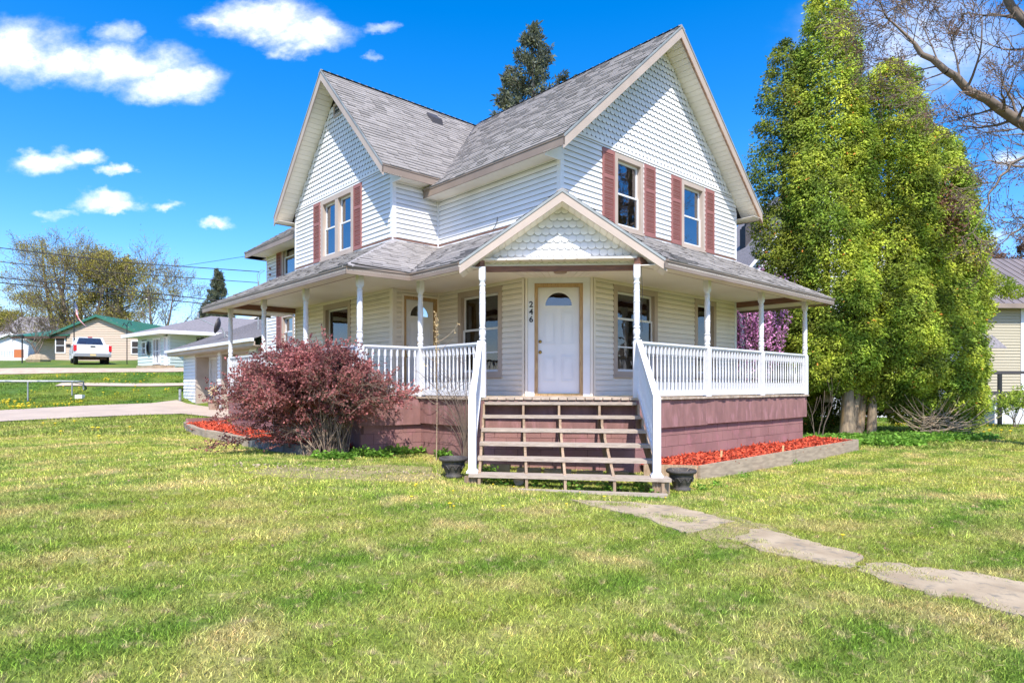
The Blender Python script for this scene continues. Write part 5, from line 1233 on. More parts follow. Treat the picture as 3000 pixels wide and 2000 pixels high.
# ---------------------------------------------------------------- cedars (arborvitae)
CM = M['cedar']
def cedar(name, label, x, y, H, prof, z0, seed, trunks, nclump, lean=(0, 0), tint=1.0, scale=.15, extra=(), group='tall cedars behind the porch corner', gap=.0):
    r = np.random.default_rng(seed); gz0 = gzf(x, y); t = thing(name, label, 'tree', (x, y, gz0), 0, group)
    zs, rs = zip(*prof)
    C_, D_, G_, U_ = [], [], [], []
    zc = []
    while len(zc) < nclump:
        z = r.uniform(z0, H)
        if r.random() < np.interp(z, zs, rs) / max(rs) + .12: zc.append(z)
    for z in zc:
        a = r.uniform(0, 2 * math.pi)
        if math.sin(a) > .35 and r.random() < .6: a = -a
        R = np.interp(z, zs, rs) * (1 + .13 * math.sin(3 * a + z * 1.1 + seed) + .07 * math.sin(5 * a - z * 2.3)); cr = r.uniform(.17, .36) * min(1, .35 + R / 1.6)
        ax = np.array([lean[0] * (z / H) ** 1.5, lean[1] * z / H, 0]); rad = np.array([math.cos(a), math.sin(a), 0]); c = ax + rad * max(.03, R - cr * .6) + np.array([0, 0, z])
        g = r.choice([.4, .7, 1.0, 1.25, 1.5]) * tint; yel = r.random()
        n = int(100 * (cr / .27) ** 1.7) + 14; o = r.normal(size=(n, 3)); o /= np.linalg.norm(o, axis=1, keepdims=True); o[:, 2] = o[:, 2] * .8 + .15; o = o + rad * .55; rr_ = cr * r.uniform(.7, 1.0, n)[:, None]
        P = c + o * rr_ * np.array([1, 1, .95]); C_.append(P); oo = o / np.linalg.norm(o, axis=1, keepdims=True); tg = np.cross(oo, r.normal(size=(n, 3))); tg /= np.linalg.norm(tg, axis=1, keepdims=True) + 1e-9; tg[:, 2] = tg[:, 2] * .6 - .55; D_.append(tg + oo * .55); U_.append(oo)
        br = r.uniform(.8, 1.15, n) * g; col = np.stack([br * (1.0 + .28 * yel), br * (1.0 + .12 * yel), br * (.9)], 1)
        rust = r.random(n) < .004; col[rust] = [3.2, .9, 1.5]; G_.append(col)
    # inner sprays that close the crown, shade put into their darker colour
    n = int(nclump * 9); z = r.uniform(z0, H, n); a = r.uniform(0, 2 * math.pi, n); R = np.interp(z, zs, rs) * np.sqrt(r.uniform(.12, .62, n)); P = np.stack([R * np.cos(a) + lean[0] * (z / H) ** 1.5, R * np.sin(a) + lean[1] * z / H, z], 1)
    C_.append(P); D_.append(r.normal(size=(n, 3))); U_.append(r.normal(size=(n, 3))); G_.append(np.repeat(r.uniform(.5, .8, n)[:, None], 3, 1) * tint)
    for (cx_, cy_2, cz, rx, ry, rz_, m) in extra:
        o = r.normal(size=(m, 3)); o /= np.linalg.norm(o, axis=1, keepdims=True); P = np.array([cx_, cy_2, cz]) + o * r.uniform(.4, 1, m)[:, None] * [rx, ry, rz_]; C_.append(P); D_.append(o + r.normal(size=(m, 3)) * .5); U_.append(r.normal(size=(m, 3))); br = r.uniform(.6, 1.3, m); G_.append(np.stack([br * 1.25, br * 1.1, br], 1))
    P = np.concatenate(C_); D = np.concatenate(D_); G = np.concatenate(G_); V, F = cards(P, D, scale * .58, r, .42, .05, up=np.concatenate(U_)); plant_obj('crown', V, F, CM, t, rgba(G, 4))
    for (x0, y0, x1, z1, w) in trunks:
        S = []; n = 8; mb = MB(); pts = []; rr2 = []
        for i in range(n + 1): q = i / n; pts.append((x0 + (x1 - x0) * q + .03 * math.sin(q * 5 + x0), y0 + .04 * math.sin(q * 4), -.1 + z1 * q)); rr2.append(w * (1.25 - .5 * q if i == 0 else 1.08 - .45 * q))
        mb.tube(pts, rr2, 12); mb.build('trunk', M['bark'], t, smooth=True)
    mb = MB(); mb.tube([(lean[0] * (q ** 1.5), lean[1] * q, z0 * .8 + q * (H * .92 - z0 * .8)) for q in np.linspace(0, 1, 9)], [.12 * (1 - .8 * q) for q in np.linspace(0, 1, 9)], 7); mb.build('trunk', M['bark'], t)
    # dead twigs
    S = []
    for _ in range(40):
        z = r.uniform(z0 + .2, H * .7); a = r.uniform(math.pi, 2 * math.pi); R = np.interp(z, zs, rs); p0 = np.array([R * .4 * math.cos(a), R * .4 * math.sin(a), z]); p2 = np.array([R * 1.03 * math.cos(a + .2), R * 1.03 * math.sin(a + .2), z - r.uniform(0, .4)]); curve_segs(p0, (p0 + p2) / 2 + [0, 0, .15], p2, .012, .004, 5, S)
    V, F = seg_tubes(S, 3); plant_obj('dead_twigs', V, F, M['deadtwig'], t)
    return t
# tallest in the middle, narrow one at its left, shoulders to the right
cedar('cedar_tree', 'tallest of the green cedars, its tip leaving the top of the picture', 9.65, 19.3, 14.0, [(1.2, .4), (2.0, 1.2), (4, 1.3), (6, 1.25), (8, 1.1), (10, .92), (12, .74), (13.4, .5), (14, .25), (14.2, .05)], 1.35, 1, [(.28, -.55, .42, 2.3, .2)], 1500, tint=1.05)
cedar('cedar_tree', 'narrow shaded cedar column left of the tallest cedar', 8.6, 19.9, 12.5, [(1.6, .3), (2.4, .75), (5, .88), (8, .86), (10, .74), (11.6, .5), (12.2, .28), (12.5, .05)], 1.8, 2, [], 640, tint=.62)  # this column's shade is painted in by the low tint
cedar('cedar_tree', 'round-topped cedar right of the tallest cedar', 11.6, 19.4, 11.5, [(.9, .5), (1.8, 1.2), (4, 1.3), (6.5, 1.15), (8.5, 1.03), (10, .88), (11, .64), (11.35, .36), (11.5, .05)], .9, 3, [(-1.35, -.3, -1.05, 2.3, .15), (-1.02, -.2, -.85, 2.4, .14), (-.72, -.35, -.68, 2.3, .14)], 1300, tint=1.0)
cedar('cedar_tree', 'lowest broad cedar on the right with a branch reaching toward the neighbour', 13.2, 19.8, 9.6, [(.25, .8), (1.0, 1.25), (2.5, 1.35), (4.5, 1.15), (6.5, 1.08), (8, .92), (9, .66), (9.4, .36), (9.6, .05)], .25, 4, [(.1, 0, .1, 2, .14)], 1500, tint=1.0,
      extra=[(1.3, -.2, 4.9, .6, .5, .38, 1500), (1.85, -.3, 4.65, .5, .4, .28, 1100), (2.35, -.3, 4.42, .42, .35, .2, 700)])
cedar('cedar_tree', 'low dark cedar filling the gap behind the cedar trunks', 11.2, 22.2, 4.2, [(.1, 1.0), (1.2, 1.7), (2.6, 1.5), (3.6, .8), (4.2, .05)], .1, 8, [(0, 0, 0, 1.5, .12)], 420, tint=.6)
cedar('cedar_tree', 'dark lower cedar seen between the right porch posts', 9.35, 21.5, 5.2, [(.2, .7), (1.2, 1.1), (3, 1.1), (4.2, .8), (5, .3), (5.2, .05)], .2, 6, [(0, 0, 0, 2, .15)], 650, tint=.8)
# brown dead patch and the loose dry branches low down
r = np.random.default_rng(6); S = []
for _ in range(70):
    a = r.uniform(-.6, .6); p0 = np.array([12.3 + r.normal() * .25, 18.3 + r.normal() * .1, .05 + r.uniform(0, .5)]); p2 = p0 + np.array([r.uniform(-1.2, 1.6), -.1 + r.normal() * .2, r.uniform(-.1, .9)]); curve_segs(p0, (p0 + p2) / 2 + np.array([0, 0, -.25]), p2, .014, .004, 7, S)
V, F = seg_tubes(S, 4); link('brush_pile', np_mesh('brush_pile', V, F, M['deadtwig']), None, label='tangle of dry tan branches at the foot of the right cedars', cat='branches')
r = np.random.default_rng(16); n = 700; P = np.array([12.75, 18.5, 6.45]) + r.normal(size=(n, 3)) * [.28, .12, .42]; D = r.normal(size=(n, 3)); V, F = cards(P, D, .13, r, .4)
link('dead_foliage', np_mesh('dead_foliage', V, F, mat('dead_cedar', (.20, .09, .055), (.12, .06, .04), 8, .8)), None, label='brown dead foliage patch on the lowest cedar', kind='stuff')
# grey-green suckers left of the cedar trunks
woody('bare_shrub', 'thin grey stems growing between the porch and the first cedar trunk', 'shrub', 8.35, 17.2, [((.05, 0, 1), 1.1, .022, 1, dict(wob=.1, upw=.25)), ((.25, 0, 1), .9, .016, 1, dict(wob=.1)), ((-.2, 0, 1), .8, .014, 1, dict(wob=.1))], 3, 'twig')

# dry leaves and clippings lying on the lawn
r = np.random.default_rng(44); n = 70; y = r.uniform(3.6, 13, n); x = r.uniform(-.8, .8, n) * y; P = np.stack([x, y, gz(x, y) + .045], 1); D = r.normal(size=(n, 3)); D[:, 2] *= .25; V, F = cards(P, D, .036, r, .7); link('fallen_leaves', np_mesh('fallen_leaves', V, F, mat('dry_leaf', (.30, .19, .11), (.20, .12, .07), 30, .8)), None, kind='stuff', label='dry brown leaves scattered on the lawn')
r = np.random.default_rng(45); n = 2600; y = 3.0 + 7 * r.random(n) ** 1.1; x = r.uniform(-.85, .85, n) * y; k = mask_free(x, y) & (np.sin(x * 1.9 + y) + np.sin(y * 1.4 - x * .7) + r.normal(size=n) * 2 > .6); x, y = x[k], y[k]; P = np.stack([x, y, gz(x, y) + r.uniform(.02, .05, len(x))], 1); D = r.normal(size=(len(x), 3)); D[:, 2] *= .18; V, F = cards(P, D, .05, r, .05); link('dry_clippings', np_mesh('dry_clippings', V, F, mat('straw', (.46, .37, .19), (.36, .27, .13), 20, .85)), None, kind='stuff', label='dry straw coloured clippings in the grass')
# ---------------------------------------------------------------- generic neighbour building parts
def mk_frame(x, y, yaw): return Matrix.Translation((x, y, 0)) @ Matrix.Rotation(yaw, 4, 'Z')
M['bsiding'] = mat('tan_vinyl', (.52, .41, .31), (.48, .37, .28), .5, .6)
M['green_roof'] = mat('green_metal_roof', (.035, .15, .10), (.03, .125, .085), 1, .45)
M['mint'] = mat('pale_mint_boards', (.58, .66, .62), (.53, .60, .57), .6, .55)
M['neigh_roof'] = mat('grey_roof', (.24, .22, .225), (.17, .16, .165), 9, .95, .4, 60)
M['ivory'] = mat('ivory_boards', (.46, .41, .29), (.38, .34, .25), .7, .55)
M['nwhite'] = mat('neighbour_white', (.66, .68, .70), (.58, .60, .62), .7, .6)
M['metalroof'] = mat('brown_metal_roof', (.20, .165, .15), (.16, .135, .125), 1.5, .5)
M['gdoor'] = mat('garage_door', (.60, .57, .54), (.55, .52, .49), 1, .5)
M['galv'] = mat('galvanised_steel', (.36, .38, .38), (.24, .26, .27), 9, .45, metal=.3)
M['carwhite'] = mat('car_paint', (.72, .73, .74), rough=.18, spec=.6); M['chrome'] = mat('chrome', (.5, .47, .44), rough=.3, metal=.8)
M['rubber'] = mat('tyre_rubber', (.02, .02, .02), rough=.8); M['lampred'] = mat('tail_lamp', (.55, .015, .02), rough=.2)
M['rust'] = mat('rusty_frame', (.20, .08, .045), (.07, .04, .03), 6, .9)
M['cglass'] = glass_mat('car_glass', (.35, .48, .42), 1.5, .1)
M['brick'] = mat('dark_chimney_brick', (.085, .078, .08), (.05, .047, .05), 14, .9, .3)
def sided(fr, z0, z1, parent, m, ops=(), co=.2, clip=None, nm='wall'):
    """wall with its clapboards as separate boards"""
    mb = MB(); boards = []; z = z0
    key = 'bd_' + m.name
    if key not in BM: BM[key] = board_mesh(m)
    while z < z1 - .03:
        h = min(co, z1 - z); a, b = (0, fr.L) if clip is None else clip(z + h * .5)
        if b > a + .05:
            for x, y in intervals(a, b, z, z + h, ops): fr.box(mb, x, y, -.1, -.002, z, z + h); boards.append((x, y, z, h))
        z += co
    w = mb.build(nm, m, parent)
    for x, y, z, h in boards: link('siding_board', BM[key], w, fr.pt(x, 0, z), fr.a, (y - x, 1.3, h / CO))
    return w
def nwindow(fr, s0, s1, z0, z1, parent, m='white', dbl=1, cw=.09):
    mb = MB(); framebox(mb, fr, s0, s1, z0, z1, cw, -.08, .05); mb2 = MB()
    fr.box(mb, s0 + cw, s1 - cw, -.04, .0, (z0 + z1) / 2 - .03, (z0 + z1) / 2 + .03)
    for i in range(1, dbl): x = s0 + (s1 - s0) * i / dbl; fr.box(mb, x - .04, x + .04, -.04, .02, z0 + cw, z1 - cw)
    w = mb.build('window', M[m], parent); mb = MB(); fr.box(mb, s0 + cw, s1 - cw, -.06, -.05, z0 + cw, z1 - cw); mb.build('pane', M['glass'], w)
    mb = MB(); fr.box(mb, s0 + .02, s1 - .02, -.5, -.45, z0 + .02, z1 - .02); mb.build('room_lining', M['dark'], w); return w
def gable_house(name, label, cat, x, y, yaw, w, dep, zb, ze, zr, m, roofm, over=.4, ops_f=(), wins=(), ridge_front=True, co=.2, groundz=None, group=None):
    """gable end faces local -y; x runs along the front"""
    t = thing(name, label, cat, (x, y, 0), yaw)
    F = Fr((0, 0), (w, 0)); Lf = Fr((0, dep), (0, 0)); R = Fr((w, 0), (w, dep)); sl = (zr - ze) / (w / 2)
    sided(F, zb, zr - .1, t, M[m], ops_f, co, lambda z: (0, w) if z < ze else ((z - ze) / sl, w - (z - ze) / sl)); sided(R, zb, ze, t, M[m], (), co); sided(Lf, zb, ze, t, M[m], (), co)
    mb = MB(); mb.prism([(w, dep, zb), (0, dep, zb), (0, dep, ze), (w / 2, dep, zr), (w, dep, ze)], (0, .1, 0)); mb.build('wall', M[m], t)
    for s in (0, 1):
        A = [(-over, -over, ze - over * sl), (w / 2, -over, zr), (w / 2, dep + over, zr), (-over, dep + over, ze - over * sl)]
        if s: A = [(w - a, b, c) for a, b, c in A]
        mb = MB(); mb.prism(A, (0, 0, .07)); rf = mb.build('roof', M[roofm], t)
        if roofm in ('green_roof', 'metalroof'):
            n = int((dep + 2 * over) / .6)
            rib = MB(); 
            for i in range(n + 1):
                yy = -over + i * .6; a0, a1 = Vector(A[0]), Vector(A[1]); rib = MB(); rib.bar((a0.x, yy, a0.z + .085), (a1.x, yy, a1.z + .085), .03, .03); rib.build('roof_seam', M[roofm], rf)
        mb = MB(); a0, a1 = Vector(A[0]), Vector(A[1]); mb.prism([a0 + Vector((0, -.01, -.12)), a1 + Vector((0, -.01, -.12)), a1 + Vector((0, -.01, .09)), a0 + Vector((0, -.01, .09))], (0, -.03, 0)); mb.build('rake_board', M[roofm if roofm == 'green_roof' else 'white'], t)
        mb = MB(); mb.prism([a0 + Vector((0, 0, -.12)), a0 + Vector((0, dep + 2 * over, -.12)), a0 + Vector((0, dep + 2 * over, .06)), a0 + Vector((0, 0, .06))], (-.03 if not s else .03, 0, 0)); mb.build('fascia', M[roofm if roofm == 'green_roof' else 'white'], t)
    for (a, b, c, d) in wins: nwindow(F, a, b, c, d, t)
    return t
# ---------------------------------------------------------------- garage behind the house
gar = thing('garage', 'low white garage with grey shingle roof and panelled overhead doors at the drive end', 'garage', (XC, YC, 0), ANG)
GR = Fr((-.35, 23.27), (-.35, 14.4)); go_ = [(1.73, 5.0, .2, 2.95), (5.25, 8.4, .2, 2.95)]
sided(GR, .42, 2.86, gar, M['siding'], [(1.73, 4.72, .2, 2.9), (5.06, 8.2, .2, 2.9)], .15)
mb = MB(); GR.box(mb, 0, 8.87, -.1, .0, .30, .44); mb.build('footing', M['concrete'], gar)
for s0, s1 in ((1.73, 4.72), (5.06, 8.2)):
    mb = MB(); framebox(mb, GR, s0, s1, .35, 2.86, .17, -.55, .02, wb=.001); mb.build('door_frame', M['trimlt'], gar)
    mb = MB(); framebox(mb, GR, s0 + .17, s1 - .17, .36, 2.70, .09, -.55, -.50, wb=.001); mb.build('door_frame', M['white'], gar)
    a, b = s0 + .26, s1 - .26; D = MB(); GR.box(D, a, b, -.60, -.56, .38, 2.62); D = D.build('garage_door', M['gdoor'], gar); 
    for r_ in range(5):
        for c in range(4 if s0 < 2 else 4):
            w = (b - a) / 4; h = 2.24 / 5; x0 = a + w * c + .07; z0 = .38 + h * r_ + .07; P = MB(); framebox(P, GR, x0, x0 + w - .14, z0, z0 + h - .14, .025, -.56, -.548); P.build('door_panel', M['gdoor'], D)
sideG = Fr((6.6, 23.27), (-.35, 23.27)); sided(sideG, .3, 2.86, gar, M['siding'], (), .15)
GZ = 3.05; gs = .40
gp = [(-.85, 24.1, GZ), (-.85, 13.2, GZ), (3.1, 13.2, GZ + 3.95 * gs), (3.1, 24.1, GZ + 3.95 * gs)]
mb = MB(); n = 26
for i in range(n):   # shingle courses as stepped strips
    t0, t1 = i / n, (i + 1) / n; f = lambda t, q, o: (gp[0][0] + 3.95 * t, q, GZ + 3.95 * gs * t + o)
    c_ = MB(); c_.hexa([f(t0, 24.1, .0), f(t0, 13.2, .0), f(t1, 13.2, .0), f(t1, 24.1, .0), f(t0, 24.1, .03), f(t0, 13.2, .03), f(t1, 13.2, .012), f(t1, 24.1, .012)]); c_.build('shingle_course', M['neigh_roof'], gar)
mb = MB(); mb.prism([(3.1, 24.1, GZ + 3.95 * gs), (3.1, 13.2, GZ + 3.95 * gs), (7.2, 13.2, GZ), (7.2, 24.1, GZ)], (0, 0, .05)); mb.build('roof', M['neigh_roof'], gar)
mb = MB(); mb.prism([(-.35, 23.3, 2.8), (-.35, 23.3, GZ + .15), (3.1, 23.3, GZ + 3.9 * gs), (6.6, 23.3, 2.9)], (0, -.05, 0)); mb.build('gable_end', M['siding'], gar)
mb = MB(); mb.prism([(-.85, 24.1, GZ), (-.85, 24.1, GZ - .15), (3.1, 24.1, GZ + 3.95 * gs - .15), (3.1, 24.1, GZ + 3.95 * gs)], (0, -.03, 0)); mb.build('rake_board', M['trimlt'], gar)
mb = MB(); mb.box((-.98, 13.3, GZ - .10), (-.86, 24.1, GZ + .01)); mb.build('gutter', M['white'], gar)
mb = MB(); mb.box((-.855, 13.3, GZ - .24), (-.82, 24.1, GZ - .1)); mb.box((-.82, 13.3, GZ - .25), (-.35, 24.1, GZ - .23)); mb.build('soffit', M['trimlt'], gar)
mb = MB(); mb.bar((-.42, 21.6, .15), (-.42, 21.6, 1.0), .09, .09); 
sx_, sy_ = W(-.75, 22.4); MB().box((-.04, -.04, 0), (.04, .04, .55)).build('pipe_stub', M['galv'], None, loc=(sx_, sy_, gzf(sx_, sy_)), label='short grey pipe stub at the garage corner', cat='pipe')
# satellite dish on the garage roof
dp_ = at(659, 985, 26.2); dish = thing('satellite_dish', 'small dark satellite dish on a bent mast over the garage roof', 'satellite dish', tuple(dp_), 0)
m = MB(); m.tube([(0, 0, -.45), (0, 0, .1), (-.12, -.05, .35)], .035, 6); m.tube([(.05, 0, .05), (.75, 0, -.35)], .015, 5); m.tube([(-.15, -.05, .32), (-.95, -.3, .72)], .028, 5); m.box((-1.0, -.34, .72), (-.92, -.26, .95)); m.build('mast', M['galv'], dish)
m = MB(); m.lathe([(0, 0), (.2, .03), (.34, .10), (.35, .10), (.2, .015), (0, -.02)], n=16, cap=False); R_ = Matrix.Translation((-.2, -.05, .42)) @ Matrix.Rotation(math.radians(-75), 4, 'Y') @ Matrix.Rotation(math.radians(10), 4, 'X'); m.v = [tuple(R_ @ Vector(v)) for v in m.v]; m.build('dish', M['vent'], dish, smooth=True)
# ---------------------------------------------------------------- pale green neighbour house
H1 = thing('neighbour_house', 'pale green clapboard ranch house with grey hip roof behind the garage', 'house', (0, 0, 0), 0)
d1 = 37.0; zg = 2.6
def P3(X, d): return Vector(((X - 1500) / FX * d, d))
fa, fb_, fc = P3(405, 39.5), P3(497, 36.6), P3(575, 38.2)
F1 = Fr(fa, fb_); F2 = Fr(fb_, fc)
zt_ = 4.52
s_ = lambda fr, X: None
L1 = F1.L
sided(F1, zg - .5, zt_, H1, M['mint'], [(L1 * .12, L1 * .29, 3.35, 4.2), (L1 * .50, L1 * .74, 2.75, 4.3), (L1 * .84, L1 * .96, 2.3, 4.35)], .2); sided(F2, zg - .4, zt_, H1, M['mint'], (), .2)
nwindow(F1, L1 * .12, L1 * .29, 3.35, 4.2, H1); nwindow(F1, L1 * .50, L1 * .74, 2.75, 4.3, H1, dbl=3); 
mb = MB(); framebox(mb, F1, L1 * .84, L1 * .96, 2.3, 4.35, .06, -.05, .03); mb.build('door_frame', M['white'], H1); mb = MB(); F1.box(mb, L1 * .86, L1 * .94, -.06, -.02, 2.35, 4.3); mb.build('door', M['door'], H1)
mb = MB(); mb.lathe([(.2, 0), (.36, .05), (.2, .1)], n=14, cap=False); c = F1.pt(L1 * .39, .06, 3.75); Rm = Matrix.Translation(c) @ Matrix.Rotation(F1.a, 4, 'Z') @ Matrix.Rotation(math.pi / 2, 4, 'X'); mb.v = [tuple(Rm @ Vector((v[0] * .65, v[1] * 1.25, v[2]))) for v in mb.v]; mb.build('wreath', M['black'], H1)
mb = MB(); F1.box(mb, L1 * .60, L1 * 1.2, .1, 1.1, 2.0, 2.62); mb.build('front_step', M['concrete'], H1)
e0 = fa + F1.n * .7 - F1.t * .8; e1 = fb_ + F1.n * .7 + F1.t * .5; e2 = fc + Vector((2.5, .9)) + F2.n * .6; rz_ = 4.62
rc1 = P3(600, 42.5); rc0 = P3(470, 45)
mb = MB()
R1_ = Vector((*P3(618, 41.5), 6.05)); R0_ = Vector((*P3(520, 44.5), 5.7))
mb.poly([(*e0, rz_), (*e1, rz_), R1_, R0_]); mb.poly([(*e1, rz_), (*e2, rz_), Vector((*P3(800, 44), 6.0)), R1_]); mb.build('roof', M['neigh_roof'], H1)
mb = MB(); mb.prism([(*e0, rz_ - .18), (*e1, rz_ - .18), (*e1, rz_ + .02), (*e0, rz_ + .02)], (-F1.n.x * .1, -F1.n.y * .1, 0)); mb.prism([(*e1, rz_ - .18), (*e2, rz_ - .18), (*e2, rz_ + .02), (*e1, rz_ + .02)], (-F2.n.x * .1, -F2.n.y * .1, 0)); mb.build('gutter', M['white'], H1)
mb = MB(); mb.poly([(*e0, rz_ - .17), (*(fa - F1.n), rz_ - .17), (*(fb_ - F1.n), rz_ - .17), (*(fc - F2.n), rz_ - .17), (*e2, rz_ - .17), (*e1, rz_ - .17)]); mb.build('soffit', M['white'], H1)
# second, larger grey roof beyond it
H1b = gable_house('neighbour_house', 'cream house with broad grey roof showing over the garage ridge', 'house', -21.5, 47.5, math.radians(-4), 12, 9, 3, 5.4, 8.4, 'ivory', 'neigh_roof')
# ---------------------------------------------------------------- tan house with the green metal roof
d = 54; x0 = (210 - 1500) / FX * d * 1.0; 
xl = (163 - 1500) / FX * d; xr = (415 - 1500) / FX * d; w = xr - xl
TH = gable_house('neighbour_house', 'tan house with green metal roof on the rise behind the white pickup', 'house', xl, d, 0, w, 11, 3.3, 5.95, 7.45, 'bsiding', 'green_roof', .35,
    [( (300 - 163) / 252 * w * .0 + w * .0, 0.01, 0, 0)], (), co=.2)
FT = Fr((0, 0), (w, 0)); sx2 = lambda X: (X - 163) / 252 * w
for (a, b, c, dd2) in ((163, 193, 4.25, 5.6), (215, 239, 4.4, 5.6), (385, 410, 4.15, 5.35)):
    mb = MB(); FT.box(mb, sx2(a) , sx2(b), .03, .07, c, dd2); o = mb.build('window', M['white'], TH); mb = MB(); k = .09
    FT.box(mb, sx2(a) + k, sx2(b) - k, .071, .08, c + k, (c + dd2) / 2 - .03); FT.box(mb, sx2(a) + k, sx2(b) - k, .071, .08, (c + dd2) / 2 + .03, dd2 - k); mb.build('pane', M['dark'], o)
# left wing with porch under the lower roof
wing = [(-2.6, 1.4), (0, 1.4)]
FW = Fr((-2.7, 1.4), (0, 1.4)); sided(FW, 3.3, 5.75, TH, M['bsiding'], (), .2)
FW2 = Fr((-2.7, 8), (-2.7, 1.4)); sided(FW2, 3.3, 5.75, TH, M['bsiding'], (), .2)
mb = MB(); mb.prism([(-3.8, -.2, 5.65), (1.2, -.2, 5.75), (3.0, 3.4, 6.95), (.8, 3.4, 6.9)], (0, 0, .08)); mb.prism([(-3.8, -.2, 5.65), (.8, 3.4, 6.9), (.8, 9, 6.9), (-3.8, 9, 5.65)], (0, 0, .08)); mb.build('roof', M['green_roof'], TH)
mb = MB(); mb.box((-3.7, -.2, 5.5), (1.0, -.15, 5.7)); mb.build('fascia', M['brown'], TH)
# right green roof piece
mb = MB(); mb.prism([(w, 3, 5.9), (w + 5, 3, 5.9), (w + 4, 6.5, 6.45), (w - 2, 6.5, 6.5)], (0, 0, .06)); mb.build('roof', M['green_roof'], TH)
# ---------------------------------------------------------------- far left houses
FH = gable_house('neighbour_house', 'far grey house behind the little white porch at the left edge', 'house', -55.5, 76, math.radians(90), 9, 7, 4, 7.0, 10.2, 'nwhite', 'neigh_roof')
FP_ = gable_house('neighbour_house', 'small white house with gabled porch and white railing at the left edge', 'house', -46.6, 56, 0, 4.3, 4, 3.7, 5.35, 6.1, 'nwhite', 'neigh_roof', .3)
mb = MB()
mb.box((2.0, -1.12, 4.5), (3.6, -1.0, 4.56)); mb.box((2.0, -1.1, 3.95), (3.6, -1.0, 4.02)); RL_ = mb.build('railing', M['white'], FP_)
for i in range(12): MB().box((2.0 + i * .14, -1.1, 4.0), (2.05 + i * .14, -1.04, 4.5)).build('baluster', M['white'], RL_)
mb = MB(); mb.box((3.5, -1.5, 3.9), (4.3, -1.45, 4.6)); mb.build('fence_panel', mat('orange_board', (.45, .14, .05), rough=.8), FP_)
# lamp post in the yard, bird feeder hook
lx = at(65, 1075, 45); MB().tube([(0, 0, 0), (0, 0, 1.75)], .045, 6).lathe([(.06, 1.75), (.11, 1.78), (.13, 1.95), (.03, 2.02)], n=8).build('lamp_post', M['black'], None, loc=(lx.x, lx.y, gzf(lx.x, lx.y)), label='thin black lamp post on the lawn left of the small bare tree', cat='lamp post')
hx_ = at(372, 1070, 42); MB().tube([(0, 0, 0), (0, 0, 2.6), (.1, 0, 2.8), (.25, 0, 2.8), (.3, 0, 2.6)], .03, 5).tube([(0, 0, 2.5), (-.2, 0, 2.75), (-.3, 0, 2.55)], .03, 5).build('feeder_hook', M['black'], None, loc=(hx_.x, hx_.y, gzf(hx_.x, hx_.y)), label='thin black shepherd hook standing right of the white pickup', cat='hook')
# ---------------------------------------------------------------- white pickup
tx, ty = at(272, 1075, 40).x, 40
tr = thing('pickup_truck', 'white pickup truck seen from behind on the gravel lane', 'truck', (tx, ty, gzf(tx, ty) + .03), math.radians(37.5))
def side_prism(prof, x0, x1, name, m, parent=tr, lab=None): mb = MB(); mb.prism([(x0, y, z) for y, z in prof][::-1], (x1 - x0, 0, 0)); return mb.build(name, M[m], parent)
body = [(0, .62), (.05, 1.22), (2.0, 1.25), (2.02, 1.30), (4.0, 1.28), (5.1, 1.18), (5.5, 1.0), (5.55, .5), (4.95, .42), (4.9, .75), (4.6, .95), (4.25, .95), (3.95, .75), (3.9, .42), (1.75, .42), (1.7, .75), (1.45, .97), (1.05, .97), (.8, .75), (.75, .5), (.02, .5)]
side_prism(body, -1.0, -.86, 'body_side', 'carwhite'); side_prism(body, .86, 1.0, 'body_side', 'carwhite')
mb = MB(); mb.box((-.86, 2.0, .5), (.86, 5.4, 1.2)); mb.box((-.86, .1, .6), (.86, 2.0, .72)); mb.build('bed_floor', M['carwhite'], tr)
mb = MB(); mb.box((-.9, -.04, .66), (.9, .05, 1.24)); tg = mb.build('tailgate', M['carwhite'], tr); mb = MB(); mb.box((-.13, -.055, 1.08), (.13, -.041, 1.16)); mb.build('handle', M['black'], tg)
cabp = lambda x, z: x
mb = MB()
lo = [(-.84, 2.02, 1.25), (.84, 2.02, 1.25), (.88, 3.95, 1.28), (-.88, 3.95, 1.28)]; hi = [(-.64, 2.3, 1.80), (.64, 2.3, 1.80), (.66, 3.25, 1.82), (-.66, 3.25, 1.82)]
for a, b in ((0, 1), (1, 2), (2, 3), (3, 0)): mb.bar(lo[a] if a != 3 else lo[3], hi[a], .1, .1)
mb.prism([(x, y, 1.79) for x, y, z in hi], (0, 0, .06)); mb.box((-.84, 2.0, .7), (.84, 2.06, 1.32)); mb.bar(lo[0], lo[1], .06, .08); mb.build('cab', M['carwhite'], tr)
for a, b in ((0, 1), (1, 2), (3, 0), (2, 3)): m = MB(); m.poly([lo[a], lo[b], hi[b], hi[a]]); m.build('window', M['cglass'], tr)
for s in (-.4, .4): m = MB(); m.box((s - .2, 2.7, .8), (s + .2, 2.85, 1.55)); m.build('seat', M['black'], tr)
for s in (-1, 1):
    m = MB(); m.box((s * .93 - .085, -.05, .82), (s * .93 + .085, .08, 1.2)); m.build('tail_light', M['lampred'], tr)
    for yy in (1.25, 4.43):
        m = MB(); m.lathe([(.24, -.12), (.36, -.12), (.385, -.09), (.385, .09), (.36, .12), (.24, .12)], n=18, cap=False); m.v = [(v[2] + s * .84, v[0] + yy, v[1] + .385) for v in m.v]; wl = m.build('wheel', M['rubber'], tr)
        m = MB(); m.lathe([(0, -.08), (.24, -.09), (.24, .09), (0, .08)], n=12, cap=False); m.v = [(v[2] + s * .85, v[0] + yy, v[1] + .385) for v in m.v]; m.build('rim', M['chrome'], wl)
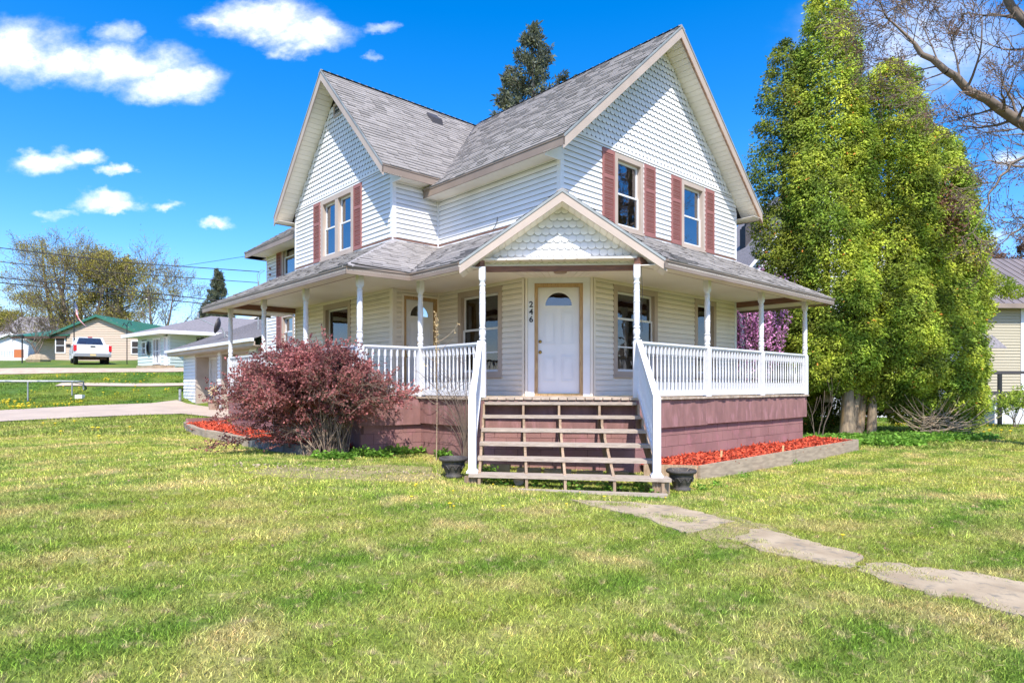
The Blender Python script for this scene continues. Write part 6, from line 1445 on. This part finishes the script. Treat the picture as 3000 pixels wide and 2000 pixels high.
m = MB(); m.box((-.98, -.2, .48), (.98, -.03, .68)); bp = m.build('rear_bumper', M['chrome'], tr); m = MB(); m.box((-.16, -.215, .52), (.16, -.201, .64)); m.build('number_plate', M['tan'], bp)
m = MB(); m.box((-.75, .0, .3), (.75, .8, .5)); m.build('frame', M['rust'], tr); m = MB(); m.box((-1.25, 3.5, 1.2), (-1.0, 3.6, 1.42)); m.build('mirror', M['black'], tr); m = MB(); m.box((1.0, 3.5, 1.2), (1.25, 3.6, 1.42)); m.build('mirror', M['black'], tr)
m = MB(); m.box((-.12, 2.28, 1.83), (.12, 2.34, 1.87)); m.build('brake_light', M['lampred'], tr)
# ---------------------------------------------------------------- flag
fx = at(217, 1000, 48); fl = thing('flag', 'United States flag hanging on a pole between the tan house and the pickup', 'flag', (fx.x, fx.y, gzf(fx.x, fx.y)))
MB().tube([(0, 0, 0), (0, 0, 4.75)], .04, 6).build('pole', M['black'], fl)
FC = [M['lampred'], mat('flag_white', (.7, .7, .7), rough=.8), mat('flag_blue', (.03, .05, .2), rough=.8)]
def flagpt(u, v): return (.05 + u * (.35 + .75 * v) * .9, .12 * math.sin(u * 6 + v * 2), 4.6 - v * .95 - u * 1.35 + u * v * .2)
for i in range(13):
    v0, v1 = i / 13, (i + 1) / 13; u0 = .4 if i < 7 else 0
    for half in (0,):
        me = MB(); n = 8
        for k in range(n): a, b = u0 + (1 - u0) * k / n, u0 + (1 - u0) * (k + 1) / n; me.prism([flagpt(a, v0), flagpt(b, v0), flagpt(b, v1), flagpt(a, v1)], (0, .01, 0))
        me.build('stripe', FC[0 if i % 2 == 0 else 1], fl)
me = MB()
for k in range(5): a, b = .4 * k / 5, .4 * (k + 1) / 5; me.prism([flagpt(a, 0), flagpt(b, 0), flagpt(b, 7 / 13), flagpt(a, 7 / 13)], (0, .011, 0))
cn = me.build('canton', FC[2], fl); me = MB()
for i in range(5):
    for j in range(4): p = Vector(flagpt(.05 + .08 * i, .06 + .13 * j)); me.lathe([(0, 0), (.018, 0)], (0, 0, 0), 5, False); k = len(me.v) - 10; me.v[k:] = [(p.x + v[0], p.y - .012, p.z + v[1]) for v in me.v[k:]]
me.build('stars', FC[1], cn)
# ---------------------------------------------------------------- trampoline frame
tcx, tcy = -23.5, 29.6; zt = gzf(-22.5, 28.5); tp = thing('trampoline', 'old round trampoline frame with steel legs on the dandelion lawn', 'trampoline', (tcx, tcy, zt))
n = 40; R = 3.1; m = MB(); m.tube([(R * math.cos(a), R * .62 * math.sin(a), .80) for a in np.linspace(0, 2 * math.pi, n + 1)], .026, 6); m.build('frame_ring', M['galv'], tp)
m = MB(); 
for a0, a1 in zip(np.linspace(0, 2 * math.pi, n + 1)[:-1], np.linspace(0, 2 * math.pi, n + 1)[1:]): m.prism([(r_ * math.cos(a), r_ * .62 * math.sin(a), .835) for r_, a in ((3.02, a0), (3.12, a0), (3.12, a1), (3.02, a1))], (0, 0, .02))
m.build('edge_pad', M['white'], tp)
for a in np.radians([-10, -52, -95, -140, 20, 60, 100, 150]):
    x, y = R * math.cos(a), R * .62 * math.sin(a); zz = gzf(tcx + x, tcy + y) - zt; m = MB(); m.tube([(x, y, .8), (x, y, zz)], .03, 6); m.build('leg', M['galv'], tp)
bx_ = at(234, 1160, 28.6); MB().box((-.16, -.1, 0), (.16, .1, .18)).build('white_box', M['white'], None, loc=(bx_.x, bx_.y, gzf(bx_.x, bx_.y)), label='small white box in the grass beside the trampoline leg', cat='box')
# ---------------------------------------------------------------- houses to the right, behind the trees
RH = gable_house('neighbour_house', 'ivory clapboard house with brown ribbed metal roof at the right edge', 'house', 20.4, 26.3, math.radians(90), 9, 1, 0, 5.2, 5.3, 'ivory', 'metalroof') if False else None
RH = thing('neighbour_house', 'ivory clapboard house with brown ribbed metal roof at the right edge', 'house', (0, 0, 0))
FRH = Fr((20.3, 28.0), (30.5, 28.6)); sided(FRH, .15, 5.0, RH, M['ivory'], (), .13)
mb = MB(); FRH.box(mb, -.02, .1, 0, .05, .1, 5.0); FRH.box(mb, 2.15 + .25, 2.5 + .2, .0, .06, 1.2, 5.0); mb.build('corner_post', M['white'], RH)
eR = [FRH.pt(-.5, .5, 5.0), FRH.pt(10.4, .5, 5.0), FRH.pt(10.4, -4.0, 7.9), FRH.pt(.1, -4.0, 7.9)]
mb = MB(); mb.prism(eR, (0, 0, .06)); rf = mb.build('roof', M['metalroof'], RH)
for i in range(26): a = eR[0].lerp(eR[1], i / 25) + Vector((0, 0, .075)); b = eR[3].lerp(eR[2], i / 25) + Vector((0, 0, .075)); m = MB(); m.bar(a, b, .03, .03); m.build('roof_seam', M['metalroof'], rf)
mb = MB(); mb.prism([FRH.pt(-.5, .5, 4.85), FRH.pt(10.4, .5, 4.85), FRH.pt(10.4, .5, 5.05), FRH.pt(-.5, .5, 5.05)], (0, -.04, 0)); mb.build('fascia', M['trim'], RH)
SH_ = Fr((20.3, 33), (20.3, 28.0)); sided(SH_, .15, 6.5, RH, M['nwhite'], (), .13)
mb = MB(); mb.prism([FRH.pt(-.2, 1.0, 3.05), FRH.pt(1.0, .9, 3.05), FRH.pt(.85, .3, 3.65), FRH.pt(-.2, .3, 3.65)], (0, 0, .04)); mb.build('hood_roof', M['neigh_roof'], RH)
dk = thing('deck_railing', 'dark raised deck rail and steps before the ivory house at the right edge', 'railing', (18.6, 24.6, gzf(18.6, 24.6)))
for (a, b, w_) in (((0, 0, 2.05), (2.7, 0, 2.05), .12), ((0, 0, 1.25), (2.6, 0, 1.25), .14), ((2.75, 0, 2.05), (4.4, -.8, 1.2), .14), ((2.75, 0, 1.3), (4.4, -.8, .45), .14)): m = MB(); m.bar(a, b, .08, w_); m.build('rail', M['vent'], dk)
for xx, zz in ((.45, 2.0), (2.5, 2.05), (2.78, 2.05), (3.4, 1.8)): m = MB(); m.bar((xx, -.0, 0), (xx, 0, zz), .11, .11); m.build('post', M['black'], dk)
m = MB(); m.box((.4, .3, 0), (2.4, .9, .95)); m.box((3.0, .3, 0), (4.6, .9, .9)); m.build('skirting', M['nwhite'], dk)
woody('green_shrub', 'loose green shrub beside the dark deck rail', 'shrub', 18.7, 23.4, [((0, 0, 1), .7, .02, 2, dict(spread=.8)) for _ in range(5)], 8, 'twig', 'cedar', .10, 4)
# white gabled neighbour right behind the house
RB = gable_house('neighbour_house', 'white clapboard house with steep dark roof between the gable and the cedars', 'house', 11.4, 30.5, math.radians(4), 8.4, 9, -.1, 7.2, 12.2, 'nwhite', 'neigh_roof', .45, co=.17)
x = (2165 - 1500) / FX * 35
mb = MB(); mb.prism([(-5.0, 1.6, 5.2), (0, 1.6, 5.2), (0, 4.5, 8.1), (-5.0, 4.5, 8.1)], (0, 0, .1)); mb.build('roof', M['vent'], RB)
sided(Fr((-4.8, 2.0), (0, 2.0)), -.1, 5.3, RB, M['nwhite'], (), .17)
mb = MB(); mb.box((1.35, 3.2, 5), (1.95, 3.9, 10.0)); mb.box((1.42, 3.25, 10.0), (1.88, 3.85, 10.12)); mb.box((1.52, 3.35, 10.12), (1.8, 3.7, 10.6)); mb.build('chimney', M['brick'], RB)
# ---------------------------------------------------------------- trees
def tree(name, label, x, y, spec, seed, bark='bark2', leaf=None, lsize=.2, ln=3, lj=.25, group=None, ns=3, base_z=None):
    r = np.random.default_rng(seed); z = gzf(x, y) if base_z is None else base_z; t = thing(name, label, 'tree', (x, y, z), 0, group); S = []; tips = []
    for (o, d, L_, r0, dep, kw) in spec: grow(r, o, d, L_, r0, dep, S, tips, **kw)
    S = np.array(S); big = S[:, 3] > .05
    if big.any(): V, F = seg_tubes(S[big], 7); plant_obj('trunk', V, F, M[bark], t)
    V, F = seg_tubes(S[~big], ns); plant_obj('branches', V, F, M[bark], t)
    if leaf:
        T = np.array(tips); k = np.repeat(np.arange(len(T)), ln); c = T[k, :3] + r.normal(size=(len(k), 3)) * lj; V, F = cards(c, r.normal(size=(len(k), 3)), lsize, r, .7); g = r.uniform(.6, 1.4, len(k)); plant_obj('crown', V, F, M[leaf], t, rgba(g, 4), kind=None)
    print(name, len(S), len(tips)); return t
M['bark2'] = mat('branch_bark', (.20, .155, .12), (.12, .095, .075), 5, .9)
def spot(X, d): return (X - 1500) / FX * d
Z = (0, 0, -.3)
K = dict(spread=.6, upw=.10, ratio=.74, kids=(2, 3), wob=.12, rmin=.012)
def crowned(name, label, x, y, H, wd, seed, leaf=None, lsize=.2, ln=2, lj=.3, base=.14, group=None, up=.5, forks=1, bark='bark2', nb=26):
    """trunk with limbs all the way up, giving an oval crown"""
    r = np.random.default_rng(seed); z0 = gzf(x, y); t = thing(name, label, 'tree', (x, y, z0), 0, group); S = []; tips = []
    for f in range(forks):
        off = (f - (forks - 1) / 2) * wd * .5; p = np.array([0, 0, -.3]); R0 = H * .022; n = 14; prev = p
        for i in range(1, n + 1):
            q = i / n; c = np.array([off * q ** .8 + math.sin(q * 4 + f + seed) * H * .012, math.cos(q * 3 + seed) * H * .012, q * H * (.93 if f == 0 else .82)]); S.append((*prev, R0 * (1.04 - .9 * (i - 1) / n), *c, R0 * (1.04 - .9 * q)))
            if q > base:
                for _ in range(max(1, nb // (n * forks))):
                    a = r.uniform(0, 6.28); k = math.sin(math.pi * min(1, (q - base) / (1 - base) * .82 + .18)) ** .7; L_ = wd * .62 * k * r.uniform(.6, 1.1); d = np.array([math.cos(a), math.sin(a), up + q * .5]); grow(r, prev + (c - prev) * r.random(), d, L_, R0 * .34 * (1.2 - q), 3, S, tips, spread=.5, upw=.12, ratio=.62, kids=(2, 3), wob=.12, rmin=.012, nseg=4)
            prev = c
    S = np.array(S); big = S[:, 3] > .06; V, F = seg_tubes(S[big], 7); plant_obj('trunk', V, F, M[bark], t); V, F = seg_tubes(S[~big], 3); plant_obj('branches', V, F, M[bark], t)
    if leaf:
        T = np.array(tips); k = np.repeat(np.arange(len(T)), ln); c = T[k, :3] + r.normal(size=(len(k), 3)) * lj; V, F = cards(c, r.normal(size=(len(k), 3)), lsize, r, .7); plant_obj('crown', V, F, M[leaf], t, rgba(r.uniform(.55, 1.4, len(k)), 4))
    print(name, len(S), len(tips)); return t
def Hpx(Ytop, d, x): return EYE + (CY - Ytop) / FX * d - gzf(x, d)
def bt_(name, label, X, Ytop, d, wpx, seed, **k): x = spot(X, d); return crowned(name, label, x, d, Hpx(Ytop, d, x), wpx / FX * d, seed, **k)
bt_('leafing_tree', 'tall grey-twigged tree, highest of those behind the tan house', 165, 680, 76, 150, 1, leaf='budleaf', lsize=.10, ln=1, forks=2, nb=42)
bt_('leafing_tree', 'broad golden budding tree behind the ridge of the tan house', 240, 725, 72, 170, 7, leaf='budleaf', lsize=.14, ln=1, forks=3, nb=84)
bt_('leafing_tree', 'bright yellow-green tree just right of the tan roof peak', 335, 722, 74, 110, 3, leaf='budleaf', lsize=.17, ln=2, forks=2, nb=56)
bt_('leafing_tree', 'rounded budding tree behind the pale green house', 465, 795, 66, 165, 4, leaf='budleaf', lsize=.11, ln=1, forks=2, nb=42, base=.2)
bt_('leafing_tree', 'low budding tree at the far left edge', 15, 925, 95, 90, 5, leaf='budleaf', lsize=.2, ln=2, nb=28)
bt_('leafing_tree', 'low brownish budding tree left of the two taller ones', 85, 850, 85, 110, 6, leaf='budleaf', lsize=.15, ln=1, forks=2, nb=50)
r8 = at(120, 1065, 48); tree('small_bare_tree', 'small bare ornamental tree with a stone at its foot before the tan house', r8.x, 48, [(Z, (0, 0, 1), 1.7, .12, 4, dict(spread=.75, upw=.12, ratio=.68, kids=(3, 4), wob=.1, rmin=.012))], 8)
MB().lathe([(.7, -.1), (.8, .15), (.5, .5), (.1, .6)], n=8).build('boulder', M['concrete'], None, loc=(r8.x + .1, 47.6, gzf(r8.x, 47.6)), label='grey boulder at the foot of the small bare tree', cat='rock')
for i in range(4):
    xx = spot(40 + i * 19, 57); r = np.random.default_rng(60 + i); n = 260; o = r.normal(size=(n, 3)); o /= np.linalg.norm(o, axis=1, keepdims=True); o[:, 2] = np.abs(o[:, 2]); P = o * [.5, .4, .7] * r.uniform(.6, 1, n)[:, None]; V, F = cards(P, o, .2, r, .4)
    link('dry_shrub', np_mesh('dry_shrub', V, F, M['deadtwig']), None, loc=(xx, 57, gzf(xx, 57)), label=('leftmost', 'second', 'third', 'rightmost')[i] + ' low dry tan shrub in the row left of the tan house', cat='shrub', group='dry shrubs left of the tan house')
def spruce(name, label, x, y, H, R, seed, nb, zlo=.12, base_z=None, lean=0):
    r = np.random.default_rng(seed); z0 = gzf(x, y) if base_z is None else base_z; t = thing(name, label, 'tree', (x, y, z0)); S = []; C_ = []; D_ = []
    MB().tube([(lean * q, 0, q * H) for q in np.linspace(0, 1, 8)], [.3 * (1 - .93 * q) for q in np.linspace(0, 1, 8)], 8).build('trunk', M['bark2'], t)
    for i in range(nb):
        f = zlo + (1 - zlo) * (i + r.random()) / nb; z = f * H; L_ = R * (1 - f) ** .95 * r.uniform(.7, 1.12) + .12; a = r.uniform(0, 2 * math.pi); d = np.array([math.cos(a), math.sin(a), 0]); p0 = np.array([lean * f, 0, z]); p2 = p0 + d * L_ + [0, 0, L_ * (.28 if f > .6 else .1)]; p1 = p0 + d * L_ * .5 + [0, 0, -.16 * L_]
        curve_segs(p0, p1, p2, .05, .01, 5, S); m = int(L_ * 22) + 8
        for tt in np.sqrt(r.uniform(.03, 1, m)):
            q = (1 - tt) ** 2 * p0 + 2 * tt * (1 - tt) * p1 + tt * tt * p2; sd_ = np.array([-d[1], d[0], 0]) * r.normal() * .22 * L_ * (1.1 - tt) ; c = q + sd_
            for _ in range(5): C_.append(c + r.normal(size=3) * .08); D_.append(d * .7 + sd_ * .5 + r.normal(size=3) * .4 + [0, 0, r.choice([.5, -.7])])
    V, F = seg_tubes(S, 4); plant_obj('branches', V, F, M['bark2'], t); C_ = np.array(C_); V, F = cards(C_, np.array(D_), .24, r, .26); g = r.uniform(.6, 1.5, len(C_)); b = np.stack([g * 1.1, g, g * r.uniform(.7, 1.3, len(C_))], 1); plant_obj('crown', V, F, M['spruce'], t, rgba(b, 4)); return t
spruce('spruce_tree', 'tall blue-green spruce rising behind the main roof valley', spot(1562, 30), 30, 18.6, 8.6, 2, 165, .3)
spruce('spruce_tree', 'small distant spruce left of the porch roof', spot(640, 62), 62, 8.9, 2.4, 3, 190, .05)
spruce('spruce_tree', 'low spruce tip beside the small distant one', spot(604, 64), 64, 5.9, 2.1, 4, 110, .05)
# big bare tree at the right, limb crossing the corner of the sky
KB_ = dict(spread=.62, upw=.05, ratio=.70, kids=(2, 3), wob=.13, rmin=.006, dense=1.0)
bt = (13.9, 14.5); br = np.random.default_rng(77)
t = thing('bare_tree', 'large bare tree reaching in from the right with a long limb against the sky', 'tree', (bt[0], bt[1], gzf(*bt)))
S = []; tips = []
tz = gzf(*bt)
def loc_(X, Y, d): p = at(X, Y, d); return np.array([p.x - bt[0], p.y - bt[1], p.z - tz])
def limb(pts, r0, r1, seed, depth, ln, every=1, kw=KB_):
    r = np.random.default_rng(seed); n = len(pts)
    for i in range(n - 1):
        a, b = pts[i], pts[i + 1]; ra = r0 + (r1 - r0) * i / (n - 1); rb = r0 + (r1 - r0) * (i + 1) / (n - 1)
        k = 3; prev = a
        for j in range(1, k + 1): q = a + (b - a) * j / k + r.normal(size=3) * .03 * (j < k); S.append((*prev, ra + (rb - ra) * (j - 1) / k, *q, ra + (rb - ra) * j / k)); prev = q
        d = (b - a) / np.linalg.norm(b - a)
        for _ in range(every):
            v = r.normal(size=3); v -= d * v.dot(d); v /= np.linalg.norm(v); nd = d * .75 + v * .8; o = a + (b - a) * r.random(); grow(r, o, nd, ln * r.uniform(.7, 1.2), max(.012, rb * .42), depth, S, tips, **kw)
    grow(r, pts[-1], pts[-1] - pts[-2], ln, r1, depth, S, tips, **kw)
trunk = [np.array([0, 0, -.3]), np.array([0, 0, 1.5]), np.array([-.1, .1, 3.2])]
limb(trunk, .42, .34, 1, 0, .2, 0)
main = [trunk[-1], loc_(3080, 420, 14.2), loc_(2930, 320, 14.0), loc_(2800, 225, 13.8), loc_(2700, 160, 13.7), loc_(2640, 90, 13.6)]
limb(main, .15, .03, 2, 3, .82, 4)
limb([trunk[-1], loc_(3150, 200, 14.6), loc_(3000, 60, 14.8), loc_(2900, -60, 15)], .2, .06, 3, 3, 1.3, 4)
limb([trunk[-1], loc_(3250, 520, 14.2), loc_(3120, 500, 14.1), loc_(3000, 490, 14.1)], .12, .03, 4, 2, .8, 4)
limb([main[1], loc_(2960, 480, 13.6), loc_(2920, 540, 13.5), loc_(2880, 620, 13.3)], .05, .015, 5, 2, .55, 3, dict(KB_, upw=-.02))
limb([trunk[-1], loc_(3080, 640, 14), loc_(3000, 660, 14), loc_(2950, 700, 14)], .06, .015, 6, 2, .6, 3, dict(KB_, upw=-.05))
limb([trunk[-1], loc_(3100, 0, 14.5), loc_(2950, -150, 14.3), loc_(2750, -60, 14.0), loc_(2660, 0, 13.9)], .10, .025, 7, 3, .8, 3)
S_ = np.array(S); big = S_[:, 3] > .05; V, F = seg_tubes(S_[big], 8); plant_obj('trunk', V, F, M['bark2'], t); V, F = seg_tubes(S_[~big], 3); plant_obj('branches', V, F, M['twig'], t)
T = np.array(tips); print('bare tree', len(S_), len(T)); k = np.arange(len(T)); c = T[k, :3] + br.normal(size=(len(k), 3)) * .05; V, F = cards(c, br.normal(size=(len(k), 3)), .035, br, .8); plant_obj('buds', V, F, M['bud'], t, rgba(br.uniform(.6, 1.5, len(k)), 4), kind='stuff')
# trees behind on the right
K2 = dict(spread=.62, upw=.10, ratio=.72, kids=(2, 3), wob=.13, rmin=.012)
bt_('bare_tree', 'bare tree behind the right roof eave and the dark chimney', 2185, 590, 46, 190, 12, leaf='bud', lsize=.10, ln=1, lj=.1, forks=2, nb=56)
bt_('leafing_tree', 'rust-tinted bare tree above the brown metal roof', 2905, 700, 52, 170, 13, leaf='bud', lsize=.14, ln=2, lj=.15, forks=2, nb=56)
bt_('leafing_tree', 'second bare tree above the roof at the right edge', 3030, 690, 56, 150, 14, leaf='bud', lsize=.14, ln=2, lj=.15, forks=2, nb=40)
# redbud
r = np.random.default_rng(5); rx, ry = 7.0, 18.6
t = thing('redbud_tree', 'pink flowering redbud between the house corner and the cedars', 'tree', (rx, ry, gzf(rx, ry))); S = []; tips = []
for i in range(4): grow(r, (0, 0, -.1), (r.normal() * .12, r.normal() * .1, 1), 1.75, .045, 3, S, tips, spread=.34, upw=.4, ratio=.76, kids=(2, 3), wob=.1, rmin=.008)
V, F = seg_tubes(S, 4); plant_obj('branches', V, F, M['bark2'], t); Sx = np.array(S); fine = Sx[Sx[:, 3] < .03]; k = np.repeat(np.arange(len(fine)), 5); u = r.random(len(k))[:, None]; c = fine[k, :3] * u + fine[k, 4:7] * (1 - u) + r.normal(size=(len(k), 3)) * .035
V, F = cards(c, r.normal(size=(len(k), 3)), .06, r, .8); plant_obj('blossom', V, F, M['pink'], t, rgba(r.uniform(.7, 1.3, len(k)), 4), kind='stuff'); print('redbud', len(c))
# distant treeline that closes the horizon
r = np.random.default_rng(90); P = []; 
for i in range(5200):
    a = r.uniform(-60, 60); d_ = r.uniform(150, 190); x_ = d_ * math.tan(math.radians(a)); P.append((x_, d_, gzf(x_, d_) + r.uniform(0, 1) ** .8 * (5 + 2.5 * math.sin(a * .9) + 2 * math.sin(a * .33 + 1))))
P = np.array(P); V, F = cards(P, r.normal(size=P.shape), 3.2, r, .8); link('far_treeline', np_mesh('far_treeline', V, F, M['spruce'], rgba(r.uniform(1.2, 2.2, len(P)), 4)), None, kind='stuff', label='low far tree line on the horizon')
# ---------------------------------------------------------------- overhead wires and service mast
def wire(pts, r_, label, sag=0.0):
    p = [at(*q) for q in pts]; P = []
    for i in range(len(p) - 1):
        for j in range(12): t = j / 12; q = p[i].lerp(p[i + 1], t); q.z -= sag * 4 * t * (1 - t); P.append(q)
    P.append(p[-1]); MB().tube(P, r_, 5).build('overhead_wire', M['black'], None, label=label, cat='wire', group='overhead wires at the left')
wire([(-200, 702, 24), (350, 768, 24.5), (760, 796, 25)], .017, 'uppermost twisted wire, running to the service mast', .0)
wire([(-200, 748, 24), (300, 796, 24.5), (755, 828, 25)], .014, 'second wire down, ending at the foot of the service mast', .0)
wire([(-200, 794, 24), (300, 842, 24.5), (650, 882, 25)], .020, 'third wire down, passing before the budding trees', .0)
wire([(-200, 808, 24), (300, 858, 24.5), (640, 894, 25)], .020, 'lowest wire, passing before the budding trees', .0)
wire([(450, 792, 30), (740, 748, 26)], .010, 'thin wire rising to the rear eave', .0)
ms = at(757, 850, 25); m = MB(); m.tube([(0, 0, -3.2), (0, 0, .1), (0, 0, .35)], .03, 6); m.tube([(0, 0, .2), (.05, 0, .65), (.25, 0, .78), (.1, 0, .8), (-.05, 0, .6), (0, 0, .2)], .012, 5); m.build('service_mast', M['galv'], None, loc=tuple(ms), label='electric service mast standing above the porch roof edge', cat='mast')
print('objects', len(bpy.data.objects))
